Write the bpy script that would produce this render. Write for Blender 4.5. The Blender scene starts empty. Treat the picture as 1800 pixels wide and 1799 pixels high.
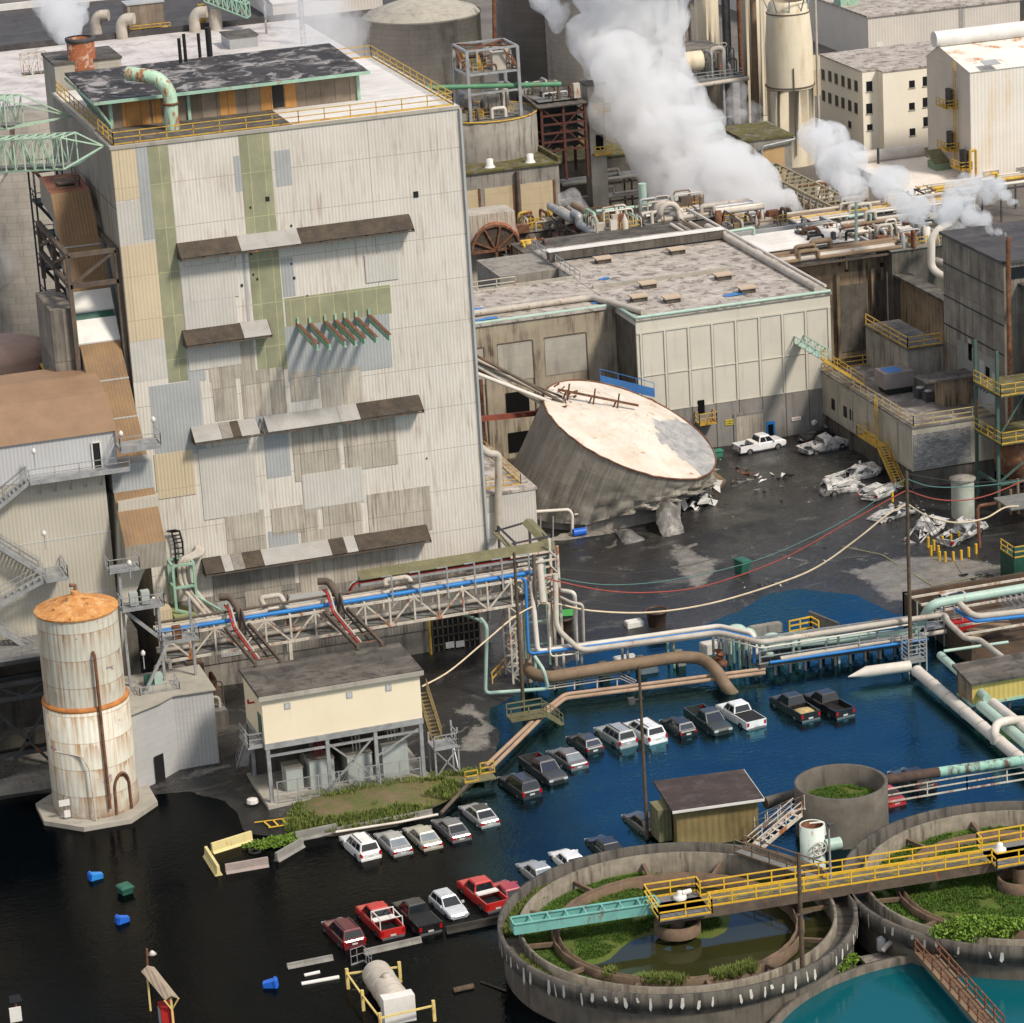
import bpy, bmesh, math, random
from mathutils import Vector, Matrix, noise
random.seed(7)
C = bpy.context.scene.collection
SC = bpy.context.scene
# ---------------------------------------------------------------- camera
PITCH, ROLL, FPX, YAW, CAMH = math.radians(18), math.radians(-3.5), 5880.0, math.radians(16.5), 107.0
CF = Vector((math.sin(YAW)*math.cos(PITCH), math.cos(YAW)*math.cos(PITCH), -math.sin(PITCH)))
_ri = Vector((math.cos(YAW), -math.sin(YAW), 0)); _up = _ri.cross(CF)
CR = _ri*math.cos(ROLL)+_up*math.sin(ROLL); CU = -_ri*math.sin(ROLL)+_up*math.cos(ROLL)
CAM = Vector((0, 0, CAMH))
cd = bpy.data.cameras.new('camera'); cam = bpy.data.objects.new('camera', cd); C.objects.link(cam)
cam.matrix_world = Matrix(((CR.x, CU.x, -CF.x, 0), (CR.y, CU.y, -CF.y, 0), (CR.z, CU.z, -CF.z, CAMH), (0, 0, 0, 1)))
cd.sensor_width = 36; cd.lens = FPX/1800*36; cd.clip_start = 1; cd.clip_end = 5000
SC.camera = cam
# ---------------------------------------------------------------- sky and sun
TS = Vector((0.42, -0.62, 0.80)).normalized()
w = bpy.data.worlds.new("World"); SC.world = w; w.use_nodes = True
nt = w.node_tree; bg = nt.nodes['Background']
sky = nt.nodes.new('ShaderNodeTexSky'); sky.sky_type = 'NISHITA'; sky.sun_disc = False
sky.sun_elevation = math.asin(TS.z); sky.sun_rotation = math.atan2(TS.x, TS.y)
sky.ozone_density = 7.0; sky.air_density = 1.0; sky.dust_density = 0.6
wc = nt.nodes.new('ShaderNodeTexCoord'); wn = nt.nodes.new('ShaderNodeTexNoise'); wn.inputs['Scale'].default_value = 2.2; wn.inputs['Detail'].default_value = 7; wn.inputs['Roughness'].default_value = .58
nt.links.new(wc.outputs['Generated'], wn.inputs['Vector']); wr = nt.nodes.new('ShaderNodeValToRGB'); wr.color_ramp.elements[0].position = .40; wr.color_ramp.elements[1].position = .56
nt.links.new(wn.outputs['Fac'], wr.inputs[0]); wsp = nt.nodes.new('ShaderNodeSeparateXYZ'); nt.links.new(wc.outputs['Generated'], wsp.inputs[0])
def wm(op, a, b):   # broken cloud overhead and behind; a blue gap low in the north
    m = nt.nodes.new('ShaderNodeMath'); m.operation = op; m.use_clamp = True
    for i, x in enumerate((a, b)):
        if isinstance(x, float): m.inputs[i].default_value = x
        else: nt.links.new(x, m.inputs[i])
    return m.outputs[0]
gap = wm('MULTIPLY', wm('MULTIPLY', wm('SUBTRACT', wsp.outputs[1], .35), 3.0), wm('MULTIPLY', wm('SUBTRACT', .62, wsp.outputs[2]), 6.0))
cm = wm('MULTIPLY', wr.outputs[0], wm('SUBTRACT', 1.0, gap))
wx = nt.nodes.new('ShaderNodeMix'); wx.data_type = 'RGBA'; nt.links.new(cm, wx.inputs[0]); nt.links.new(sky.outputs[0], wx.inputs[6]); wx.inputs[7].default_value = (5.2, 4.9, 4.5, 1)
nt.links.new(wx.outputs[2], bg.inputs[0]); bg.inputs[1].default_value = 0.15
sl = bpy.data.lights.new('sun', 'SUN'); sl.energy = 3.3; sl.angle = math.radians(9.0); sl.color = (1, .91, .79)
so = bpy.data.objects.new('sun', sl); C.objects.link(so); so.rotation_euler = (-TS).to_track_quat('-Z', 'Y').to_euler()
SC.view_settings.view_transform = 'Standard'; SC.view_settings.look = 'None'
SC.view_settings.exposure = 0.22
SC.cycles.volume_bounces = 6; SC.cycles.volume_step_rate = 2.0; SC.cycles.volume_max_steps = 96; SC.view_settings.gamma = 1
# ---------------------------------------------------------------- site survey: where a bearing of the photo meets a plane
def ray(x, y): return CF + CR*((x-900)/FPX) - CU*((y-899.5)/FPX)
def P(x, y, z=0.0): d = ray(x, y); return CAM + d*((z-CAMH)/d.z)
def PY(x, y, Y): d = ray(x, y); return CAM + d*(Y/d.y)
def PX(x, y, X): d = ray(x, y); return CAM + d*(X/d.x)
V = Vector
# ---------------------------------------------------------------- mesh builder
class MB:
    def __init__(s): s.v = []; s.f = []; s.m = []; s.sm = []; s.log = []
    def add(s, vs, fs, mi=0, smooth=False):
        b = len(s.v); s.v += [V(v) for v in vs]; s.log.append((vs, fs, mi, smooth))
        for f in fs: s.f.append([b+i for i in f]); s.m.append(mi); s.sm.append(smooth)
        return s
    def box(s, x0, x1, y0, y1, z0, z1, mi=0):
        return s.add([(x0,y0,z0),(x1,y0,z0),(x1,y1,z0),(x0,y1,z0),(x0,y0,z1),(x1,y0,z1),(x1,y1,z1),(x0,y1,z1)],
                     [(0,3,2,1),(4,5,6,7),(0,1,5,4),(1,2,6,5),(2,3,7,6),(3,0,4,7)], mi)
    def beam(s, p, q, w, h=None, mi=0, up=(0,0,1)):
        p = V(p); q = V(q); h = h or w; d = (q-p)
        if d.length < 1e-6: return s
        d.normalize(); u = V(up)
        if abs(d.dot(u)) > .98: u = V((0,1,0))
        a = d.cross(u).normalized()*w/2; b = a.cross(d).normalized()*h/2
        vs = [p-a-b, p+a-b, p+a+b, p-a+b, q-a-b, q+a-b, q+a+b, q-a+b]
        return s.add(vs, [(0,1,2,3),(7,6,5,4),(0,4,5,1),(1,5,6,2),(2,6,7,3),(3,7,4,0)], mi)
    def tube(s, pts, r, n=8, mi=0, bend=0.0):
        pts = [V(p) for p in pts]
        if bend > 0 and len(pts) > 2:
            o = [pts[0]]
            for i in range(1, len(pts)-1):
                a, b, c = pts[i-1], pts[i], pts[i+1]
                k = min(bend, (a-b).length*.45, (c-b).length*.45)
                p0 = b+(a-b).normalized()*k; p1 = b+(c-b).normalized()*k
                for t in (0, .2, .4, .6, .8, 1): o.append(p0*(1-t)**2+b*2*t*(1-t)+p1*t*t)
            o.append(pts[-1]); pts = o
        rings = []; ref = None
        for i, p in enumerate(pts):
            d = ((pts[min(i+1, len(pts)-1)]-p).normalized() + (p-pts[max(i-1, 0)]).normalized())
            d = d.normalized() if d.length > 1e-6 else V((0,0,1))
            if ref is None: ref = V((0,0,1)) if abs(d.z) < .9 else V((1,0,0))
            a = (ref-d*ref.dot(d)).normalized(); b = d.cross(a); ref = a
            rr = r[i] if isinstance(r, (list, tuple)) else r
            rings.append([p+(a*math.cos(2*math.pi*k/n)+b*math.sin(2*math.pi*k/n))*rr for k in range(n)])
        vs = [v for g in rings for v in g]; fs = []
        for i in range(len(rings)-1):
            for k in range(n): fs.append((i*n+k, i*n+(k+1)%n, (i+1)*n+(k+1)%n, (i+1)*n+k))
        s.add(vs, fs, mi, True)
        s.add(rings[0][::-1], [tuple(range(n))], mi); s.add(rings[-1], [tuple(range(n))], mi)
        return s
    def lathe(s, prof, c, n=32, mi=0, a0=0, a1=360, smooth=True, axis=None, wob=None):
        c = V(c); full = abs(a1-a0) >= 359.9; m = n if full else n+1
        M = axis.to_track_quat('Z', 'Y').to_matrix() if axis else Matrix.Identity(3)
        vs = []
        for i, (r, z) in enumerate(prof):
            for k in range(m):
                a = math.radians(a0+(a1-a0)*k/n); rr = r*(1+(wob(i, a) if wob else 0))
                vs.append(c+M@V((rr*math.cos(a), rr*math.sin(a), z)))
        fs = []
        for i in range(len(prof)-1):
            for k in range(n): fs.append((i*m+k, i*m+(k+1)%m, (i+1)*m+(k+1)%m, (i+1)*m+k))
        return s.add(vs, fs, mi, smooth)
    def prism(s, poly, z0, z1, mi=0, mt=None):
        n = len(poly); A = sum(poly[i][0]*poly[(i+1)%n][1]-poly[(i+1)%n][0]*poly[i][1] for i in range(n))
        if A < 0: poly = poly[::-1]
        zt = z1 if callable(z1) else (lambda x, y: z1); zb = z0 if callable(z0) else (lambda x, y: z0)
        s.add([(p[0], p[1], zb(p[0], p[1])) for p in poly]+[(p[0], p[1], zt(p[0], p[1])) for p in poly],
              [(i, (i+1)%n, n+(i+1)%n, n+i) for i in range(n)]+[tuple(range(n))[::-1]], mi)
        return s.add([(p[0], p[1], zt(p[0], p[1])) for p in poly], [tuple(range(n))], mi if mt is None else mt)
    def quad(s, a, b, c, d, mi=0): return s.add([a, b, c, d], [(0, 1, 2, 3)], mi)
    def sheet(s, poly, t, mi=0):
        poly = [V(p) for p in poly]; n = len(poly); nn = (poly[1]-poly[0]).cross(poly[2]-poly[0]).normalized()*t
        return s.add(poly+[p-nn for p in poly], [tuple(range(n)), tuple(range(2*n-1, n-1, -1))]+[((i+1)%n, i, n+i, n+(i+1)%n) for i in range(n)], mi)
    def truss(s, p, q, h, n, w=.15, mi=0, dirv=(0,0,1), zig=True):
        p = V(p); q = V(q); u = V(dirv)*h
        s.beam(p, q, w, mi=mi); s.beam(p+u, q+u, w, mi=mi)
        for i in range(n+1):
            a = p.lerp(q, i/n); s.beam(a, a+u, w*.8, mi=mi)
            if i < n:
                b = p.lerp(q, (i+1)/n)
                if (i % 2 == 0) or not zig: s.beam(a+u, b, w*.7, mi=mi)
                else: s.beam(a, b+u, w*.7, mi=mi)
        return s
    def rail(s, pts, h=1.05, mi=0, w=.07, step=1.8):
        pts = [V(p) for p in pts]
        for a, b in zip(pts, pts[1:]):
            for k in (1, .55): s.beam(a+V((0,0,h*k)), b+V((0,0,h*k)), w, mi=mi)
            s.beam(a+V((0,0,.08)), b+V((0,0,.08)), w*.5, .14, mi=mi)
            n = max(1, int((b-a).length/step))
            for i in range(n+1):
                c = a.lerp(b, i/n); s.beam(c, c+V((0,0,h)), w, mi=mi)
        return s
    def each(s, name, mats, parent):   # every added piece becomes a part of its own
        for g in s.log: MB().add(*g).build(name, mats, parent)
    def build(s, name, mats, parent=None):
        me = bpy.data.meshes.new(name); wl = V((0,0,0)); p = parent
        while p is not None: wl += p.location; p = p.parent
        me.from_pydata([v-wl for v in s.v], [], s.f)
        for i, f in enumerate(me.polygons): f.material_index = s.m[i]; f.use_smooth = s.sm[i]
        for m in (mats if isinstance(mats, (list, tuple)) else [mats]): me.materials.append(m)
        me.update(); o = bpy.data.objects.new(name, me); C.objects.link(o)
        if parent is not None: o.parent = parent
        return o
def thing(name, label, cat, loc=(0,0,0), group=None):
    o = bpy.data.objects.new(name, None); C.objects.link(o); o.location = V(loc); o.empty_display_size = .5
    o['label'] = label; o['category'] = cat
    if group: o['group'] = group
    return o
def tag(o, label, cat, group=None, kind=None):
    if label: o['label'] = label; o['category'] = cat
    if group: o['group'] = group
    if kind: o['kind'] = kind
    return o
def struct(o): o['kind'] = 'structure'; return o
def copy_tree(o, parent=None):
    c = o.copy(); C.objects.link(c)
    if parent is not None: c.parent = parent
    for ch in list(o.children): copy_tree(ch, c)
    return c
# ---------------------------------------------------------------- materials
class N:
    def __init__(s, name):
        s.m = bpy.data.materials.new(name); s.m.use_nodes = True; s.t = s.m.node_tree; s.n = s.t.nodes
        s.b = s.n['Principled BSDF']; s.tc = s.n.new('ShaderNodeTexCoord')
    def new(s, ty, **k):
        o = s.n.new(ty)
        for a, v in k.items(): setattr(o, a, v)
        return o
    def L(s, a, b): s.t.links.new(a, b)
    def map(s, scale=(1,1,1), src=None):
        m = s.new('ShaderNodeMapping'); m.inputs['Scale'].default_value = scale
        s.L(src or s.tc.outputs['Object'], m.inputs[0]); return m.outputs[0]
    def noise(s, scale=1, detail=6, rough=.6, vec=None, dist=0):
        n = s.new('ShaderNodeTexNoise'); n.inputs['Scale'].default_value = scale; n.inputs['Detail'].default_value = detail
        n.inputs['Roughness'].default_value = rough; n.inputs['Distortion'].default_value = dist
        s.L(vec or s.tc.outputs['Object'], n.inputs['Vector']); return n.outputs['Fac']
    def ramp(s, src, a, b, ca=(0,0,0,1), cb=(1,1,1,1)):
        r = s.new('ShaderNodeValToRGB'); r.color_ramp.elements[0].position = a; r.color_ramp.elements[1].position = b
        r.color_ramp.elements[0].color = ca; r.color_ramp.elements[1].color = cb; s.L(src, r.inputs[0]); return r.outputs[0]
    def mix(s, fac, a, b, mode='MIX'):
        m = s.new('ShaderNodeMix', data_type='RGBA', blend_type=mode)
        for i, x in ((0, fac), (6, a), (7, b)):
            if isinstance(x, (int, float)): m.inputs[i].default_value = x
            elif isinstance(x, tuple): m.inputs[i].default_value = x if len(x) == 4 else x+(1,)
            else: s.L(x, m.inputs[i])
        return m.outputs[2]
    def math(s, op, a, b=0.0, c=None):
        m = s.new('ShaderNodeMath', operation=op)
        for i, x in enumerate((a, b, c)):
            if x is None: continue
            if isinstance(x, (int, float)): m.inputs[i].default_value = x
            else: s.L(x, m.inputs[i])
        return m.outputs[0]
    def uv(s):
        sp = s.new('ShaderNodeSeparateXYZ'); s.L(s.tc.outputs['Object'], sp.inputs[0])
        a = s.math('ADD', sp.outputs[0], sp.outputs[1]); cb = s.new('ShaderNodeCombineXYZ')
        s.L(a, cb.inputs[0]); s.L(sp.outputs[2], cb.inputs[1]); return cb.outputs[0], a, sp
    def bump(s, h, strength=.3, dist=.05):
        b = s.new('ShaderNodeBump'); b.inputs['Strength'].default_value = strength; b.inputs['Distance'].default_value = dist
        s.L(h, b.inputs['Height']); s.L(b.outputs[0], s.b.inputs['Normal']); return b
def mat(name, c, c2=None, ns=.6, rough=.75, metal=0.0, streak=0.0, sc=(.10,.085,.07), sth=.55, rust=0.0, rc=(.22,.075,.025),
        panel=None, pv=.18, seam=(.12,.11,.10), ms=.015, corr=0.0, cd=.06, flat=False, bump=.0, spots=0.0, spc=(.55,.54,.52), spec=.3, rs=1.3):
    n = N(name); c2 = c2 or tuple(x*.72 for x in c)
    col = n.mix(n.ramp(n.noise(ns, 8, .65), .35, .68), c, c2)
    h = None
    if panel or corr:
        if flat: vec = n.tc.outputs['Object']; ax = n.uv()[2].outputs[0]
        else: vec, ax, sp = n.uv()
    if panel:
        br = n.new('ShaderNodeTexBrick'); br.offset = .5 if len(panel) > 2 else 0.0; br.squash = 1
        br.inputs['Scale'].default_value = 1; br.inputs['Brick Width'].default_value = panel[0]; br.inputs['Row Height'].default_value = panel[1]
        br.inputs['Mortar Size'].default_value = ms; br.inputs['Mortar Smooth'].default_value = .3
        br.inputs['Color1'].default_value = (1-pv,)*3+(1,); br.inputs['Color2'].default_value = (1+pv*.4, 1+pv*.4, 1+pv*.4, 1)
        br.inputs['Mortar'].default_value = seam+(1,) if len(seam) == 3 else seam
        n.L(vec, br.inputs[0]); col = n.mix(1.0, col, br.outputs[0], 'MULTIPLY')
    if streak:
        f = n.ramp(n.noise(1.0, 5, .65, n.map((rs*1.6, rs*1.6, rs*.13))), sth, sth+.17)
        f2 = n.ramp(n.noise(.22, 3), .35, .6)
        col = n.mix(n.math('MULTIPLY', n.math('MULTIPLY', f, f2), streak), col, sc)
    if spots:
        f = n.ramp(n.noise(ns*1.7, 9, .72, None, .6), .50, .60)
        col = n.mix(n.math('MULTIPLY', f, spots), col, spc)
    if rust:
        f = n.ramp(n.noise(rs, 9, .7, n.map((1, 1, .35))), .62-rust*.32, .70-rust*.25)
        rr = n.mix(n.noise(3.1, 6, .7), rc, tuple(x*1.9 for x in rc))
        col = n.mix(f, col, rr)
    if corr:
        s_ = n.math('SINE', n.math('MULTIPLY', ax, 2*math.pi/corr)); h = s_
        col = n.mix(n.math('MULTIPLY', n.math('ADD', s_, 1.0), .07), col, n.mix(1.0, col, (.45,.45,.45), 'MULTIPLY'))
    n.L(col, n.b.inputs['Base Color']); n.b.inputs['Roughness'].default_value = rough; n.b.inputs['Metallic'].default_value = metal
    n.b.inputs['Specular IOR Level'].default_value = spec
    if h is not None: n.bump(h, .3, cd)
    elif bump: n.bump(n.noise(ns*6, 8, .7), bump, .05)
    return n.m
def plain(name, c, rough=.5, metal=0.0, spec=.4, coat=0.0):
    n = N(name); col = n.mix(n.ramp(n.noise(1.3, 6, .6), .3, .75), c, tuple(x*.7 for x in c))
    n.L(col, n.b.inputs['Base Color']); n.b.inputs['Roughness'].default_value = rough; n.b.inputs['Metallic'].default_value = metal
    n.b.inputs['Specular IOR Level'].default_value = spec; n.b.inputs['Coat Weight'].default_value = coat
    return n.m
M = {}
M['yellow'] = mat('yellow_paint', (.60,.38,.05), (.38,.25,.06), 1.5, .6, rust=.25)
M['tower'] = mat('cladding_warm', (.68,.635,.565), (.57,.53,.465), .12, .6, corr=.31, cd=.035, panel=(40, 3.9), pv=.02, seam=(.42,.36,.30), ms=.02, streak=.65, sc=(.36,.27,.205), sth=.50, rs=1.9)
M['tower_a'] = mat('cladding_cream', (.60,.50,.34), (.55,.45,.31), .3, .6, corr=.31, cd=.035, panel=(3.1, 3.9), pv=.06, seam=(.5,.45,.4), streak=.2, sc=(.4,.3,.2))
M['tower_g'] = mat('cladding_grey', (.40,.41,.405), (.33,.34,.34), .3, .55, corr=.31, cd=.035)
M['tower_f'] = mat('fibreglass_green', (.33,.325,.205), (.24,.24,.155), .5, .6, panel=(1.3, 3.9), pv=.15, seam=(1.5,1.5,1.3), ms=.03, streak=.4, sc=(.42,.42,.24), rs=1.2)
M['tower_o'] = mat('cladding_old', (.50,.45,.375), (.39,.35,.29), .5, .7, corr=.31, cd=.035, panel=(2.2, 7), pv=.18, streak=.75, sc=(.21,.17,.13), sth=.47, rs=1.9)
M['tower_l'] = mat('cladding_pale', (.57,.54,.49), (.48,.455,.41), .3, .6, corr=.31, cd=.035, streak=.3, sc=(.3,.26,.21))
M['tower_d'] = mat('cladding_dark', (.33,.30,.26), (.23,.21,.18), .3, .75, corr=.31, cd=.035, panel=(1.6, 4.5), pv=.3, streak=.8, sc=(.09,.08,.07), sth=.45)
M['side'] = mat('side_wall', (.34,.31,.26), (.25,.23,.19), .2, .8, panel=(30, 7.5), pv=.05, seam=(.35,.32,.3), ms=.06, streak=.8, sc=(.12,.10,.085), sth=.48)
M['moss'] = mat('mossy_sheet', (.085,.066,.05), (.045,.037,.03), .8, .85, corr=.31, cd=.05, spots=.5, spc=(.11,.085,.05))
M['rail'] = mat('galv_steel', (.40,.41,.41), (.26,.26,.26), 1.2, .5, .3)
M['white_steel'] = mat('white_steel', (.62,.58,.50), (.42,.36,.29), 1.2, .6, rust=.28)
M['mint'] = mat('mint_paint', (.34,.52,.40), (.24,.38,.29), 1, .55, rust=.12)
M['mintp'] = mat('mint_pipe', (.40,.53,.455), (.31,.43,.37), .7, .45, streak=.3, sc=(.2,.22,.18), rust=.03)
M['rust'] = mat('rust', (.19,.075,.035), (.09,.04,.025), 1.2, .85, spots=.3, spc=(.33,.24,.17))
M['rustl'] = mat('rusty_roof', (.48,.20,.055), (.30,.10,.03), .9, .8, streak=.3, sc=(.60,.36,.16))
M['brownsteel'] = mat('brown_steel', (.13,.10,.075), (.07,.055,.045), 1, .8, rust=.1)
M['darksteel'] = mat('dark_steel', (.075,.075,.075), (.04,.04,.04), 1, .7, rust=.1)
M['conv'] = mat('conveyor_brown', (.27,.17,.085), (.17,.105,.06), .25, .7, corr=.3, cd=.03, flat=True, streak=.3, sc=(.45,.22,.06), rs=.6)
M['convside'] = mat('conveyor_side', (.36,.32,.26), (.26,.23,.19), .5, .7, corr=.4, streak=.4)
M['roofdark'] = mat('roof_felt_dark', (.055,.05,.048), (.03,.028,.027), .3, .8, panel=(1.5,3,1), pv=.35, seam=(.5,.5,.5), flat=True, spots=.85, spc=(.34,.32,.31))
M['rooflite'] = mat('roof_felt_light', (.50,.455,.405), (.34,.30,.26), .45, .8, panel=(3,1,1), pv=.14, seam=(.6,.56,.52), ms=.03, flat=True, spots=.85, spc=(.13,.105,.09), rust=.03, rc=(.17,.11,.08), rs=.5)
M['roofwhite'] = mat('roof_white', (.74,.72,.69), (.60,.57,.53), .25, .6, flat=True, panel=(25,.6), pv=.07, seam=(.7,.68,.65), spots=.12, spc=(.35,.28,.2))
M['roofwood'] = mat('roof_weathered', (.15,.135,.115), (.07,.063,.056), .4, .85, panel=(9,.75,1), pv=.3, seam=(.45,.42,.4), flat=True, spots=.6, spc=(.025,.023,.021))
M['tar'] = mat('tar_roof', (.075,.07,.07), (.05,.047,.047), .3, .8, panel=(12,1.2,1), pv=.2, seam=(.7,.7,.7), flat=True, spots=.25, spc=(.14,.13,.13))
M['cream'] = mat('cream_wall', (.60,.57,.48), (.54,.51,.43), .3, .7, streak=.4, sc=(.27,.24,.18), rs=.9)
M['creamy'] = mat('cream_yellow_panel', (.80,.71,.53), (.76,.67,.49), .3, .6, streak=.06)
M['lowgrey'] = mat('grey_lower_wall', (.26,.245,.225), (.19,.18,.165), .3, .75, streak=.6, sc=(.09,.08,.07), sth=.5)
M['conc'] = mat('concrete', (.30,.275,.235), (.20,.185,.16), .5, .85, streak=.8, sc=(.065,.055,.045), sth=.48, bump=.25)
M['concl'] = mat('concrete_light', (.42,.39,.33), (.31,.29,.245), .3, .85, streak=.55, sc=(.16,.145,.12), sth=.5, panel=(2.4,1.3,1), pv=.05, seam=(.75,.73,.7), rs=.5)
M['concd'] = mat('concrete_dark', (.145,.13,.11), (.08,.072,.06), .6, .9, streak=.8, sc=(.04,.035,.03), sth=.45, bump=.3)
M['stain'] = mat('stained_wall', (.33,.25,.165), (.22,.165,.11), .3, .85, streak=1, sc=(.06,.045,.035), sth=.42, rust=.05)
M['beige'] = mat('beige_panel', (.52,.42,.27), (.45,.36,.23), .4, .8, panel=(60,2), pv=.03, seam=(.6,.55,.5), streak=.5, sc=(.16,.13,.09), rs=.8)
M['pipe'] = mat('lagged_pipe', (.50,.455,.39), (.36,.32,.27), .6, .6, streak=.3, sc=(.2,.14,.09), rust=.07)
M['pipew'] = mat('white_pipe', (.66,.61,.54), (.52,.47,.41), .5, .5, streak=.25, sc=(.32,.25,.18))
M['pipeb'] = mat('brown_pipe', (.24,.17,.11), (.16,.11,.07), .5, .7, streak=.5, sc=(.08,.055,.035), rust=.08)
M['pipep'] = mat('pinkish_pipe', (.42,.29,.20), (.27,.18,.12), .6, .6, rust=.05)
M['blue'] = mat('blue_pipe', (.02,.20,.55), (.02,.14,.38), .6, .45)
M['bluec'] = mat('blue_plastic', (.02,.14,.62), (.02,.10,.45), .6, .4)
M['green'] = mat('green_plastic', (.03,.12,.085), (.02,.08,.06), .6, .45)
M['black'] = plain('black', (.012,.012,.012), .6)
M['brownp'] = mat('brown_plastic', (.07,.04,.03), (.05,.03,.02), .6, .5)
M['wood'] = mat('timber', (.12,.085,.055), (.06,.045,.032), 2, .9, streak=.6, sc=(.03,.025,.02))
M['ply'] = mat('plywood', (.30,.24,.18), (.20,.16,.12), .7, .85, panel=(1.35,9), pv=.35, seam=(.4,.4,.4), ms=.03, streak=.6, sc=(.12,.09,.07), rs=1.5)
M['plyo'] = mat('plywood_orange', (.55,.28,.09), (.42,.21,.07), .7, .8, panel=(1.3,9), pv=.2, seam=(.4,.35,.3), ms=.03, streak=.5, sc=(.25,.12,.05))
M['white'] = mat('white_paint', (.72,.70,.66), (.60,.58,.54), .6, .55, streak=.2, sc=(.4,.33,.25))
M['redp'] = plain('red_paint', (.42,.02,.02), .45)
M['glassd'] = plain('dark_window', (.015,.018,.02), .35, 0, .2)
M['olive'] = mat('olive_sheet', (.20,.185,.10), (.14,.13,.075), .7, .8, corr=.3, cd=.04, spots=.4, spc=(.09,.10,.04))
M['timbery'] = mat('yellow_timber', (.28,.21,.085), (.18,.135,.06), .5, .8, corr=.5, cd=.06, streak=.7, sc=(.13,.09,.035), sth=.45)
M['siding'] = mat('yellow_siding', (.55,.43,.12), (.48,.37,.11), .5, .7, corr=.45, cd=.06, streak=.3, sc=(.3,.22,.08))
M['office'] = mat('office_render', (.82,.76,.63), (.78,.72,.60), .3, .6, streak=.15, sc=(.5,.42,.3))
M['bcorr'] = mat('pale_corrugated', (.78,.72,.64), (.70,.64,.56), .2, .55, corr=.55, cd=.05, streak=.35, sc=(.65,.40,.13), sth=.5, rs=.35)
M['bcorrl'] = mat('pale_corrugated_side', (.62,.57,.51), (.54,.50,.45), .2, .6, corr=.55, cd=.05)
M['digest'] = mat('vessel_cream', (.72,.64,.48), (.64,.56,.42), .3, .6, streak=.55, sc=(.38,.24,.09), sth=.52, rs=.5)
M['ducting'] = mat('dark_corrugated', (.30,.265,.215), (.17,.15,.125), .35, .75, corr=.4, cd=.06, panel=(1.9,6), pv=.25, seam=(.3,.3,.3), ms=.03, streak=.9, sc=(.07,.06,.055), sth=.45, rs=.6)
M['lclad'] = mat('left_cladding', (.50,.46,.38), (.43,.40,.33), .2, .65, corr=.33, cd=.035, streak=.25, sc=(.42,.32,.16), rs=.5)
M['lcladg'] = mat('left_cladding_grey', (.50,.50,.50), (.45,.45,.45), .2, .6, corr=.33, cd=.035)
M['browncor'] = mat('brown_corrugated_roof', (.30,.19,.115), (.23,.145,.09), .3, .65, corr=.35, cd=.04)
M['shedroof'] = mat('shed_roof', (.062,.045,.040), (.035,.027,.024), .5, .75, spots=.35, spc=(.13,.10,.09))
M['deck'] = mat('deck_grating', (.20,.20,.19), (.13,.13,.12), 2, .8)
M['tblue'] = mat('blue_tarp', (.06,.20,.48), (.05,.15,.38), .7, .6)
M['moth'] = mat('roof_moss', (.12,.11,.03), (.07,.055,.025), .6, .95, spots=.6, spc=(.20,.19,.18))
M['brick'] = mat('grey_blocks', (.36,.35,.335), (.27,.26,.25), .6, .8, panel=(.42,.22,1), pv=.35, seam=(.35,.34,.33), ms=.02, streak=.3)
M['darkvoid'] = plain('dark_opening', (.01,.01,.01), .9, 0, .05)
M['transf'] = mat('transformer_grey', (.40,.44,.41), (.33,.36,.34), .6, .5, streak=.2)
M['tankroof'] = mat('tank_roof_cream', (.66,.61,.53), (.56,.50,.42), .22, .6, streak=.5, sc=(.42,.33,.24), sth=.5, rs=.7, spots=.5, spc=(.55,.44,.32), rust=.05)
M['tankwall'] = mat('tank_wall_grey', (.17,.155,.13), (.10,.092,.08), .22, .55, .15, streak=.6, sc=(.26,.24,.21), sth=.5, rs=.5)
M['crump'] = mat('crumpled_steel', (.20,.19,.175), (.08,.075,.07), .5, .55, .2, spots=.5, spc=(.42,.40,.37))
M['hay'] = mat('straw', (.50,.38,.18), (.33,.24,.10), 3, .9)
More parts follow.
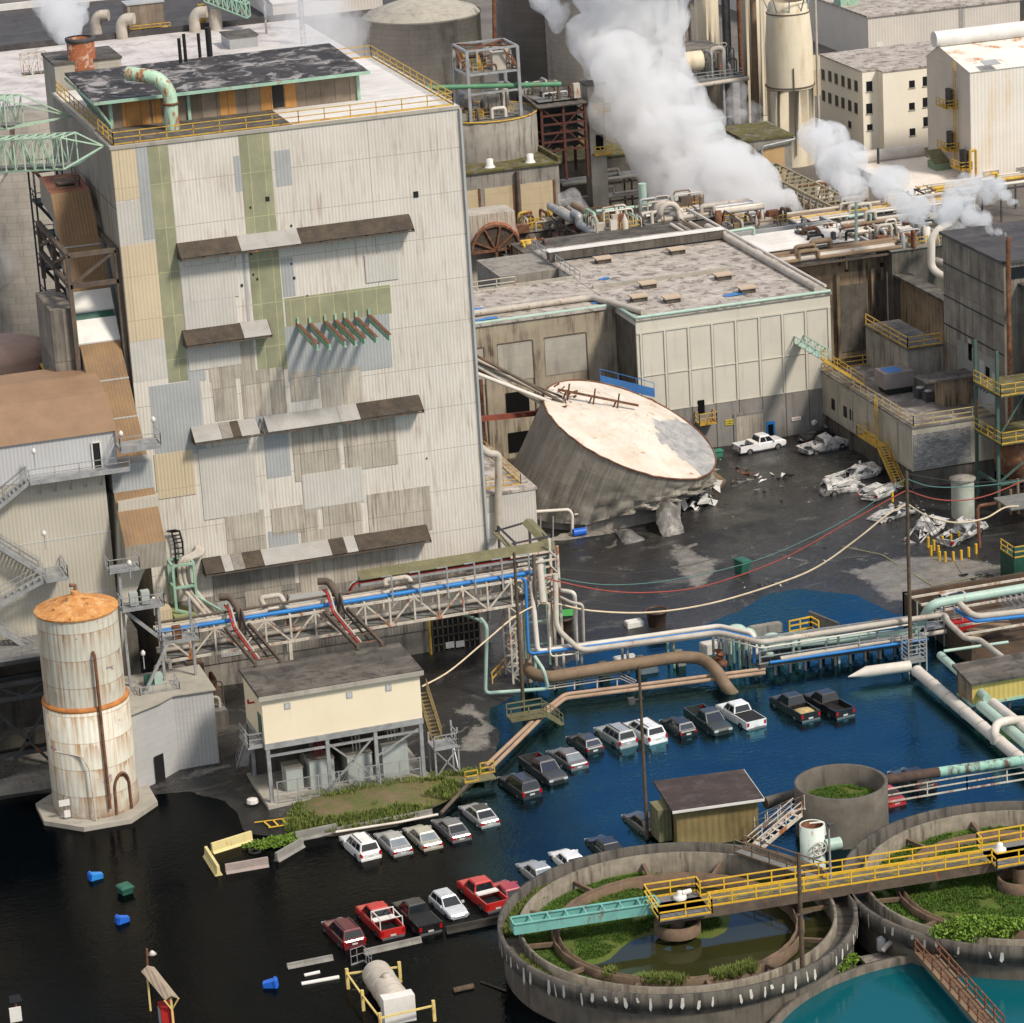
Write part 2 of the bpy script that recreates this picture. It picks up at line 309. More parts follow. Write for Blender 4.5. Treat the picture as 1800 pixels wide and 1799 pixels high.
# ---------------------------------------------------------------- water, ground
def water_mat(name, c, bump=.25, scale=1.0, rough=.04, ior=1.5, tint=(1,1,1), split=False):
    n = N(name)
    a = n.noise(1.1*scale, 3, .5, n.map((1, 1.8, 1))); b = n.noise(3.2*scale, 3, .5, n.map((1, 1.6, 1))); c_ = n.noise(.16*scale, 3, .5)
    h = n.math('ADD', n.math('MULTIPLY', a, .6), n.math('MULTIPLY', b, .35))
    h = n.math('MULTIPLY', h, n.ramp(c_, .3, .7, (.35,)*3+(1,)))
    n.bump(h, bump, .12)
    n.b.inputs['Base Color'].default_value = c+(1,); n.b.inputs['Roughness'].default_value = rough
    n.b.inputs['IOR'].default_value = ior; n.b.inputs['Specular Tint'].default_value = tint+(1,); n.b.inputs['Specular IOR Level'].default_value = .5
    if split:   # dim reflection painted into the gloss tint on the left, blue to the right
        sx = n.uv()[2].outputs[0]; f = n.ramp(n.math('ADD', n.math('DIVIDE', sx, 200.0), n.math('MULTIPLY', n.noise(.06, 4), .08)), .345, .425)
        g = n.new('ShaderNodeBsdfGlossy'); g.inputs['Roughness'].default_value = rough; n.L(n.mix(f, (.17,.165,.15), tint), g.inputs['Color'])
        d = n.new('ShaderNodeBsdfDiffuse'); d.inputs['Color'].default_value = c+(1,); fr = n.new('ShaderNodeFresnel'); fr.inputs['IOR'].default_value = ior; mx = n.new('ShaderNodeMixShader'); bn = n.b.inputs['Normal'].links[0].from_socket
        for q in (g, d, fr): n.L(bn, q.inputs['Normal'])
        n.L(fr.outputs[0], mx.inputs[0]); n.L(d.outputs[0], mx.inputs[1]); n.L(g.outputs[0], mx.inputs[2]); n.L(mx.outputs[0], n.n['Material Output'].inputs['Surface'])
    return n.m
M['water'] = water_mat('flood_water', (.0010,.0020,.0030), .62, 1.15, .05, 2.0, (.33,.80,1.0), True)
M['teal'] = water_mat('basin_water', (.004,.085,.105), .2, 1.2, .08, 1.33)
M['pond'] = water_mat('clarifier_water', (.030,.031,.010), .06, 1, .05, 1.5, (.55,.8,1))
def ground_mat():
    n = N('wet_mud_and_asphalt')
    g = n.noise(.10, 8, .6); f = n.noise(.9, 9, .7)
    base = n.mix(n.ramp(g, .35, .65), (.012,.0118,.0122), (.031,.0295,.028))
    base = n.mix(n.ramp(n.noise(.16, 9, .72, n.map((1,1.5,1)), .9), .56, .66), base, (.085,.082,.072))
    base = n.mix(n.ramp(n.noise(.35, 9, .75, None, 1.2), .60, .68), base, (.125,.12,.105))
    base = n.mix(n.ramp(f, .55, .8), base, (.005,.005,.005))
    at = n.new('ShaderNodeAttribute', attribute_name='tone'); sp = n.new('ShaderNodeSeparateColor'); n.L(at.outputs['Color'], sp.inputs[0])
    tf = n.ramp(n.math('ADD', sp.outputs[0], n.math('MULTIPLY', n.math('SUBTRACT', n.noise(.5, 9, .75, None, .8), .5), 2.2)), .45, .75)
    base = n.mix(tf, base, n.mix(n.ramp(n.noise(.8, 8, .7), .35, .65), (.24,.225,.20), (.13,.12,.105)))
    gr = n.mix(n.ramp(n.noise(.7, 8, .7), .38, .6), (.17,.12,.07), (.10,.115,.03))
    base = n.mix(sp.outputs[1], base, gr)
    n.L(base, n.b.inputs['Base Color'])
    r = n.ramp(n.noise(.22, 6, .6, None, .5), .44, .64, (.10,)*3+(1,), (.62,)*3+(1,)); n.L(r, n.b.inputs['Roughness'])
    n.b.inputs['Specular IOR Level'].default_value = .45
    n.bump(n.math('ADD', n.noise(1.6, 9, .75, None, .5), n.math('MULTIPLY', n.noise(.3, 4, .6), 1.5)), .55, .16)
    return n.m
M['ground'] = ground_mat()
M['farground'] = mat('far_asphalt', (.16,.14,.12), (.09,.08,.072), .05, .85, spots=.4, spc=(.22,.20,.17))
def inpoly(x, y, pl):
    c = False; n = len(pl); j = n-1
    for i in range(n):
        if (pl[i][1] > y) != (pl[j][1] > y) and x < (pl[j][0]-pl[i][0])*(y-pl[i][1])/(pl[j][1]-pl[i][1])+pl[i][0]: c = not c
        j = i
    return c
def sdist(x, y, pl):
    d = 1e9; n = len(pl)
    for i in range(n):
        ax, ay = pl[i]; bx, by = pl[(i+1)%n]; dx, dy = bx-ax, by-ay
        t = max(0, min(1, ((x-ax)*dx+(y-ay)*dy)/(dx*dx+dy*dy+1e-9))); d = min(d, math.hypot(x-ax-dx*t, y-ay-dy*t))
    return d if inpoly(x, y, pl) else -d
def gp(*pts): return [tuple(P(x, y)[:2]) for x, y in pts]
ZL = 1.0
dry1 = gp((1880,1085),(1700,1075),(1600,1075),(1545,1085),(1495,1050),(1440,1048),(1350,1042),(1300,1075),(1240,1095),(1150,1125),(1020,1150),(940,1190),(860,1245),
          (880,1290),(850,1345),(790,1398),(700,1450),(590,1470),(520,1478),(440,1462),(400,1405),(330,1395),(230,1400),(120,1390),(-80,1418),(-200,1200),(-250,500),(900,250),(2100,500))
ridge = gp((860,1245),(880,1290),(850,1345),(800,1390),(700,1440),(590,1455),(520,1462),(450,1440),(440,1250),(740,1180))
light = [gp((1500,1010),(1560,990),(1640,985),(1780,1000),(1760,1040),(1560,1060)), gp((790,1245),(860,1250),(878,1280),(840,1330),(800,1320),(830,1270)), gp((1190,965),(1260,990),(1230,1040),(1180,1000)),
         gp((310,1360),(400,1352),(360,1375),(300,1378))]
grass = gp((500,1465),(530,1410),(640,1385),(770,1368),(850,1360),(835,1385),(790,1412),(700,1448),(590,1466))
blue1 = gp((1290,1110),(1345,1050),(1400,1038),(1500,1048),(1560,1078),(1590,1100),(1500,1150),(1340,1140))
X0, X1, Y0, Y1, ST = 20, 160, 222, 372, .62
nx = int((X1-X0)/ST); ny = int((Y1-Y0)/ST); gv = []; gf = []; tone = []
for j in range(ny+1):
    for i in range(nx+1):
        x = X0+i*ST; y = Y0+j*ST; d = sdist(x, y, dry1)
        z = max(-1.1, min(.34, .05+d*.07 if d > 0 else .05+d*.22))
        nz = noise.fractal(V((x*.11, y*.11, 3)), .9, 2.1, 6)
        z += nz*.13*(1 if d > -3 else 0)
        d2 = sdist(x, y, blue1)
        if d2 > -3: z = min(z, -.02-d2*.05)
        d3 = sdist(x, y, grass)
        if d3 > 0: z += min(.35, d3*.25)
        gv.append((x, y, z))
        li = max((min(1, max(0, .5+sdist(x, y, q)*.5+nz*.6)) for q in light))
        tone.append((li, min(1, max(0, .4+d3*.8+nz*.5)), 0, 1))
for j in range(ny):
    for i in range(nx):
        a = j*(nx+1)+i; gf.append((a, a+1, a+nx+2, a+nx+1))
me = bpy.data.meshes.new('ground'); me.from_pydata(gv, [], gf); me.materials.append(M['ground'])
ca = me.color_attributes.new('tone', 'FLOAT_COLOR', 'POINT')
for i, t in enumerate(tone): ca.data[i].color = t
for p in me.polygons: p.use_smooth = True
go = bpy.data.objects.new('yard_ground', me); C.objects.link(go); struct(go)
b = MB()   # the sheet that reaches the horizon, stepped round the yard
b.quad((-3000,-500,-1.15), (3000,-500,-1.15), (3000,372,-1.15), (-3000,372,-1.15)); struct(b.build('river_bed', M['farground']))
b = MB(); b.quad((-3000,371.5,.2), (3000,371.5,.2), (3000,4000,.2), (-3000,4000,.2)); struct(b.build('far_ground', M['farground']))
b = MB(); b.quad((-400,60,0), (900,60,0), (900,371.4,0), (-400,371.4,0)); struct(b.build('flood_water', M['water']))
# grass tufts on the bank
def tufts(name, mat_, pts, h=.35, n=5, spread=.25):
    m = MB()
    for (x, y, z) in pts:
        for k in range(n):
            a = random.random()*6.28; dx, dy = math.cos(a), math.sin(a); r = spread*random.random()
            p = V((x+dx*r, y+dy*r, z)); hh = h*random.uniform(.5, 1.2); wd = .05+.05*random.random(); lean = random.uniform(.1, .6)*hh
            m.add([p-V((dy,-dx,0))*wd, p+V((dy,-dx,0))*wd, p+V((dx*lean, dy*lean, hh))], [(0,1,2)])
    return m.build(name, mat_)
M['grassb'] = mat('bank_grass', (.17,.20,.045), (.10,.14,.03), 1.5, .8)
M['grassd'] = mat('tank_grass', (.085,.17,.02), (.05,.10,.015), .5, .8, spots=.35, spc=(.15,.16,.03))
pts = []
for k in range(5200):
    i = random.randrange(len(gv)); x, y, z = gv[i]
    x += random.uniform(-.3, .3); y += random.uniform(-.3, .3); d = sdist(x, y, grass)
    if d > -.4 and noise.noise(V((x*.35, y*.35, 0))) > -.12-.1*(d < 1.2): pts.append((x, y, z-.03))
import itertools
for _ in range(3600):
    q = random.choice(grass); x = random.uniform(min(p[0] for p in grass), max(p[0] for p in grass)); y = random.uniform(min(p[1] for p in grass), max(p[1] for p in grass))
    d = sdist(x, y, grass)
    if -.3 < d < 2.0 and noise.noise(V((x*.3, y*.3, 0))) > -.25: pts.append((x, y, .25+min(.35, max(0, d)*.25)))
tag(tufts('grass', M['grassb'], pts, .38), 'green grass growing on the bank below the cream transformer building', 'grass', kind='stuff')
# ---------------------------------------------------------------- the great clad tower
TX0, TX1, TY0, TY1, TZ = 48.9, 79.85, 278.5, 306.5, 50.5
T = thing('tower_building', 'tall grey clad tower building with patched facade and four rows of canopies', 'building', (70, 320, 0))
b = MB(); b.box(TX0, TX1, TY0, TY1, 2.6, TZ-.3, 0); o = b.build('wall', [M['tower']], T)
b = MB(); b.box(TX0-.02, TX0+.3, TY0+.1, TY1, 2.7, TZ-.32); b.build('side_wall', M['side'], T)
b = MB(); b.box(TX0+.1, TX1-.1, TY0+.1, TY1-.1, -1, 2.6); b.build('base_wall', M['conc'], T)
b = MB(); b.box(TX0-.1, TX1+.1, TY0-.12, TY1+.1, TZ-.3, TZ-.01, 0); b.build('roof_edge', M['concl'], T); b = MB(); b.box(TX0+.05, TX1-.05, TY0+.05, TY1, TZ-.012, TZ, 0); b.build('roof', M['roofwhite'], T)
b = MB(); b.box(TX0+.1, TX0+16, TY0+.1, TY0+8, TZ+.004, TZ+.03); b.build('roof_walkway', M['roofwood'], T)
b = MB(); b.box(TX1+.01, TX1+.22, TY0-.25, TY0+.2, 4, TZ-.3); b.build('corner_trim', M['tower_g'], T)
def patch(x0, x1, z0, z1, m, t=.03, nm='wall_panel'):
    b = MB(); b.box(x0, x1, TY0-t, TY0+.01-t*.1, z0, z1); return b.build(nm, m, T)
def ppatch(a, c, m, t=.03, nm='wall_panel'):
    p = PY(a[0], a[1], TY0); q = PY(c[0], c[1], TY0); x0, x1 = sorted((p.x, q.x)); z0, z1 = sorted((p.z, q.z))
    return patch(max(TX0+.02, x0), min(TX1-.02, x1), z0, z1, m, t, nm)
ZT = TZ-.35
g1a, g1b = PY(262,300,TY0).x, PY(299,300,TY0).x; g2a, g2b = PY(424,300,TY0).x, PY(478,300,TY0).x
patch(g1a, g1b, PY(305,672,TY0).z, ZT, M['tower_f'], nm='fibreglass_strip'); patch(g2a, g2b, PY(478,652,TY0).z, ZT, M['tower_f'], nm='fibreglass_strip')
ppatch((500,525),(689,550), M['tower_f'], .035, 'fibreglass_strip')
patch(TX0+.02, g1a-1.0, PY(240,350,TY0).z, ZT, M['tower_a']); patch(g1a-1.0, g1a-.01, PY(265,420,TY0).z, ZT, M['tower_g'], .05)
patch(TX0+.02, g1a-.02, PY(240,672,TY0).z, PY(240,352,TY0).z, M['tower_l'], .021)
patch(TX0+.02, g1a-.02, PY(240,600,TY0).z, PY(240,430,TY0).z, M['tower_a'], .04)
PT=[.022]
for a, c, m in [((410,275),(427,336),'tower_g'),((481,266),(514,325),'tower_g'),((424,432),(441,578),'tower_g'),((493,455),(520,520),'tower_g'),
    ((500,575),(690,645),'tower_g'),((262,680),(362,795),'tower_g'),((326,612),(362,668),'tower_g'),((441,722),(491,748),'tower_g'),((463,762),(512,835),'tower_g'),
    ((471,935),(526,962),'tower_g'),((595,975),(655,1010),'tower_g'),((363,605),(450,660),'tower_o'),((372,662),(420,735),'tower_o'),((422,655),(505,725),'tower_o'),
    ((508,655),(560,700),'tower_o'),((562,652),(640,735),'tower_o'),((395,742),(440,760),'tower_o'),((512,755),(600,835),'tower_o'),((602,745),(700,815),'tower_o'),
    ((395,905),(470,975),'tower_o'),((476,895),(560,930),'tower_o'),((566,880),(640,960),'tower_o'),((645,870),(760,930),'tower_o'),((530,935),(600,985),'tower_o'),
    ((270,800),(345,868),'tower_a'),((348,790),(455,900),'tower_l'),((316,470),(424,640),'tower_l'),((530,835),(640,880),'tower_l'),
    ((372,1000),(520,1035),'tower_d'),((524,985),(700,1040),'tower_o'),((430,1040),(500,1100),'tower_o'),((560,1030),(700,1100),'tower_d'),((380,1060),(425,1150),'tower_g'),
    ((505,1045),(556,1110),'tower_o'),((640,450),(700,490),'tower_l'),((330,480),(420,520),'tower_l')]:
    ppatch(a, c, M[m], PT[0]); PT[0]+=.0022
patch(TX0+.02, TX1-.02, 2.6, 9.0, M['tower_d'], .016)
b = MB()
for x, y, s in [(470,350,.35),(440,365,.16),(512,397,.16),(731,342,.45),(425,502,.2),(445,483,.16),(452,491,.16),(517,489,.2),(512,464,.15),(441,447,.18),(750,806,.12),(540,520,.12)]:
    p = PY(x, y, TY0); b.box(p.x-s/2, p.x+s/2, TY0-.06, TY0, p.z-s*.6, p.z+s*.6)
b.each('wall_hole', M['black'], T)
M['can_grey'] = mat('canopy_grey', (.40,.385,.36), (.31,.295,.27), .5, .7, corr=.31, cd=.04, streak=.3)
def canopy(px0, px1, segs, out=1.55):
    p = PY(px0[0], px0[1], TY0-out); q = PY(px1[0], px1[1], TY0-out); zb = (p.z+q.z)/2-.2; zt = zb+1.05; x0, x1 = p.x, q.x
    c = MB(); x = x0; tot = sum(s[0] for s in segs)
    for wd, mi in segs:
        x2 = x+(x1-x0)*wd/tot
        if mi >= 0: c.sheet([(x, TY0-out, zb), (x2-.03, TY0-out, zb), (x2-.03, TY0-.05, zt), (x, TY0-.05, zt)], .08, mi)
        x = x2
    for xe in (x0, x1): c.add([(xe, TY0-.02, zt), (xe, TY0-out, zb), (xe, TY0-out, zb-.35), (xe, TY0-.02, zb-.2)], [(0,1,2,3)], 0)
    o = c.build('canopy', [M['moss'], M['can_grey'], M['tower_d']], T)
    c = MB(); c.beam((x0, TY0-out+.1, zb-.2), (x1, TY0-out+.1, zb-.2), .12)
    n = int((x1-x0)/2)
    for i in range(n+1):
        xx = x0+(x1-x0)*i/n; c.beam((xx, TY0-out+.1, zb-.15), (xx, TY0, zb+.9), .1); c.beam((xx, TY0-out+.1, zb-.2), (xx, TY0, zb-.3), .08)
    c.build('canopy_bracket', M['brownsteel'], o)
canopy((318,452),(728,398), [(1.05,0),(1.05,1),(2.0,0)]); canopy((328,606),(478,583), [(2.1,0),(1,1)])
canopy((343,776),(745,716), [(.75,1),(.3,2),(.22,0),(.5,1),(.22,-1),(2.0,1),(.55,1),(1.75,0)]); canopy((362,1006),(758,946), [(.5,0),(.25,1),(.3,2),(.5,0),(1.8,1),(.4,0),(.3,1),(1.95,0)])
for i, (x, y) in enumerate([(524,574),(545,573),(572,569),(590,567),(606,564),(626,562),(649,558)]):
    p = PY(x, y, TY0); b = MB(); e = PY(x+45, y+37, TY0-8.0 if i < 0 else TY0-7)
    q = V((p.x+.1, TY0-6.4, p.z-.35)); b.beam(p, q, .14, .5, 0); b.beam(p+V((0,0,.27)), q+V((0,0,.27)), .3, .06, 1); b.beam(p+V((0,0,-.27)), q+V((0,0,-.27)), .3, .06, 0)
    b.beam(p+V((0,-.1,.25)), p+V((0,-.1,.8)), .2, mi=0); b.build('bracket_beam', [M['mint'], M['rust']], T)
b = MB(); i1 = .35
b.rail([(TX0+i1, TY1-.4, TZ), (TX0+i1, TY0+i1, TZ), (TX1-i1, TY0+i1, TZ), (TX1-i1, TY1-.4, TZ), (TX1-4, TY1-.4, TZ)], 1.1, step=2.2, w=.075); b.build('railing', M['yellow'], T)
# penthouse
a = P(196,226,TZ); c = P(632,177,TZ); py0 = (a.y+c.y)/2; px0, px1 = a.x, c.x
bl = P(107,129,TZ+3.1); PB_ = bl.y; fl = P(175,184,TZ+2.9); fr = P(647,129,TZ+2.9)
H = thing('penthouse', 'low boarded penthouse with dark peeling roof on top of the tower', 'building', (px0, py0, TZ))
b = MB(); b.box(px0, px1, py0, PB_-.8, TZ+.004, TZ+2.6, 0); b.build('wall', M['ply'], H)
b = MB(); W_ = px1-px0
for f0, f1 in [(.045,.155),(.165,.20),(.435,.50),(.60,.648),(.698,.745)]: b.box(px0+W_*f0, px0+W_*f1, py0-.05, py0, TZ+.05, TZ+2.55)
b.each('orange_board', M['plyo'], H)
b = MB(); b.box(px0+W_*.65, px0+W_*.695, py0-.06, py0, TZ+.2, TZ+2.4, 0); b.box(px0-.05, px0, py0+4, py0+8, TZ+.7, TZ+2.3, 0); b.each('opening', M['black'], H)
b = MB(); b.sheet([(px0-1.6, py0-1.5, TZ+2.75), (px1+.8, py0-1.5, TZ+2.75), (px1+.8, PB_, TZ+3.1), (px0-1.6, PB_, TZ+3.1)], .18); rf = b.build('roof', M['roofdark'], H)
b = MB(); b.box(px0-1.65, px1+.85, py0-1.58, py0-1.5, TZ+2.5, TZ+2.78); b.box(px0-1.68, px0-1.6, py0-1.5, PB_, TZ+2.45, TZ+2.7); b.build('fascia', M['mint'], H)
b = MB()
for xx in (px0, px0+W_*.31, px1): b.beam((xx, py0-.1, TZ), (xx, py0-.1, TZ+2.6), .28)
b.beam((px0-.1, py0-.1, TZ+.3), (px0-1.5, py0-1.3, TZ+2.5), .2)
for yy in (py0+3, py0+6, py0+9): b.beam((px0-.05, yy, TZ+.2), (px0-1.5, yy, TZ+2.5), .18)
b.each('strut', M['mint'], H)
# things on the roof
q = P(304,228,TZ); D = thing('gooseneck_duct', 'mint green goose-neck duct with flaking paint at the front of the tower roof', 'duct', q)
b = MB(); b.tube([q, q+V((0,0,3.4)), q+V((-.9,.6,4.6)), q+V((-3.1,2.2,4.9))], .62, 20, 0, 1.2); b.build('pipe', M['mint2'] if 'mint2' in M else mat('mint_flaking', (.42,.62,.46), (.34,.50,.38), .6, .5, rust=.42, rs=1.6), D)
b = MB(); b.lathe([(.62,2.2),(.72,2.2),(.72,2.4),(.62,2.4)], q, 20); b.build('flange', M['rust'], D)
for i, (x, y, h, r, lb) in enumerate([(318,112,2.3,.16,'thin black vent pipe, leftmost of the four on the penthouse roof'), (327,110,2.6,.16,'thin black vent pipe, second from the left on the penthouse roof'),
                          (352,103,2.3,.15,'thin black vent pipe standing second from the right on the penthouse roof'), (369,98,2.6,.28,'thickest black vent pipe, rightmost of the four on the penthouse roof')]):
    q = P(x, y, TZ+3.0); b = MB(); b.tube([q+V((0,0,-.2)), q+V((0,0,h))], r, 12); tag(b.build('vent_pipe', M['black']), lb, 'pipe', 'black vent pipes on the penthouse roof')
mb_ = mat('chimney_rust', (.30,.10,.04), (.17,.055,.03), .7, .8, spots=.5, spc=(.62,.48,.36), streak=.4)
q = PY(146, 122, TY1+1.5); D = thing('rusty_chimney', 'short fat rusty chimney with blackened rim behind the penthouse', 'chimney', q)
b = MB(); b.lathe([(1.3,-6),(1.3,2.9),(1.15,2.9),(1.15,1.5)], q, 28); b.build('stack', mb_, D)
b = MB(); b.lathe([(1.33,2.6),(1.42,2.75),(1.42,3.0),(1.1,3.0)], q, 28); b.build('rim', M['darksteel'], D)
# concrete box behind the chimney
p = PY(84, 106, TY1+4); b = MB(); b.box(p.x, p.x+6.3, TY1+.6, TY1+7, 20, p.z); D = thing('lift_house', 'plain grey concrete lift house at the back left corner of the tower', 'building', (p.x, TY1, 20))
b.build('wall', M['concl'], D); b = MB(); b.box(p.x-.1, p.x+6.4, TY1+.5, TY1+7.1, p.z, p.z+.2); b.build('roof', M['roofwood'], D)
# mint lattice bridges meeting the tower corner
def lattice(name, label, p, q, w, h, n, m, tip=None, wd=.16):
    D = thing(name, label, 'bridge', p); b = MB(); p = V(p); q = V(q); d = (q-p).normalized(); s = d.cross(V((0,0,1))).normalized()*w
    for o in (V((0,0,0)), s): b.truss(p+o, q+o, h, n, wd, zig=True)
    for i in range(n+1):
        a = p.lerp(q, i/n); b.beam(a, a+s, wd*.8); b.beam(a+V((0,0,h)), a+s+V((0,0,h)), wd*.8)
        if i < n: e = p.lerp(q, (i+1)/n); b.beam(a+V((0,0,h)), e+s+V((0,0,h)), wd*.6); b.beam(a, e+s, wd*.6)
    if tip is not None:
        for o in (q, q+s, q+V((0,0,h)), q+s+V((0,0,h))): b.beam(o, tip, wd)
    b.build('truss', m, D); b = MB(); b.beam(p+s/2+V((0,0,.2)), q+s/2+V((0,0,.2)), w*.6, .1); b.build('walkway', M['deck'], D)
    return D
M['mintl'] = mat('mint_lattice', (.44,.60,.45), (.33,.46,.34), 1, .6, rust=.1)
e = V((TX0-.3, TY0+1.6, 50.3)); q = PY(138, 288, TY0+.6); p = PY(-60, 298, TY0+9)
lattice('lattice_bridge', 'pale green box lattice bridge ending in a point at the tower roof corner', p, q, 2.2, 2.7, 12, M['mintl'], e, .12)
e = V((TX0-.3, TY0+17, 50.2)); q = PY(42, 218, TY0+15); p = PY(-60, 218, TY0+20)
lattice('lattice_bridge', 'pale green lattice bridge further back along the left side of the tower', p, q, 2.4, 2.6, 8, M['mintl'], e, .12)
# ---------------------------------------------------------------- tower base: grid window, doors
p = PY(757,1075,TY0); q = PY(845,1160,TY0)
b = MB(); b.box(p.x, q.x, TY0-.08, TY0, q.z+.5, p.z); o = b.build('window', M['glassd'], T)
b = MB(); nxw, nzw = 9, 6
for i in range(nxw+1): x = p.x+(q.x-p.x)*i/nxw; b.beam((x, TY0-.12, q.z+.5), (x, TY0-.12, p.z), .12)
for i in range(nzw+1): z = q.z+.5+(p.z-q.z-.5)*i/nzw; b.beam((p.x, TY0-.12, z), (q.x, TY0-.12, z), .12)
b.build('frame', M['brownsteel'], o)
for xx, yy in ((790,1133),(808,1131)):
    p = PY(xx, yy, TY0); b = MB(); b.box(p.x-.4, p.x+.4, TY0-.2, TY0-.15, p.z-.3, p.z+.3); b.build('notice', M['white'], T)
p = PY(750,1075,TY0); b = MB(); b.tube([(p.x, TY0-.5, .2), (p.x, TY0-.5, 4)], .14, 8, 0); b.build('yellow_downpipe', M['yellow'], T)
# annex beside the tower
A = thing('annex', 'low corrugated annex with yellow roof railing against the right side of the tower', 'building', (86, 310, 0))
b = MB(); b.box(80.1, 92.0, 302, 322, 0, 6.6); b.build('wall', M['tower_l'], A)
b = MB(); b.box(80.05, 92.15, 301.9, 322.1, 6.6, 6.85); b.build('roof', M['rooflite'], A)
b = MB(); b.rail([(82, 303.5, 6.85), (91, 303.5, 6.85), (91, 321, 6.85)], 1.1); b.build('railing', M['yellow'], A)
b = MB(); b.box(86.4, 88.2, 301.95, 302, 2.2, 4.8); b.build('door', M['white'], A)
b = MB(); pa = PY(838,780,301.4); pb = PY(868,800,301.4); pc = PY(878,925,301.4)
b.tube([pa, (pb.x-.6, 301.4, pb.z+.2), (pb.x+.5, 301.4, pb.z), (pc.x-.2, 301.4, pc.z-1)], .38, 14, 0, 1.0)
tag(b.build('duct', M['pipe']), 'ribbed grey duct bending down in front of the annex wall', 'duct')
# ---------------------------------------------------------------- conveyor gallery on the left side of the tower
K = thing('conveyor_gallery', 'long brown enclosed conveyor gallery descending along the left side of the tower', 'conveyor', (46.6, 280, 30))
xl, xr = TX0-4.1, TX0-.6
def cseg(y0, z0, y1, z1, mt, ms, d=2.3, xe=0.0):
    b = MB(); A_ = [(xl-xe, y0, z0), (xr+xe, y0, z0), (xr+xe, y1, z1), (xl-xe, y1, z1)]; B_ = [(v[0], v[1]+.3, v[2]-d) for v in A_]
    b.add(A_+B_, [(0,3,2,1)], 0); b.add(A_+B_, [(4,5,6,7), (0,4,7,3), (1,2,6,5), (0,1,5,4), (3,7,6,2)], 1)
    return b.build('casing', [mt, ms], K)
M['convtop'] = mat('conveyor_top_rust', (.25,.10,.055), (.20,.085,.05), .4, .7, corr=.3, flat=True)
cseg(293, 45.6, 287.5, 45.1, M['convtop'], M['convside']); cseg(287.5, 45.1, 282.7, 37.2, M['conv'], M['convside'])
cseg(282.6, 37.3, 281.6, 35.7, M['white'], M['white'], 2.4, .1); cseg(281.55, 35.6, 281.2, 35.0, M['green'], M['darksteel']); cseg(281.15, 35.1, 280, 33.3, M['white'], M['white'], 2.4, .1)
cseg(279.95, 33.2, 271.7, 24.9, M['conv'], M['convside']); 
b = MB(); b.box(xl, xr, 269.9, 272, 22.6, 25.0); b.build('end_wall', M['tower_g'], K)
cseg(269.9, 22.6, 266.8, 18.7, M['conv'], M['convside'])
b = MB()
for f in (.33, .66, 1):
    y = 279.95+(271.7-279.95)*f; z = 33.2+(24.9-33.2)*f; b.beam((xl-.03, y, z+.03), (xr+.03, y, z+.03), .1)
for f in (.55,): y = 287.5-4.8*f; z = 45.1-7.9*f; b.beam((xl-.03, y, z+.03), (xr+.03, y, z+.03), .1)
b.each('seam', M['lcladg'], K)
b = MB(); b.box(xl+1, xr-1, 289, 291, 45.45, 45.6); b.rail([(xl+.6, 288.4, 45.3), (xr-.7, 288.4, 45.3), (xr-.7, 292, 45.5)], 1, step=1.3); b.build('hatch', M['brownsteel'], K)
b = MB(); n0 = V((xl, 281.2, 0))
ft = [(TX0-9.2, 279.2), (TX0-.5, 279.2), (TX0-.5, 292), (TX0-9.2, 292)]
F_ = thing('conveyor_trestle', 'dark brown steel frame wrapped round the conveyor gallery at mid height', 'frame', (42, 285, 25))
zt = PY(120,450,279.2).z; zl = PY(128,492,279.2).z; fx0 = PY(118,450,279.2).x; fx1 = TX0-.3; fy1 = 293.5
b = MB()
for z in (zt, zl-.6, zl-9):
    for a_, c_ in (((fx0,279.2),(fx1,279.2)), ((fx0,279.2),(fx0,fy1))): b.beam((a_[0],a_[1],z), (c_[0],c_[1],z), .38)
b.beam((fx1, 279.2, zt), (fx1, fy1, zt), .35)
for x, y in ((fx0,279.2),(fx1,279.2),(fx0,286.3),(fx0,fy1)): b.beam((x,y,zt), (x,y,zl-12 if y < 290 else zl-3), .38)
b.beam((fx1, 279.2, zt), (fx0, 279.2, zl-.6), .25); b.beam((fx0, 279.2, zt), (fx0, 286.3, zl), .25); b.beam((fx0, 286.3, zt), (fx0, fy1, zl), .25)
b.beam((fx0, fy1, zt), (fx0, 286.3, zl), .22); b.build('frame', M['brownsteel'], F_)
HP = thing('hopper_housing', 'grey clad hopper housing stepping down below the conveyor frame', 'building', (44, 281, 20))
p = PY(96,490,281); b = MB(); b.box(fx0-1.9, fx0+.3, 279.6, 287, zl-9.5, zl-2.6); b.box(fx0-1.0, fx0+1.3, 279.0, 284.8, zl-17.5, zl-9.6); b.box(fx0+1.2, xl-.9, 276, 279, zl-18.5, zl-11.5); b.build('wall', M['ducting'], HP)
SN = thing('stair_tower', 'narrow green and grey access stair tower behind the conveyor gallery', 'stairs', (41, 296, 30))
b = MB(); p = PY(55,300,296)
for x, y in ((p.x,295),(p.x+2.6,295),(p.x,298),(p.x+2.6,298)): b.beam((x,y,p.z-22), (x,y,p.z), .16)
for k in range(7):
    z = p.z-3*k; b.box(p.x, p.x+2.6, 295, 298, z-.12, z); b.rail([(p.x, 298, z), (p.x, 295, z), (p.x+2.6, 295, z)], 1.1, step=1.2)
    b.beam((p.x+.2, 295.1, z), (p.x+2.4, 295.1, z-3), .14, .3)
b.build('frame', M['darksteel'], SN)
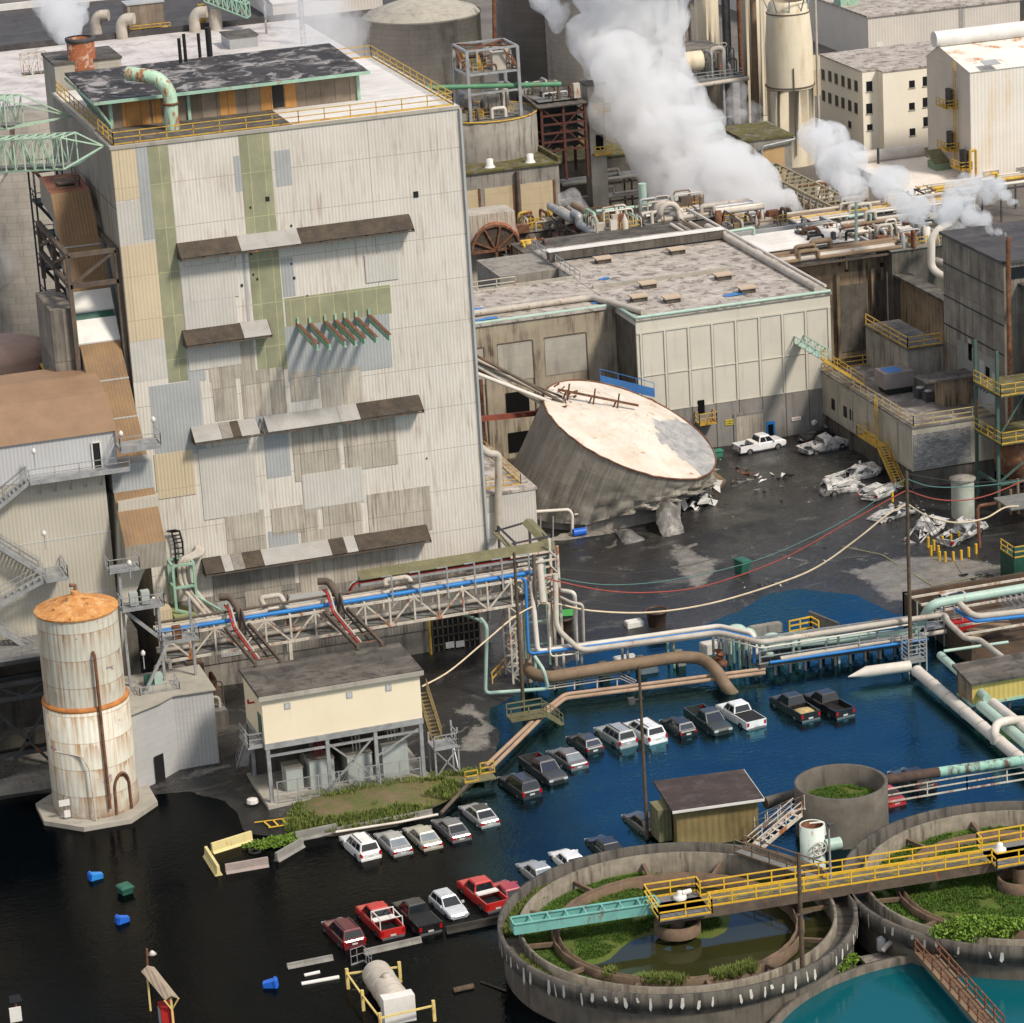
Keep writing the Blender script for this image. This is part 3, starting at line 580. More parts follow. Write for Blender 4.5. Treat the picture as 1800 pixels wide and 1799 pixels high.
# ---------------------------------------------------------------- the left clad building
LY = 270.0; LX1 = 45.4
LB = thing('clad_building', 'wide corrugated building with brown curved roof and zigzag outside stairs left of the tower', 'building', (30, 276, 0))
zb = 9.3; ze = 28.2
b = MB(); b.box(-10, LX1-1.2, LY, LY+16, zb, 24.6); b.build('wall', M['lclad'], LB)
b = MB(); b.box(-10, LX1, LY-.06, LY+16, 24.63, ze); b.build('upper_wall', M['lcladg'], LB)
b = MB(); pf = [(LY-.3, ze-.1), (LY+1.5, ze+1.0), (LY+4, ze+2.2), (LY+7.5, ze+3.0), (LY+11, ze+3.0), (LY+16, ze+1.5)]
for (y0, z0), (y1, z1) in zip(pf, pf[1:]): b.add([(-10,y0,z0),(LX1+.2,y0,z0),(LX1+.2,y1,z1),(-10,y1,z1)], [(0,1,2,3)], 0, True)
b.build('roof', M['browncor'], LB)
b = MB(); b.add([(LX1, y, z-.02) for y, z in pf]+[(LX1, LY+16, 20), (LX1, LY, 20)], [tuple(range(8))]); b.build('gable', M['lcladg'], LB)
p = PY(160,778,LY); q = PY(179,815,LY); b = MB(); b.box(p.x, q.x, LY-.12, LY-.07, q.z-.3, p.z); o = b.build('door_opening', M['black'], LB)
b = MB(); zd = q.z-.3
b.beam((p.x,LY-.15,zd),(p.x,LY-.15,p.z),.12); b.beam((q.x,LY-.15,zd),(q.x,LY-.15,p.z),.12); b.beam((p.x,LY-.15,p.z),(q.x,LY-.15,p.z),.12); b.build('frame', M['white'], o)
zw = PY(215,825,LY-1.6).z; wx0 = PY(52,842,LY-1.6).x; wx1 = PY(228,820,LY-1.6).x
b = MB(); b.box(wx0, wx1, LY-1.7, LY-.1, zw-.25, zw); o = b.build('walkway', M['rail'], LB)
b = MB(); b.rail([(wx0, LY-1.65, zw), (wx1, LY-1.65, zw)], 1.1, step=1.9, w=.06); b.build('railing', M['rail'], o)
b = MB()
for i in range(6): x = wx0+1+i*(wx1-wx0-2)/5; b.beam((x, LY-1.6, zw-.2), (x, LY, zw-1.6), .09)
b.each('bracket', M['rail'], o)
def stair(name, p, q, w, m, parent, up=V((0,-1,0))):
    b = MB(); p = V(p); q = V(q)
    for s in (0, 1):
        o_ = up*w*s; b.beam(p+o_, q+o_, .08, .32); b.beam(p+o_+V((0,0,1.05)), q+o_+V((0,0,1.05)), .055); b.beam(p+o_+V((0,0,.6)), q+o_+V((0,0,.6)), .05)
        n = max(2, int((q-p).length/1.7))
        for i in range(n+1): c = p.lerp(q, i/n)+o_; b.beam(c, c+V((0,0,1.05)), .055)
    n = max(3, int(abs(q.z-p.z)/.22))
    for i in range(n): c = p.lerp(q, (i+.5)/n); b.beam(c, c+up*w, .26, .04)
    return b.build(name, m, parent)
s0 = V((wx0, LY-.2, zw)); e0 = PY(-30,905,LY-.2); stair('stair_flight', s0, e0, 1.3, M['rail'], LB)
a1 = PY(-30,940,LY-.2); a2 = PY(72,1003,LY-.2); stair('stair_flight', a1, a2, 1.3, M['rail'], LB); a3 = PY(-40,1075,LY-1.7); stair('stair_flight', a2+V((0,-1.4,0)), a3, 1.3, M['rail'], LB)
b = MB(); b.box(a2.x-.1, a2.x+1.9, LY-3.2, LY-.1, a2.z-.2, a2.z); b.rail([(a2.x-.1,LY-3.1,a2.z),(a2.x+1.8,LY-3.1,a2.z),(a2.x+1.8,LY-.2,a2.z)], 1.1, step=1); b.build('landing', M['rail'], LB)
a4 = PY(-30,1085,LY-1); a5 = PY(58,1140,LY-1); stair('stair_flight', a4, a5, 1.3, M['rail'], LB)
b = MB(); 
for z in (14.0, 19.2): b.box(-10, LX1-1.15, LY-.03, LY, z, z+.08)
b.each('seam', M['lcladg'], LB)
# platform under the gallery
zc = PY(230,790,LY-2.2).z; cx0 = PY(212,795,LY-2.2).x; cx1 = PY(284,790,LY-2.2).x
PF = thing('service_platform', 'galvanised railed platform where the conveyor gallery meets the clad building', 'platform', (cx0, LY-2, zc))
b = MB(); b.box(cx0, cx1, LY-2.3, LY+.4, zc-.25, zc); b.build('deck', M['rail'], PF)
b = MB(); b.rail([(cx0, LY+.2, zc), (cx0, LY-2.2, zc), (cx1, LY-2.2, zc), (cx1, LY+.3, zc)], 1.1, step=1.4, w=.06); b.build('railing', M['rail'], PF)
# chute casing below the platform
pts = [PY(x, y, LY-1.2) for x, y in ((208,885),(280,872),(263,985),(250,1012),(224,1085),(214,1150))]
b = MB(); b.add([V((p.x, LY-1.2, p.z)) for p in pts]+[V((p.x, LY+3, p.z)) for p in pts], [tuple(range(6))[::-1], tuple(range(6,12))]+[(i, (i+1)%6, 6+(i+1)%6, 6+i) for i in range(6)])
tag(b.build('chute_casing', M['lclad']), 'tapering corrugated chute casing hanging below the brown conveyor end', 'chute')
# ---------------------------------------------------------------- dark trestle, lower left
TR = thing('steel_trestle', 'dark braced steel trestle standing behind the rusty silo at the left edge', 'trestle', (25, 266, 0))
b = MB(); ty = 264.5; tb = 269.6; zd = PY(40,1225,ty).z
for z, m_ in ((zb-.3,0), (zd,0), (zd+3.2,0), (zd-5,0)):
    for yy in (ty, tb): b.beam((-8, yy, z), (43, yy, z), .35)
for i in range(9):
    x = 43-i*5.6
    for yy in (ty, tb): b.beam((x, yy, -1), (x, yy, zb), .35)
    b.beam((x, ty, zd), (x, tb, zd), .25); b.beam((x, ty, zd+3.2), (x, tb, zd+3.2), .25)
    if i < 8:
        b.beam((x, ty, zd), (x-5.6, ty, .1), .22); b.beam((x-5.6, ty, zd-.4), (x, ty, .1), .22); b.beam((x-2.8, ty, zd), (x-5.6, ty, zb), .16); b.beam((x-2.8, ty, zd), (x, ty, zb), .16)
b.build('frame', M['darksteel'], TR)
b = MB(); b.box(-8, 43, ty+.2, tb, zd+3.3, zd+3.4); b.build('deck', M['deck'], TR)
b = MB(); b.rail([(-8, ty-.2, zd+3.4), (41, ty-.2, zd+3.4)], 1.1, step=2, w=.06); b.build('railing', M['rail'], TR)
b = MB(); b.box(-8, 46, 272, 284, -1, zb); tag(b.build('undercroft_wall', M['concd']), 'dark stained undercroft wall seen through the steel trestle', 'wall')
b = MB(); b.prism([(-8,270),(-8,268.5),(31.5,262.4),(36.2,262.0),(44,262.5),(47,266),(47,270)], -1, .75); tag(b.build('concrete_apron', M['conc']), 'pale concrete apron edge below the steel trestle at the left edge', 'kerb')
# ---------------------------------------------------------------- rusty silo
def silomat():
    n = N('silo_steel'); tc = n.tc.outputs['Object']; sp = n.new('ShaderNodeSeparateXYZ'); n.L(tc, sp.inputs[0])
    ang = n.math('ARCTAN2', sp.outputs[1], sp.outputs[0]); u = n.math('MULTIPLY', ang, 3.4); z = sp.outputs[2]
    cb = n.new('ShaderNodeCombineXYZ'); n.L(u, cb.inputs[0]); n.L(z, cb.inputs[1])
    base = n.mix(n.ramp(n.noise(.5, 6), .3, .7), (.60,.59,.50), (.52,.51,.43))
    ring = n.math('FRACT', n.math('DIVIDE', z, 2.35)); 
    st = n.noise(1, 5, .7, n.map((2.6, .06, 1), cb.outputs[0])); blk = n.noise(1, 2, .5, n.map((.9, .30, 1), cb.outputs[0]))
    f = n.math('MULTIPLY', n.ramp(st, .44, .60), n.ramp(blk, .42, .50)); f = n.math('MULTIPLY', f, n.ramp(ring, .15, .98))
    col = n.mix(f, base, n.mix(n.noise(4, 5, .7), (.42,.21,.06), (.20,.085,.03)))
    col = n.mix(n.math('MULTIPLY', n.ramp(n.noise(1, 4, .7, n.map((3.5,.05,1), cb.outputs[0])), .52, .66), .75), col, (.40,.22,.08))
    pu = n.ramp(n.noise(.42, 9, .62, None, .5), .64, .655); col = n.mix(pu, col, (.27,.19,.20))
    line = n.ramp(ring, .955, .97); col = n.mix(n.math('MULTIPLY', line, .5), col, (.30,.19,.10))
    col = n.mix(n.ramp(z, .01, .02) if False else 0.0, col, col)
    zr = n.new('ShaderNodeMapRange'); zr.inputs[1].default_value = 1.6; zr.inputs[2].default_value = .2; n.L(z, zr.inputs[0])
    col = n.mix(n.math('MULTIPLY', zr.outputs[0], n.ramp(n.noise(.9, 8, .7), .3, .55)), col, (.20,.085,.035))
    n.L(col, n.b.inputs['Base Color']); n.b.inputs['Roughness'].default_value = .5
    n.bump(n.math('SINE', n.math('MULTIPLY', u, 14)), .25, .04); return n.m
M['silo'] = silomat(); M['rustl2'] = mat('silo_cone', (.56,.27,.085), (.40,.16,.045), .8, .8, streak=.0, spots=.6, spc=(.66,.43,.21), rust=.18, rc=(.13,.045,.02), rs=1.8)
sc_ = V((38.6, 256.6, 0)); sz = PY(138,1068,256.6).z; 
S = thing('rusty_silo', 'tall pale round silo streaked with orange rust under a rusty cone roof', 'silo', sc_)
zm = PY(152,1248,253.4).z
b = MB(); b.lathe([(3.32, zm),(3.32, sz)], sc_, 64); b.build('upper_shell', M['silo'], S)
b = MB(); b.lathe([(3.55, .4),(3.55, zm-.05),(3.3, zm-.02)], sc_, 64); b.build('lower_shell', M['silo'], S)
b = MB(); b.lathe([(3.35, zm+.18),(3.55, zm+.05),(3.6, zm-.12),(3.56, zm-.2)], sc_, 64); b.build('ring', M['rustl'], S)
b = MB(); b.lathe([(3.42, sz-.1),(3.45, sz+.05),(0.35, sz+1.15),(0.3, sz+1.5),(.02,sz+1.55)], sc_, 24, wob=lambda i, a: .012*math.sin(a*12), smooth=False); b.build('cone_roof', M['rustl2'], S)
b = MB(); b.tube([sc_+V((.1,0,sz+1.4)), sc_+V((.1,0,sz+1.9)), sc_+V((-.35,0,sz+2.0))], .17, 8); b.build('vent', M['rust'], S)
fr_ = lambda deg, r: sc_+V((math.cos(math.radians(deg))*r, math.sin(math.radians(deg))*r, 0))
b = MB(); b.tube([fr_(-82,3.75)+V((0,0,z)) for z in (1.2, 4, 8, 12, 14.5)]+[fr_(-82,3.4)+V((0,0,14.8))], .13, 8, 0); b.build('pipe', M['rust'], S)
b = MB()
for k in range(1, 13):
    a = math.radians(-58+(k/13-.5)*24); a2 = a
pts = []
for k in range(13):
    t = k/12*math.pi; pts.append((-60+math.cos(t)*-13, .5+ (1.9+1.5*math.sin(t) if 0 < k < 12 else 0)))
b.tube([fr_(d, 3.62)+V((0,0,z)) for d, z in pts], .12, 6); b.build('hatch_frame', M['rust'], S)
b = MB(); n_ = len(pts)-1; cen = [fr_(d,3.58)+V((0,0,z)) for d, z in pts]; b.add(cen, [tuple(range(len(cen)))[::-1]]); b.build('hatch', M['wood'], S)
b = MB(); b.tube([fr_(-150,3.7)+V((0,0,6.2)), fr_(-110,3.75)+V((0,0,6.0)), fr_(-103,3.9)+V((0,0,5.0)), fr_(-101,4.0)+V((0,0,.4))], .07, 6); b.build('conduit', M['pipe'], S)
oc = [(sc_.x+5.15*math.cos(math.radians(22.5+45*i)), sc_.y+5.15*math.sin(math.radians(22.5+45*i))) for i in range(8)]
b = MB(); b.prism(oc, -1, .4); tag(b.build('octagonal_slab', M['concl']), 'octagonal concrete slab under the rusty silo', 'slab')
q = P(118,1440,.4); D = thing('sign_post', 'small white notice on a post on the octagonal slab', 'sign', q)
b = MB(); b.beam(q, q+V((0,0,1.9)), .09); b.build('post', M['rail'], D); b = MB(); b.box(q.x-.55, q.x+.35, q.y-.08, q.y-.05, q.z+1.2, q.z+1.75); b.build('plate', M['white'], D); b = MB(); b.box(q.x-.2, q.x+.3, q.y-.15, q.y-.06, q.z+.2, q.z+.8); b.build('meter_box', M['white'], D)
# corrugated hut by the silo
M['hut'] = mat('hut_corrugated', (.46,.46,.45), (.40,.40,.39), .3, .55, corr=.3, cd=.03, panel=(50,.62), pv=.0, seam=(.8,.8,.8))
HT = thing('corrugated_hut', 'pale corrugated hut with beige roof wedged behind the rusty silo', 'hut', (46, 263, 0))
hp = [(41.0,257.3),(45.0,259.7),(46.6,260.9),(50.0,260.7),(50.0,266.8),(41.0,266.8)]
b = MB(); b.prism(hp, 0.0, 7.0); b.build('wall', M['hut'], HT)
b = MB(); b.prism([(40.9,257.0),(45.1,259.4),(46.6,260.65),(50.2,260.45),(50.2,267),(40.9,267)], 7.003, 7.12); b.build('roof', M['concl'], HT)
b = MB(); b.add([(44.15,259.1,0),(45.05,259.66,0),(45.05,259.66,2.5),(44.15,259.1,2.5)], [(0,1,2,3)]); b.v = [v+V((.03,-.06,.05)) for v in b.v]; b.build('doorway', M['black'], HT)
# ---------------------------------------------------------------- raised transformer building
BX0, BX1, BY0, BY1 = 51.8, 65.2, 249.8, 259.0
B = thing('transformer_building', 'cream panelled box building raised on a steel frame over grey transformers', 'building', (58, 254, 0))
BY1 = (P(423,1181,10).y+P(692,1130,10).y)/2
b = MB(); b.box(BX0, BX1, BY0, BY1, 5.75, 9.75); b.build('wall', M['creamy'], B)
b = MB(); b.prism([(BX0-.25,BY0-.35),(BX1+.25,BY0-.35),(BX1+.25,BY1+.2),(BX0-.25,BY1+.2)], 9.76, 10.05); b.build('roof', M['roofwood'], B)
b = MB(); b.box(BX0-.28, BX1+.28, BY0-.4, BY0-.33, 9.6, 10.0); b.build('fascia', M['concl'], B)
for x, y in ((505,1241),(614,1222),(683,1209)):
    p = PY(x, y, BY0); b = MB(); b.box(p.x-.26, p.x+.26, BY0-.05, BY0, p.z-.28, p.z+.28); o = b.build('window', M['tower_g'], B)
    b = MB(); b.box(p.x-.19, p.x+.19, BY0-.06, BY0-.052, p.z-.2, p.z+.2); b.build('pane', M['lcladg'], o)
b = MB(); b.box(BX0-.05, BX1+.05, BY0-.1, BY1, 5.25, 5.74); b.build('floor_beam', M['rail'], B)
b = MB()
for x in (BX0+.2, BX0+5.2, BX0+9.3, BX1-.2):
    for y in (BY0+.1, BY1-.3): b.beam((x, y, 0), (x, y, 5.3), .3)
for y in (BY0+.1, BY1-.3):
    b.beam((BX0+5.2, y, 4.9), (BX0+9.3, y, 1.0), .14); b.beam((BX0+9.3, y, 4.9), (BX0+5.2, y, 1.0), .14); b.beam((BX0+9.3, y, 3.0), (BX1-.2, y, 4.9), .14)
b.beam((BX0, BY0+.1, 4.6), (BX1, BY0+.1, 4.6), .18); b.build('steel_frame', M['rail'], B)
b = MB(); b.box(BX0-.3, BX1+.3, BY0-.6, BY1+.5, -.5, .55); b.build('plinth', M['concl'], B)
b = MB(); b.box(BX0, BX1, BY1-.2, BY1+.2, .55, 5.3); b.build('rear_wall', M['concd'], B)
p = PX(442,1275,BX0); b = MB(); b.box(BX0-.06, BX0, BY0+.6, BY0+1.8, 5.9, 8.0); b.build('door', M['green'], B)
b = MB(); b.box(BX0-1.4, BX0-.1, BY0+.2, BY0+3.4, 5.4, 5.55); b.rail([(BX0-.1, BY0+.3, 5.55), (BX0-1.3, BY0+.3, 5.55), (BX0-1.3, BY0+3.3, 5.55)], 1.1, step=1); b.build('landing', M['rail'], B)
p = PX(432,1243,BX0); b = MB(); b.tube([(BX0-.1, BY0+2.4, 8.6), (BX0-.6, BY0+2.4, 8.6), (BX0-.6,BY0+2.4,8.9)], .1, 8); b.build('beacon', M['redp'], B)
stair('stair_flight', (BX0-.8, BY0+3.4, 5.4), (BX0-.8, BY0+8.6, .6), 1.0, M['rail'], B, V((1,0,0)))
# side stair tower on the right
sx = BX1+.7; b = MB()
for x in (sx, sx+2.0):
    for y in (BY0-.6, BY0+1.2): b.beam((x, y, .3), (x, y, 3.9 if x < sx+1 else 4.6), .14)
b.box(sx-.1, sx+2.1, BY0-.8, BY0+1.4, 2.9, 3.05); b.rail([(sx, BY0-.7, 3.05), (sx+2, BY0-.7, 3.05), (sx+2, BY0+1.3, 3.05)], 1.1, step=1)
b.beam((sx, BY0-.6, .5), (sx+2, BY0-.6, 2.9), .1); b.beam((sx+2, BY0-.6, .5), (sx, BY0-.6, 2.9), .1); b.beam((sx+2, BY0-.6, .5), (sx+2, BY0+1.2, 2.9), .1); b.build('stair_tower', M['rail'], B)
stair('stair_flight', (sx+.3, BY0+5.2, 6.0), (sx+.3, BY0+1.3, 3.0), .9, M['timbery'], B, V((1,0,0)))
# mesh fence: wires
FN = thing('chain_link_fence', 'galvanised chain link fence round the transformer bay', 'fence', (58, BY0-.4, .55))
b = MB(); fy = BY0-.45
for i in range(8): x = BX0+.6+i*(BX1-BX0-1.2)/7; b.beam((x, fy, .2), (x, fy, 2.5), .09)
for z in (.65, 1.5, 2.45): b.beam((BX0+.6, fy, z), (BX1-.6, fy, z), .06)
b.build('post', M['rail'], FN)
b = MB(); k = BX0+.6
while k < BX1-2.2: b.beam((k, fy, .6), (k+1.8, fy, 2.45), .016); b.beam((k+1.8, fy, .6), (k, fy, 2.45), .016); k += .3
b.build('mesh', M['rail'], FN)
for i, (x, w_, h_, dy) in enumerate([(516,1.4,2.0,1.5),(564,2.1,2.5,1.2),(631,2.1,2.4,1.1),(694,2.2,2.9,1.0)]):
    q = P(x, 1385-(x-516)*.14, .55); q = V((q.x, BY0+dy, .55))
    D = thing('transformer', ['small grey switch cabinet at the left end of the transformer bay','grey transformer with red cables, second from the left in the bay','grey transformer behind the left of the crossed braces','tall grey transformer at the right end of the bay'][i], 'transformer', q, 'transformers under the cream building')
    b = MB(); b.box(q.x-w_/2, q.x+w_/2, q.y, q.y+1.7, .56, .56+h_); b.build('cabinet', M['transf'], D)
    b = MB(); b.box(q.x-w_/2-.06, q.x+w_/2+.06, q.y-.06, q.y+1.76, .56+h_, .64+h_); b.build('lid', M['concl'], D)
    if i:
        b = MB()
        for k in range(9): b.box(q.x-w_/2+.1+k*w_/9, q.x-w_/2+.16+k*w_/9, q.y+1.78, q.y+3.6, 1.2, .4+h_)
        b.box(q.x-w_/2, q.x+w_/2, q.y+1.9, q.y+3.4, .9, .2+h_); b.build('radiator', M['conc'], D)
        b = MB()
        for k in (-.3, 0, .3): b.tube([(q.x+k, q.y+.8, .6+h_), (q.x+k, q.y+.9, 1.7+h_), (q.x+k+.1, q.y+1.6, 2.2+h_)], .06, 6, 0, .4)
        b.build('cable', M['redp'] if i == 1 else M['pipe'], D)
# ---------------------------------------------------------------- cream plant building with recessed left wing
CX0, CX1, CY0, CYB, CZ = 111.5, 133.8, 325.9, 361.0, 15.6
WY_, WX0 = 332.6, 80.0
CB = thing('cream_building', 'long cream walled plant building with flat pale roof behind the collapsed tank', 'building', (120, 340, 0))
b = MB(); b.box(CX0, CX1, CY0, CYB, -.5, CZ); b.build('wall', M['cream'], CB)
b = MB(); b.box(CX0-.04, CX1+.0, CY0-.04, CY0, -.4, 5.3); b.box(CX1, CX1+.04, CY0, CYB, -.4, 5); b.build('lower_wall', M['lowgrey'], CB)
b = MB(); b.box(WX0, CX0, WY_, 346, -.5, CZ-.1); b.build('recessed_wall', M['stain2'] if 'stain2' in M else mat('stained_pale_wall', (.40,.34,.25), (.30,.25,.185), .35, .85, streak=.95, sc=(.08,.06,.045), sth=.45), CB)
b = MB(); b.box(CX0-.05, CX0, CY0+.3, WY_-.1, -.3, CZ-.6); b.build('return_wall', M['concd'], CB)
b = MB(); b.box(CX0-.1, CX1+.15, CY0-.2, CYB, CZ, CZ+.25); b.box(WX0, CX0-.1, WY_-.2, 346, CZ-.1, CZ+.2); b.build('roof', M['rooflite'], CB)
b = MB(); b.box(CX0+.2, CX1-6, CY0+14.4, CY0+14.8, CZ+.24, CZ+.6); b.box(WX0, CX0, 345.9, 346.2, CZ, CZ+.5); b.build('parapet', M['concl'], CB)
# wall bays
b = MB()
for i in range(9):
    x = CX0+.35+i*2.7
    if x < CX1: b.box(x, x+.22, CY0-.13, CY0-.045, 5.3, 14.2)
b.box(CX0, CX1, CY0-.11, CY0-.04, 14.1, 14.3); b.box(CX0, CX1, CY0-.1, CY0-.04, 9.35, 9.43); b.box(CX0, CX1, CY0-.09, CY0-.045, 5.22, 5.32)
b.build('pilaster', M['cream'], CB)
b = MB()
for i in range(8):
    x = CX0+.57+i*2.7; b.box(x, x+.05, CY0-.09, CY0-.044, .2, 14.1)
b.each('downpipe', M['brownsteel'], CB)
for i, (x0, x1, zt) in enumerate([(88,90.6,13.2),(92.2,96.4,13.1),(98,101.9,13.2),(103.3,108,13.2)]):
    b = MB(); b.box(x0, x1, WY_-.06, WY_, 9.0 if i else 8, zt); b.build('render_panel', M['concl'], CB)
    b = MB(); b.box(x1, x1+.12, WY_-.12, WY_, 2, zt); b.box(x0, x1, WY_-.12, WY_, zt, zt+.1); b.build('panel_edge', M['brownsteel'], CB)
    b = MB(); b.box(x0+.6, x1-.7, WY_-.1, WY_-.02, 5.0, 7.7); b.box(x0+.6, x1-.7, WY_-.1, WY_-.02, 1, 3.2); b.each('window', M['darkvoid'], CB)
# roller door with surround, signs, door
p = PY(1293,730,CY0); q = PY(1343,785,CY0); b = MB(); b.box(p.x, q.x, CY0-.1, CY0-.05, 0, p.z-.1); o = b.build('roller_door', M['tower_o'], CB)
b = MB(); b.box(p.x-.3, p.x, CY0-.16, CY0-.05, 0, p.z+.2); b.box(q.x, q.x+.3, CY0-.16, CY0-.05, 0, p.z+.2); b.box(p.x, q.x, CY0-.16, CY0-.05, p.z-.1, p.z+.2); b.each('frame', M['lowgrey'], o)
p = PY(1355,765,CY0); b = MB(); b.box(p.x-.55, p.x+.45, CY0-.2, CY0-.06, 0, 2.3); o = b.build('door', M['blue'], CB); b = MB(); b.box(p.x-.35, p.x+.25, CY0-.22, CY0-.19, .1, 2.0); b.build('panel', M['darkvoid'], o)
def textobj(txt, size, loc, m, parent, name='lettering'):
    cu = bpy.data.curves.new(name, 'FONT'); cu.body = txt; cu.size = size; cu.extrude = .006; cu.align_x = 'CENTER'; cu.align_y = 'CENTER'
    to = bpy.data.objects.new('t', cu); C.objects.link(to); dg = bpy.context.evaluated_depsgraph_get()
    me = bpy.data.meshes.new_from_object(to.evaluated_get(dg)); bpy.data.objects.remove(to)
    me.transform(Matrix.Rotation(math.pi/2, 4, 'X')); wl = V((0,0,0)); p = parent
    while p is not None: wl += p.location; p = p.parent
    me.transform(Matrix.Translation(V(loc)-wl)); me.materials.append(m); o = bpy.data.objects.new(name, me); C.objects.link(o); o.parent = parent; return o
M['signy'] = plain('sign_yellow', (.62,.50,.06), .5)
for x, y, w_, h_, m_, t1, t2, lb in ((1283,742,1.15,.62,'signy','WARNING','FORKLIFT','small yellow warning notice on the grey lower wall beside the roller door'), (1399,736,1.05,.38,'white','DANGER','','small white and red notice high on the grey wall right of the roller door')):
    p = PY(x, y, CY0); D = thing('notice_board', lb, 'sign', (p.x, CY0-.1, p.z)); b = MB(); b.box(p.x-w_/2, p.x+w_/2, CY0-.13, CY0-.08, p.z-h_/2, p.z+h_/2); b.build('plate', M[m_], D)
    textobj(t1, .22, (p.x, CY0-.14, p.z+(.13 if t2 else 0)), M['black'] if t2 else M['redp'], D)
    if t2: textobj(t2, .2, (p.x, CY0-.14, p.z-.13), M['black'], D)
p = PY(1430,735,CY0); b = MB(); b.lathe([(.02,0),(.35,0),(.35,.1),(.02,.1)], (p.x, CY0-.15, p.z-.5), 16, axis=V((0,-1,0))); tag(b.build('wall_dish', M['white']), 'small round white disc fitting on the cream wall near its right end', 'fitting')
p = PY(1232,716,CY0); D = thing('wall_balcony', 'small yellow railed balcony on the wall of the cream building', 'balcony', (p.x, CY0, p.z-2)); b = MB(); z = p.z-1.6; b.box(p.x-.7, p.x+1.3, CY0-1.3, CY0, z-.1, z)
b.rail([(p.x-.7, CY0-.1, z), (p.x-.7, CY0-1.3, z), (p.x+1.3, CY0-1.3, z), (p.x+1.3, CY0-.1, z)], 1.2, step=.9, w=.08); b.build('railing', M['yellow'], D)
b = MB(); b.box(p.x-.35, p.x+.4, CY0-.1, CY0-.045, z+.9, z+2.4); b.build('window', M['darkvoid'], D)
# roof edge pipes
b = MB(); b.tube([(WX0, WY_+.0, CZ+.25), (CX0-.1, WY_+.0, CZ+.25), (CX0-.1, CY0-.1, CZ+.35), (CX1, CY0-.1, CZ+.35)], .2, 8, 0, .4); tag(b.build('roof_edge_pipe', M['mintp']), 'thin pale green pipe along the front roof edge of the cream building', 'pipe')
b = MB(); b.tube([(WX0, WY_+3.0, CZ+.6), (CX0-1.6, WY_+3.0, CZ+.6), (CX0+1.1, CY0+1.4, CZ+.6), (CX0+1.2, CY0+.7, CZ+.6)], .36, 10, 0, .8); tag(b.build('roof_pipe', M['pipe']), 'fat brown lagged pipe lying along the left wing roof and turning at the cream corner', 'pipe')
b = MB(); b.tube([(CX1-1.2, CY0+.5, CZ+.6), (CX1-1.2, CYB-1, CZ+.6)], .42, 10); tag(b.build('roof_pipe', M['pipe']), 'long grey lagged pipe along the right roof edge of the cream building', 'pipe')
b = MB(); b.tube([(CX1-.4, CY0+.2, CZ+.9), (CX1-.4, CYB+8, CZ+.9)], .16, 8); tag(b.build('roof_pipe', M['pipew']), 'thin white pipe on the very edge of the cream building roof, right side', 'pipe')
a_ = P(966,452,CZ+1); c_ = P(1262,406,CZ+1); b = MB(); b.box(a_.x, c_.x, a_.y, a_.y+1.1, CZ+.5, CZ+1.5); D = thing('covered_duct', 'long white topped duct crossing the back of the cream building roof', 'duct', (a_.x, a_.y, CZ)); b.build('casing', M['concd'], D)
b = MB(); b.box(a_.x-.1, c_.x+.1, a_.y-.1, a_.y+1.2, CZ+1.5, CZ+1.6); b.build('lid', M['white'], D)
# skylights
for i, (x, y, lb) in enumerate([(1123,525,'small tan roof hatch nearest the left front of the cream roof'),(1181,527,'tan roof hatch beside the front edge of the cream roof, second of the row'),(1271,487,'tan roof hatch with a blue tarpaulin patch touching it'),(1313,510,'tan roof hatch nearest the right front corner of the cream roof'),
        (1139,502,'tan roof hatch in the middle left of the cream roof'),(1190,442,'tan roof hatch beside the white topped duct, right of centre'),(1060,458,'tan roof hatch beside the white topped duct at its left end')]):
    q = P(x, y, CZ+.5); D = thing('roof_hatch', lb, 'roof hatch', (q.x, q.y, CZ+.25), 'tan hatches on the cream building roof')
    b = MB(); b.box(q.x-.8, q.x+.8, q.y-.6, q.y+.6, CZ+.25, CZ+.75); b.build('curb', M['concd'], D); b = MB(); b.box(q.x-1, q.x+1, q.y-.75, q.y+.75, CZ+.75, CZ+.9); b.build('lid', M['concl2'] if 'concl2' in M else mat('tan_lid'+str(i), (.50,.40,.29), (.42,.33,.24), .5, .7), D)
def tarp(px, sx, sy, z, lb, m='tblue'):
    q = P(px[0], px[1], z); m_ = MB(); n = 10; vs = []
    for k in range(n): a = k/n*6.283; r = .75+.35*noise.noise(V((q.x+math.cos(a)*2, q.y+math.sin(a)*2, 1)))+.1*(k % 2); vs.append((q.x+math.cos(a)*sx*r, q.y+math.sin(a)*sy*r, z+.03+.05*(k % 3)))
    m_.add(vs+[(q.x, q.y, z+.15)], [(i, (i+1) % n, n) for i in range(n)]); tag(m_.build('tarpaulin', M[m]), lb, 'tarpaulin')
tarp((1290,519), 1.6, .9, CZ+.25, 'blue tarpaulin patch near the front right of the cream roof'); tarp((1063,491), .9, .6, CZ+.25, 'small blue tarpaulin on the middle left of the cream roof')
tarp((835,547), 1.6, 1.2, CZ+.2, 'blue tarpaulin beside the tower on the left wing roof, rear piece'); tarp((855,562), 1.9, .7, CZ+.2, 'blue tarpaulin strip on the left wing roof, front piece'); tarp((1050,533), 1.0, .5, CZ+.2, 'small blue tarpaulin beside the bend of the fat lagged pipe')
b = MB(); b.rail([(WX0, 345.8, CZ+.2), (104.5, 345.8, CZ+.2)], 1.2, step=2.2, w=.08); tag(b.build('roof_railing', M['white_steel']), 'red and white roof railing beside the open pit left of the cream roof', 'railing')
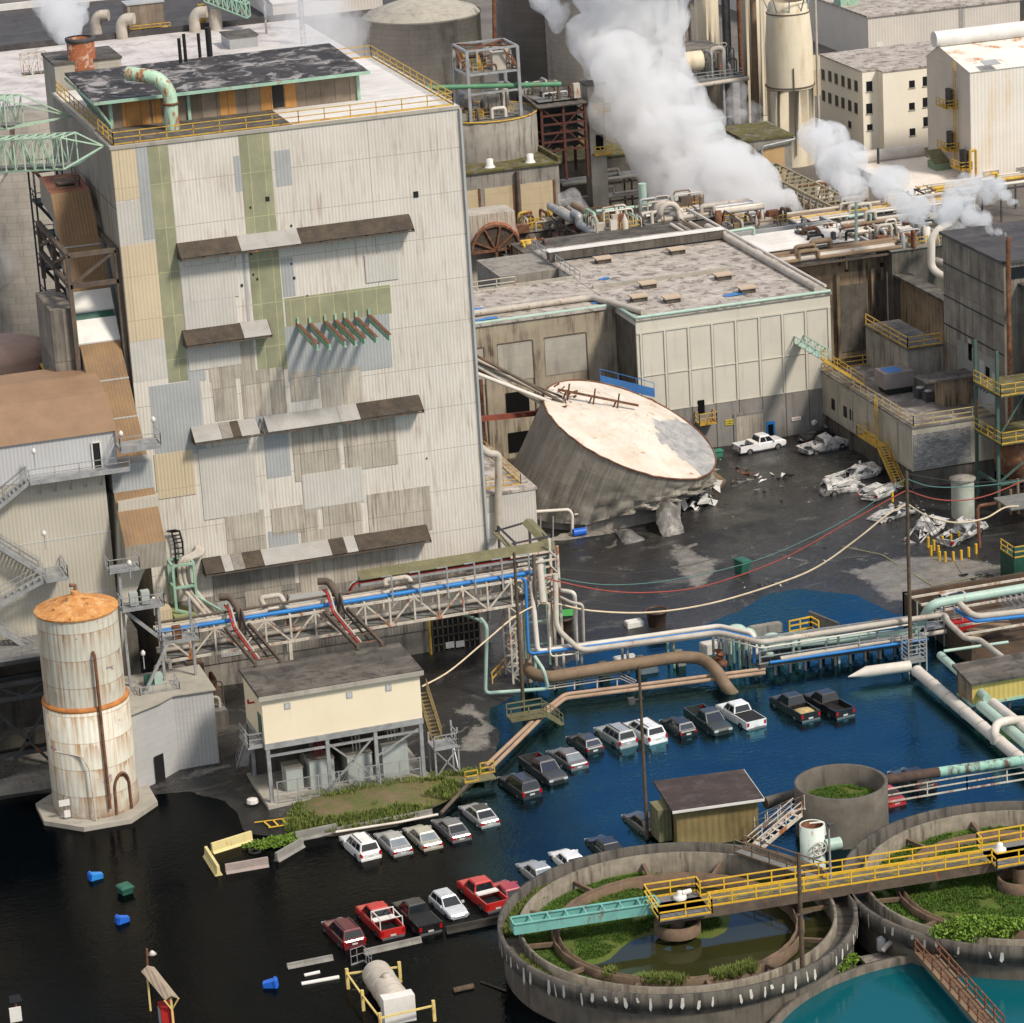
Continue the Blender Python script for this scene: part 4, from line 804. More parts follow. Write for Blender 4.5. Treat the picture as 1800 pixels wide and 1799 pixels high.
b = MB(); a_ = P(1015,492,CZ); c_ = P(925,440,CZ); b.rail([(a_.x, a_.y-1, CZ), (a_.x, c_.y, CZ)], 1.2, step=1.6, w=.08); tag(b.build('walkway_railing', M['rail']), 'galvanised walkway railing running back from the pit corner', 'railing')
# courtyard behind the left wing, rusty half drum, process blocks
PT2 = thing('process_block', 'concrete process block around the open pit left of the cream roof', 'building', (100, 362, 0))
b = MB(); b.box(a_.x, CX1-.3, 346.3, 352, 2, CZ-.02); b.box(104.5, 112, 352, CYB, 2, CZ-.02); b.build('wall', M['conc'], PT2); b = MB(); b.box(80, 104.5, 372, 375, 0, 11.5); b.build('rear_wall', M['conc'], PT2)
b = MB(); b.box(82, 104, 350, 372, 0, 6); b.build('floor_block', M['concd'], PT2)
for x in (84, 90, 96):
    b = MB(); b.box(x, x+4, 371.8, 372, 7, 10.6); b.build('bay', M['stain'], PT2)
q = PY(872,440,372); D = thing('half_drum', 'big rusty half drum casing with spokes behind the tower corner', 'drum', q); r_ = 3.0
b = MB(); n = 14; 
for k in range(n):
    a0, a1 = math.pi*k/n, math.pi*(k+1)/n
    b.quad((q.x+r_*math.cos(a1), q.y, q.z+r_*math.sin(a1)), (q.x+r_*math.cos(a0), q.y, q.z+r_*math.sin(a0)), (q.x+r_*math.cos(a0)+1.5, q.y+5, q.z+r_*math.sin(a0)), (q.x+r_*math.cos(a1)+1.5, q.y+5, q.z+r_*math.sin(a1)))
b.build('hood', mb_, D)
b = MB(); b.add([(q.x, q.y+.05, q.z)]+[(q.x+r_*math.cos(math.pi*k/n), q.y+.05, q.z+r_*math.sin(math.pi*k/n)) for k in range(n+1)], [(0, k+1, k+2) for k in range(n)]); b.build('end_plate', M['moss'], D)
b = MB()
for k in range(0, n+1, 3): b.beam((q.x, q.y-.1, q.z), (q.x+r_*math.cos(math.pi*k/n), q.y-.1, q.z+r_*math.sin(math.pi*k/n)), .22)
for k in range(n): b.beam((q.x+r_*math.cos(math.pi*k/n), q.y-.1, q.z+r_*math.sin(math.pi*k/n)), (q.x+r_*math.cos(math.pi*(k+1)/n), q.y-.1, q.z+r_*math.sin(math.pi*(k+1)/n)), .25)
b.beam((q.x-3, q.y-.1, q.z), (q.x+3, q.y-.1, q.z), .3); b.beam((q.x, q.y-.1, q.z-5), (q.x, q.y-.1, q.z), .3); b.build('spokes', M['rust'], D)
b = MB(); b.box(q.x-5, q.x+3.2, 374, 378, 6, q.z+4); tag(b.build('clad_block', M['tower_o']), 'low weathered clad block just behind the rusty half drum', 'building')
# mid roofs right of centre (process hall)
PH = thing('process_hall', 'stained tan process hall with deep recessed bays right of the cream building', 'building', (142, 360, 0))
HY = 352.0; HZ = 11.9
b = MB(); b.box(CX1+.1, 152.2, HY, 372, 0, HZ); b.box(112, CX1+.05, CYB+.1, 372, 0, HZ+2.2); b.build('wall', M['stain'], PH)
b = MB(); b.box(CX1+.1, 152.3, HY-.15, 372.1, HZ, HZ+.2); b.box(111.9, CX1+.08, CYB+.08, 372.1, HZ+2.2, HZ+2.4); b.build('roof', M['roofwood'], PH)
for x in (135.2, 140.2, 145.2, 149.6):
    b = MB(); b.box(x, x+.4, HY-.5, HY, .2, HZ-1.2); b.build('pilaster', M['stain'], PH); b = MB(); b.box(x+.5, x+3.9 if x < 149 else x+2.1, HY-.07, HY-.01, 1, HZ-2.8); b.build('bay', M['concd'], PH)
    b = MB(); b.box(x+1.3, x+1.7, HY-.1, HY, HZ-1.2, HZ-.7); b.build('vent', M['black'], PH)
b = MB(); b.box(152.3, 153.2, 300.5, HY+2, 0, 10.0); o = b.build('side_wing_wall', M['stain'], PH)
b = MB(); b.box(151.5, 153.4, 318, HY, 10.0, 10.3); b.build('side_wing_coping', M['roofwood'], PH)
b = MB(); v0 = PY(1566,460,HY-1.2); b.tube([(v0.x, HY-1.0, 1), (v0.x, HY-1.0, v0.z-.3), (v0.x+4.5, HY-1.0, v0.z-.2), (v0.x+6.5, HY-7, v0.z-.6), (v0.x+6.5, HY-14, v0.z-.7)], .5, 14, 0, 1.2); tag(b.build('vertical_duct', M['pipe']), 'grey insulated duct rising up the stained hall corner and turning right', 'duct')
v0 = PY(1637,410,346); v1 = PY(1637,470,346); b = MB(); b.tube([(v0.x+2.4, 346, v0.z+.8), (v0.x+1, 346, v0.z+.4), (v0.x, 346, v0.z-.6), (v1.x, 346, v1.z), (v1.x+.6, 345, v1.z-.8), (v1.x+3, 340, v1.z-1.2)], .45, 14, 0, .9); tag(b.build('white_duct', M['pipew']), 'bright white S shaped duct beside the dark corrugated building', 'duct')
# metal skin shed on the hall roof + parapet box
a_ = P(1370,438,13.4); D = thing('white_roof_shed', 'low white metal roofed shed with blue green side in the middle of the plant roofs', 'shed', (a_.x, a_.y, 12)); L_ = P(1505,405,13.4)
b = MB(); b.box(a_.x, L_.x, a_.y, a_.y+4.5, 12.1, 13.3); b.build('wall', mat('teal_side', (.06,.12,.13), (.20,.16,.05), .35, .8), D)
b = MB(); b.sheet([(a_.x-2.5, a_.y-.3, 13.35), (L_.x+.3, a_.y-.3, 13.35), (L_.x+.3, a_.y+6, 14.0), (a_.x-2.5, a_.y+6, 14.0)], .1); b.build('roof', M['roofwhite'], D)
for (p0, p1, h) in (((1240,430),(1440,385),1.3),((1440,385),(1545,432),1.3)):
    a_ = P(*p0, 13.2); c_ = P(*p1, 13.2); b = MB()
    if p0[0] == 1240: b.box(a_.x, c_.x, a_.y+2, a_.y+2.3, 12.1, 13.6); lb = 'pale grey parapet wall behind the white roofed shed'
    else: b.box(a_.x, a_.x+.35, c_.y, a_.y, 12.1, 13.6); lb = 'pale grey parapet wall right of the white roofed shed'
    tag(b.build('parapet_wall', M['tower_g']), lb, 'wall')
# ---------------------------------------------------------------- dark corrugated building, right edge
DX, DY = 141.9, 299.6; DZ = 23.6
DB = thing('dark_corrugated_building', 'tall dark streaked corrugated building at the right edge with black roof', 'building', (145, 306, 0))
b = MB(); b.box(DX, 160, DY, 314.2, 1, DZ); b.build('wall', M['ducting'], DB)
b = MB(); b.box(DX-.04, DX, DY+2, 311, 6.5, 13.0); b.build('lower_panel', mat('grey_green_sheet', (.26,.26,.235), (.19,.19,.17), .4, .7, corr=.4, streak=.7, sc=(.1,.09,.08)), DB)
b = MB(); b.box(DX-.3, 160.2, DY-.3, 314.5, DZ, DZ+.3); b.build('roof', M['tar'], DB)
b = MB(); b.box(DX-.09, DX-.05, DY+2.3, 308.5, 6.6, 9.4); b.build('pale_panel', M['tower_g'], DB)
for k in range(9):
    b = MB(); y = DY+2.6+k*.7; b.beam((DX-.05, y, 9.7), (DX-.9, y, 9.5), .1); b.build('bracket', M['darksteel'], DB)
for (x, y, s, m_) in ((1706,619,.9,'darkvoid'),(1705,607,.6,'tower_g'),(1727,655,1.3,'tower_g'),(1737,662,1.0,'darkvoid'),(1748,673,1.0,'tower_g')):
    p = PX(x, y, DX); b = MB(); b.box(DX-.07, DX-.005, p.y-s*.45, p.y+s*.45, p.z-s, p.z+s); b.build('window', M[m_], DB)
for f in (20.6, 17.1, 14.0):
    b = MB(); b.box(DX-.05, DX, DY+.05, 314.2, f-.07, f+.07); b.build('seam', M['black'], DB)
b = MB(); b.box(144.2, 160, DY-2.5, DY-.01, 1, 21.0); b.build('front_bay', M['ducting'], DB); b = MB(); b.box(143.5, 160, DY-2.9, DY-.02, 21.0, 21.4); b.build('bay_roof', M['tar'], DB)
p = PY(1788,460,DY-.3); b = MB(); b.box(p.x-1.1, 160, DY-.08, DY-.02, 21.9, 23.1); b.build('window', M['glassd'], DB)
q0 = PY(1772,418,DY-.8); b = MB(); b.tube([(q0.x, DY-.8, 2), (q0.x, DY-.8, q0.z-.4), (q0.x+.15, DY-.8, q0.z)], .26, 10); tag(b.build('steam_vent_pipe', M['rust']), 'thin rusty vent pipe running the full height of the dark building corner', 'pipe')
# ---------------------------------------------------------------- low building on legs
LX, LYY = 132.55, 301.9
LW = thing('low_building', 'low pale flat roofed building raised on columns with grey block end wall', 'building', (137, 312, 0))
b = MB(); b.box(LX, DX-.05, LYY, 325.8, 2.4, 7.0); b.build('wall', M['cream2'] if 'cream2' in M else mat('dirty_cream', (.44,.40,.32), (.33,.30,.24), .4, .8, streak=.8, sc=(.12,.10,.08)), LW)
b = MB(); b.box(LX+.1, LX+6.5, LYY-.06, LYY, 2.5, 6.3); b.build('block_wall', M['brick'], LW)
b = MB(); b.box(LX+.2, DX-.1, LYY+.2, 325, -.5, 2.4); b.build('undercroft', M['concd'], LW)
b = MB(); b.box(LX-.1, LX+9.2, LYY-.15, 325.9, 7.0, 7.2); b.build('roof', M['roofwood2'] if 'roofwood2' in M else mat('low_roof', (.19,.17,.155), (.11,.10,.09), .35, .85, spots=.7, spc=(.36,.33,.31)), LW)
b = MB(); b.box(LX-.06, LX, LYY, 325.8, 2.4, 2.75); b.box(LX-.06, LX, LYY, 325.8, 6.7, 7.0); b.build('band', M['concl'], LW)
for y in (305.5, 309.5, 313.5, 317.5, 321.5):
    b = MB(); b.box(LX-.1, LX, y-.12, y+.12, 2.75, 6.7); b.build('pilaster', M['concl'], LW)
for (x, y) in ((1465,711),(1486,724),(1497,730)):
    p = PX(x, y, LX); b = MB(); b.box(LX-.08, LX-.005, p.y-.4, p.y+.4, p.z-.6, p.z+.6); b.build('window', M['glassd'], LW)
for y in (303, 310, 318, 325):
    b = MB(); b.beam((LX+.0, y, -.5), (LX+.0, y, 2.4), .45); b.build('column', M['concd'], LW)
b = MB(); b.rail([(LX+.2, 325.3, 7.2), (LX+.2, LYY+.1, 7.2), (LX+9, LYY+.1, 7.2)], 1.1, step=1.9, w=.08); b.build('railing', M['yellow3'] if 'yellow3' in M else mat('pale_yellow', (.50,.40,.20), (.36,.29,.16), 1, .7, rust=.2), LW)
b = MB(); b.rail([(LX+.2, 325.6, 7.2), (DX, 325.6, 7.2)], 1.1, step=1.9, w=.08); b.build('rear_railing', M['yellow'], LW)
q = P(1573,688,7.2); D = thing('cooling_unit', 'big square brown rooftop air unit with blue tarpaulin on top of the low building', 'air unit', q)
b = MB(); b.box(q.x-1.3, q.x+1.5, q.y-1.2, q.y+1.2, 7.25, 7.9); b.build('curb', M['black'], D); b = MB(); b.box(q.x-1.7, q.x+1.7, q.y-1.3, q.y+1.4, 7.9, 9.6); b.build('casing', mat('unit_brown', (.24,.21,.20), (.17,.15,.145), .5, .6), D)
b = MB(); b.box(q.x-1.2, q.x+.5, q.y-1, q.y+.9, 9.6, 9.66); b.build('cover', M['tblue'], D)
for i, (x, y, lb) in enumerate(((1618,697,'small round topped condenser unit, left one of the pair on the low roof'),(1633,703,'small round topped condenser unit, right one of the pair on the low roof'))):
    q = P(x, y, 7.3); D = thing('condenser', lb, 'air unit', q, 'condensers on the low roof'); b = MB(); b.box(q.x-.55, q.x+.55, q.y-.55, q.y+.55, 7.25, 8.25); b.build('casing', M['darksteel'], D); b = MB(); b.lathe([(.02,8.35),(.45,8.35),(.45,8.25)], (q.x,q.y,0), 14); b.build('fan_cover', M['rail'], D)
q = P(1655,712,7.2); b = MB(); b.box(q.x-.2, DX-.1, q.y-1, q.y+1.2, 7.2, 10.2); D = thing('stair_hut', 'narrow rooftop hut with dark overhanging roof against the dark building', 'hut', q); b.build('wall', M['stain'], D); b = MB(); b.box(q.x-2.5, DX-.06, q.y-1.6, q.y+1.4, 10.2, 10.35); b.build('roof', M['roofwood'], D)
# upper tier with railing
q = P(1585,600,9); b = MB(); q2 = PY(1585,590,316); b.box(q2.x, 141.8, 314.5, 325.7, 7.2, 11.5); D = thing('upper_tier', 'small concrete upper tier with yellow railing behind the low roof', 'building', (q2.x, 316, 7)); b.build('wall', M['conc'], D)
b = MB(); b.box(q2.x-.2, 141.85, 314.3, 325.9, 11.5, 11.7); b.build('roof', M['roofwood'], D); b = MB(); b.rail([(q2.x, 325.6, 11.7), (q2.x, 314.5, 11.7), (141.6, 314.5, 11.7)], 1.2, step=1.9, w=.09); b.build('railing', M['yellow'], D)
# stair down the outside corner of the low building
D = thing('caged_ladder', 'pale yellow access stair and ladder at the corner of the low building', 'ladder', P(1600,880)); p = PX(1548,760,LX-.2)
b = MB(); b.box(LX-1.4, LX-.1, p.y-1.5, p.y+3.5, 3.4, 3.5); b.rail([(LX-.1, p.y+3.5, 3.5), (LX-1.4, p.y+3.5, 3.5), (LX-1.4, p.y-1.5, 3.5)], 1.1, step=1.1, w=.08); b.build('landing', M['yellow'], D)
stair('stair_flight', (LX-.3, p.y-1.5, 3.4), (LX-.3, p.y-6.0, 0.1), .9, M['yellow'], D, V((-1,0,0)))
b = MB(); y = p.y+.3
for s in (0, .6): b.beam((LX-.4, y+s, 3.5), (LX-.4, y+s, 8.4), .08)
for k in range(16): b.beam((LX-.4, y, 3.6+k*.3), (LX-.4, y+.6, 3.6+k*.3), .05)
b.build('ladder', M['yellow'], D)
# gangway hung from the cream wall
p = PY(1397,590,CY0-.2); g1 = V((p.x+.1, CY0-7.4, p.z-.2)); D = thing('gangway', 'pale green blue gangway sticking out from the cream wall to a yellow stair', 'gangway', p)
gx = PY(1452,608,CY0-6.5)
b = MB()
for o_ in (0, 1.1): b.truss((p.x+o_, CY0-.1, p.z-.9), (p.x+o_, CY0-7, p.z-.9), .8, 7, .09)
b.box(p.x, p.x+1.1, CY0-7, CY0-.1, p.z-.95, p.z-.85); b.build('truss', M['mintp'], D)
stair('stair_flight', (p.x+.2, CY0-7, p.z-.9), (p.x+.2+4.5, CY0-7, 7.3), .9, M['yellow'], D, V((0,-1,0)))
# ---------------------------------------------------------------- middle distance plant
BB = thing('panelled_building', 'tan panelled concrete building with mossy roof under the concrete tank', 'building', (121, 405, 0))
b = MB(); b.box(108, 127.5, 400, 424, 0, 16.9); b.build('wall', M['conc'], BB)
for i, (x0, x1) in enumerate(((112.2,116.6),(117.4,121.2),(122.2,126.6))):
    b = MB(); b.box(x0, x1, 399.93, 400, 3, 14.8); b.build('render_panel', M['beige'], BB); b = MB(); b.box(x1, x1+.25, 399.8, 400, 3, 14.9); b.build('panel_edge', M['rust'], BB)
b = MB(); b.box(107.8, 127.8, 399.7, 424.2, 16.9, 17.15); b.box(127.4, 127.8, 399.8, 424, 17.15, 17.7); b.build('roof', M['moth'], BB)
b = MB(); b.tube([(121.8, 399.6, 3), (121.8, 399.6, 16.6)], .28, 8); b.build('downpipe', M['brownsteel'], BB)
for i, (x, lb) in enumerate(((114.8,'small white roof vent on the tan panelled building, leftmost'),(118.8,'small white roof vent in the middle of the mossy roof edge'),(124.2,'small white roof vent nearest the right corner of the mossy roof'))):
    b = MB(); b.lathe([(.7,17.15),(.45,17.5),(.45,18.2),(.02,18.3)], (x, 401.5, 0), 14); tag(b.build('roof_vent', M['white']), lb, 'vent', 'white vents on the mossy roof')
q = PY(862, 207, 408); CT = thing('concrete_tank', 'round concrete tank with yellow rim under the open steel frame', 'tank', (120.2, 410, 17))
b = MB(); b.lathe([(6.9, 17.1),(6.9, 22.3),(6.5, 22.3),(6.5, 21.9),(.1, 21.9)], (121.2, 411, 0), 64); b.build('shell', M['conc'], CT)
b = MB(); b.tube([(121.2+6.95*math.cos(a/24*6.283), 411+6.95*math.sin(a/24*6.283), 22.35) for a in range(25)], .12, 6); b.build('rim', M['yellow'], CT)
# open steel frame on the tank
SF = thing('open_steel_frame', 'tall grey open steel frame standing on the round concrete tank', 'frame', (119, 411, 22))
x0, x1, y0, y1 = 118.4, 125.2, 407.5, 413.5; ztp = PY(803,78,y1).z; 
b = MB()
for x in (x0, x1):
    for y in (y0, y1): b.beam((x, y, 22), (x, y, ztp), .38)
for z in (ztp, 28, 25.5):
    b.beam((x0,y0,z),(x1,y0,z),.25); b.beam((x0,y1,z),(x1,y1,z),.25); b.beam((x0,y0,z),(x0,y1,z),.25); b.beam((x1,y0,z),(x1,y1,z),.25)
b.build('frame', M['rail'], SF); b = MB(); b.beam((x0,y0,ztp),(x1,y1,ztp),.2); b.beam((x1,y0,ztp),(x0,y1,ztp+.02),.2)
b.beam((x0,y0,28),(x0,y1,ztp),.2); b.beam((x1,y0,28),(x1,y1,ztp),.2); b.beam((x0,y1,28),(x1,y1,ztp),.2); b.beam((x1,y0,28),(x1-2,y0,ztp),.2); b.build('brace', M['rust'], SF)
b = MB(); b.box(x0, x1, y0, y1, 27.9, 28.05); b.build('deck', M['deck'], SF)
def clutter(name, label, x0, x1, y0, y1, z, n, mats, seed=1, h=1.6, cat='machinery', rmax=.22):
    """a bank of pipes, valves and small vessels bolted to one base: one thing with its pieces as parts"""
    R = random.Random(seed); D = thing(name, label, cat, ((x0+x1)/2, (y0+y1)/2, z))
    b = MB(); b.box(x0, x1, y0, y1, z, z+.12); b.build('base', M['deck'], D)
    for k in range(n):
        b = MB(); m = R.choice(mats); r = R.uniform(.06, rmax); x = R.uniform(x0, x1); y = R.uniform(y0, y1); t = R.random()
        if t < .55:
            p = V((x, y, z)); pts = [p]; ax = R.choice((0, 1)); hh = R.uniform(.3, h); pts.append(p+V((0,0,hh)))
            L_ = R.uniform(1, 4)*R.choice((-1, 1)); q = pts[-1]+V((L_ if ax else 0, 0 if ax else L_, 0)); q.x = min(max(q.x, x0), x1); q.y = min(max(q.y, y0), y1); pts.append(q); pts.append(V((q.x, q.y, z)))
            b.tube(pts, r, 7, 0, .4); b.build('pipe', M[m], D)
        elif t < .75: b.lathe([(r*2.2, z), (r*2.2, z+h*.8*R.random()+.4), (.02, z+h*.9)], (x, y, 0), 12); b.build('vessel', M[m], D)
        elif t < .9: w_ = R.uniform(.3, .9); b.box(x-w_, x+w_, y-w_*.7, y+w_*.7, z+.1, z+R.uniform(.5, h)); b.build('cabinet', M[m], D)
        else: b.rail([(x, y, z), (min(x1, x+2.5), y, z)], 1.1, step=1.2, w=.09); b.build('railing', M['yellow'], D)
    return D
clutter('machinery_deck', 'crowded deck of coloured machinery inside the open steel frame', x0+.3, x1-.3, y0+.3, y1-.3, 28.06, 22, ['rust','yellow','pipe','pipe','brownsteel','rust'], 3, 2.6)
clutter('machinery_bank', 'pale pipes and vessels on top of the round concrete tank', 116.5, 125, 408, 415, 22.0, 22, ['pipe','rail','pipew','brownsteel','conc'], 5, 3.2, rmax=.35)
a_ = PY(700,146,406); c_ = PY(985,148,409); b = MB(); b.tube([(a_.x-4, 406, a_.z-.4), (c_.x, 409, c_.z)], .33, 10); D = tag(b.build('green_pipe', mat('green_pipe', (.09,.26,.14), (.07,.17,.09), .5, .5, rust=.1)), 'long straight dark green pipe crossing in front of the steel frame', 'pipe')
# rusty dark steel structure
RS = thing('rusty_steel_structure', 'dark rusty multi level steel structure right of the concrete tank', 'frame', (131, 412, 10))
x0, x1, y0, y1 = PY(953,230,408).x, PY(1030,230,408).x, 408, 418; zt = PY(953,190,408).z; zb_ = PY(953,268,408).z-4
b = MB()
for i in range(3):
    for j in range(3): b.beam((x0+(x1-x0)*i/2, y0+(y1-y0)*j/2, zb_), (x0+(x1-x0)*i/2, y0+(y1-y0)*j/2, zt), .32)
nl = 5
for k in range(nl+1):
    z = zb_+4+(zt-zb_-4)*k/nl
    for j in range(3): b.beam((x0, y0+(y1-y0)*j/2, z), (x1, y0+(y1-y0)*j/2, z), .25)
    for i in range(3): b.beam((x0+(x1-x0)*i/2, y0, z), (x0+(x1-x0)*i/2, y1, z), .25)
b.beam((x0,y0,zb_+4),(x1,y0,zt),.15); b.beam((x1,y0,zb_+4),(x0,y0,zt),.15); b.build('frame', mat('deep_rust', (.10,.035,.025), (.05,.025,.02), 1, .85), RS)
b = MB(); b.sheet([(x0-.5, y0-.5, zt+.1), (x1+.3, y0-.5, zt+.1), (x1+.3, y1+2, zt+1.2), (x0-.5, y1+2, zt+1.2)], .15); b.build('roof', M['roofwood'], RS)
b = MB(); b.box(x0+.6, x1-.6, y0+1.5, y1, zb_+4, zt-.4); b.build('dark_core', M['black'], RS)
clutter('machinery_bank', 'tangle of rusty pipes on the roof of the rusty steel structure', x0, x1-.5, y0+1, y1, zt+.5, 16, ['rust','brownsteel','pipe','rail'], 8, 2.2)
p = PY(1045,150,410); q = PY(1045,330,410); EL = thing('lift_shaft', 'narrow pale concrete lift shaft with small platforms right of the rusty structure', 'tower', (p.x, 410, q.z))
b = MB(); b.box(p.x-1.0, p.x+1.2, 410, 412.4, q.z-6, p.z); b.build('wall', M['concl'], EL); b = MB(); b.box(p.x-1.3, p.x+1.5, 409.7, 412.7, p.z, p.z+.2); b.build('roof', M['roofwood'], EL)
for zz in (p.z-3.4, p.z-9): b = MB(); b.box(p.x-.8, p.x+1.6, 408.8, 410, zz-.1, zz); b.rail([(p.x-.8,408.9,zz),(p.x+1.6,408.9,zz)],1,step=.8,w=.1); b.build('platform', M['yellow'], EL)
b = MB(); b.box(p.x-.2, p.x+.8, 409.9, 410, p.z-8.7, p.z-6.6); b.build('window', M['darkvoid'], EL)
b = MB(); b.box(128, 150, 424, 450, 0, 11.5); D = thing('mossy_roof_block', 'low dark block with a mossy green roof behind the steam', 'building', (139, 437, 0)); b.build('wall', M['concd'], D)
b = MB(); b.box(127.8, 150.2, 423.8, 450.2, 11.5, 11.7); b.build('roof', M['moth'], D)
b = MB(); b.box(127.9, 134.5, 399, 424, 0, 8.5); tag(b.build('dark_block', M['concd']), 'dark low block between the tan panelled building and the pipe racks', 'building')
# big silos
def bigsilo(name, label, px, Y, rpx, ytop, m, dome=False):
    c_ = PY(px, ytop, Y); r = rpx/(FPX/((c_-CAM).dot(CF))); D = thing(name, label, 'silo', (c_.x, Y, 0))
    b = MB(); b.lathe([(r, 0), (r, c_.z)] if not dome else [(r, 0), (r, c_.z-.5), (r*1.015, c_.z-.45), (r*1.015, c_.z-.1)], (c_.x, Y, 0), 72); b.build('shell', m, D)
    b = MB()
    if dome: b.lathe([(r*1.0, c_.z-.3), (r*.93, c_.z+.35), (r*.5, c_.z+1.5), (r*.1, c_.z+2.2), (.02, c_.z+2.2)], (c_.x, Y, 0), 72)
    else: b.lathe([(r, c_.z), (.02, c_.z+1)], (c_.x, Y, 0), 48)
    b.build('roof', M['concl'] if dome else M['conc'], D); return c_, r
M['silod'] = mat('silo_concrete', (.33,.30,.26), (.24,.22,.19), .2, .85, streak=.9, sc=(.09,.085,.075), sth=.5, rs=.22, panel=(1.4,.7,1), pv=.08, seam=(.75,.74,.72), ms=.03)
bigsilo('domed_silo', 'wide domed concrete silo directly behind the tower roof', 741, 452, 103, 22, M['silod'], True)
bigsilo('concrete_silo', 'dark streaked concrete silo between the domed silo and the steam', 975, 462, 112, -90, mat('silo_shaded', (.20,.18,.155), (.14,.125,.11), .2, .85, streak=.9, sc=(.05,.05,.045), rs=.22, panel=(1.4,.7,1), pv=.08, seam=(.75,.74,.72), ms=.03))  # copy of the silo concrete with its shade painted in as darker colour
bigsilo('concrete_silo', 'tall concrete silo half hidden by the great steam plume', 1061, 444, 110, -90, M['silod'])
b = MB(); b.tube([PY(868,-30,445), PY(870,120,445)], .3, 8); tag(b.build('downpipe', M['rust']), 'thin rusty downpipe in the gap between the domed silo and the dark silo', 'pipe')
# tan tower with corner
q = PY(1366,240,418); D = thing('tan_tower', 'tan rendered square tower with a green louvre behind the steam', 'building', (165, 424, 0))
xa, xb = PY(1300,250,420).x, PY(1391,240,420).x; zt = PY(1391,240,420).z
b = MB(); b.box(xa, xb, 420, 430, 0, zt); b.build('wall', M['conc'], D); b = MB(); x5 = PY(1341,300,420).x; b.box(x5, xb-1.1, 419.9, 420, 0, zt-1.3); b.build('render_panel', mat('orange_render', (.50,.32,.16), (.42,.27,.13), .5, .8, streak=.3, sc=(.2,.12,.07)), D)
b = MB(); b.box(xa-.3, xb+.3, 419.8, 430.3, zt, zt+.3); b.box(xa, xa+.3, 420, 430, zt+.3, zt+.8); b.build('roof', M['moth'], D)
b = MB(); b.tube([(x5-.3, 419.4, 2), (x5-.3, 419.4, zt-.8), (xb+.4, 419.4, zt-.3), (xb+.4, 430, zt+.2)], .16, 8, 0, .6); b.build('pipe', M['rail'], D)
p = PY(1357,305,419.9); b = MB(); b.box(p.x-1, p.x+1, 419.8, 419.89, p.z-1.2, p.z+1.2); o = b.build('louvre', M['green'], D)
b = MB(); b.tube([(p.x-.2, 419.6, p.z+.7), (p.x, 418.8, p.z), (p.x, 418.9, p.z-1.3)], .17, 8, 0, .3); b.build('vent', M['pipew'], o)
b = MB(); a_ = PY(1262,224,415); c_ = PY(1240,232,409); b.tube([a_, c_+V((-4,0,-.2))], .75, 14); tag(b.build('mint_pipe_end', M['mintp']), 'short fat mint pipe end poking out of the steam left of the tan tower', 'pipe')
# vessels
def vessel(name, label, px, Y, rp, ytop, ybot, m, prof=None, grp=None):
    t = PY(px, ytop, Y); g = PY(px, ybot, Y); s = FPX/((t-CAM).dot(CF)); r = rp/s; D = thing(name, label, 'vessel', (t.x, Y, 0), grp)
    b = MB(); pr = [(r, min(0, g.z)), (r, g.z+.1)]+[(r*f, g.z+(t.z-g.z)*h) for h, f in (prof or [(0, 1), (1, 1)])]; b.lathe(pr, (t.x, Y, 0), 48); b.build('shell', m, D); return t, r, D
t, r, D = vessel('digester_vessel', 'tall cream bulbous digester vessel with rust stains, nearest of its row', 1384, 455, 42, 0, 155, M['digest'], [(0,1),(.02,1),(.5,1),(.75,.93),(.86,.90),(.97,.80),(1.0,.72)])
for y_, k in ((150,1.01),(22,.88)):
    p = PY(1384,y_,455); b = MB(); b.lathe([(r*k, p.z),(r*k+.15, p.z),(r*k+.15, p.z+.15),(r*k, p.z+.15)], (t.x,455,0), 48); b.build('ring', M['brownsteel'], D)
b = MB(); b.tube([(t.x-.8, 455-r-.1, 2), (t.x-.8, 455-r-.05, 15)], .09, 6); b.build('conduit', M['brownsteel'], D)
b = MB(); zz = PY(1384,10,455).z
for k in range(10): a = k/10*6.283; b.beam((t.x+math.cos(a)*r*.85, 455+math.sin(a)*r*.85, zz-.6), (t.x+math.cos(a)*(r+.6), 455+math.sin(a)*(r+.6), zz+2), .15)
b.lathe([(r+.5,zz+2),(r+.8,zz+2),(r+.8,zz+2.2)], (t.x,455,0), 24); b.build('platform', M['rail'], D)
vessel('digester_vessel', 'pale streaked digester vessel just left of the nearest one', 1316, 470, 17, -30, 200, M['digest'])
vessel('digester_vessel', 'wide cream vessel partly hidden behind the thin stacks', 1336, 480, 25, -30, 200, M['digest']); vessel('cream_vessel', 'plain cream vessel behind the pipework left of the stacks', 1240, 492, 21, -30, 150, M['digest'])
for px, Y, rp, m, lb in ((1195,480,6,'pipe','thin grey stack at the left of the vessels'),(1209,485,3,'brownsteel','very thin dark stack beside the grey stack'),(1274,470,8,'darksteel','dark grey stack in front of the vessels'),(1297,468,4,'rust','thin rusty stack between dark stack and pale vessel'),(1322,460,6,'pipeb','brown stack running down between the digesters'),(1432,458,2.5,'pipe','thin pipe riser on the right flank of the nearest digester')):
    t2 = PY(px,-30,Y); b = MB(); rr = rp/12.3; b.tube([(t2.x, Y, 1), (t2.x, Y, t2.z)], rr, 14); tag(b.build('stack', M[m]), lb, 'stack', 'stacks round the digester vessels')
    for zz in (12, 18, 24):
        pass
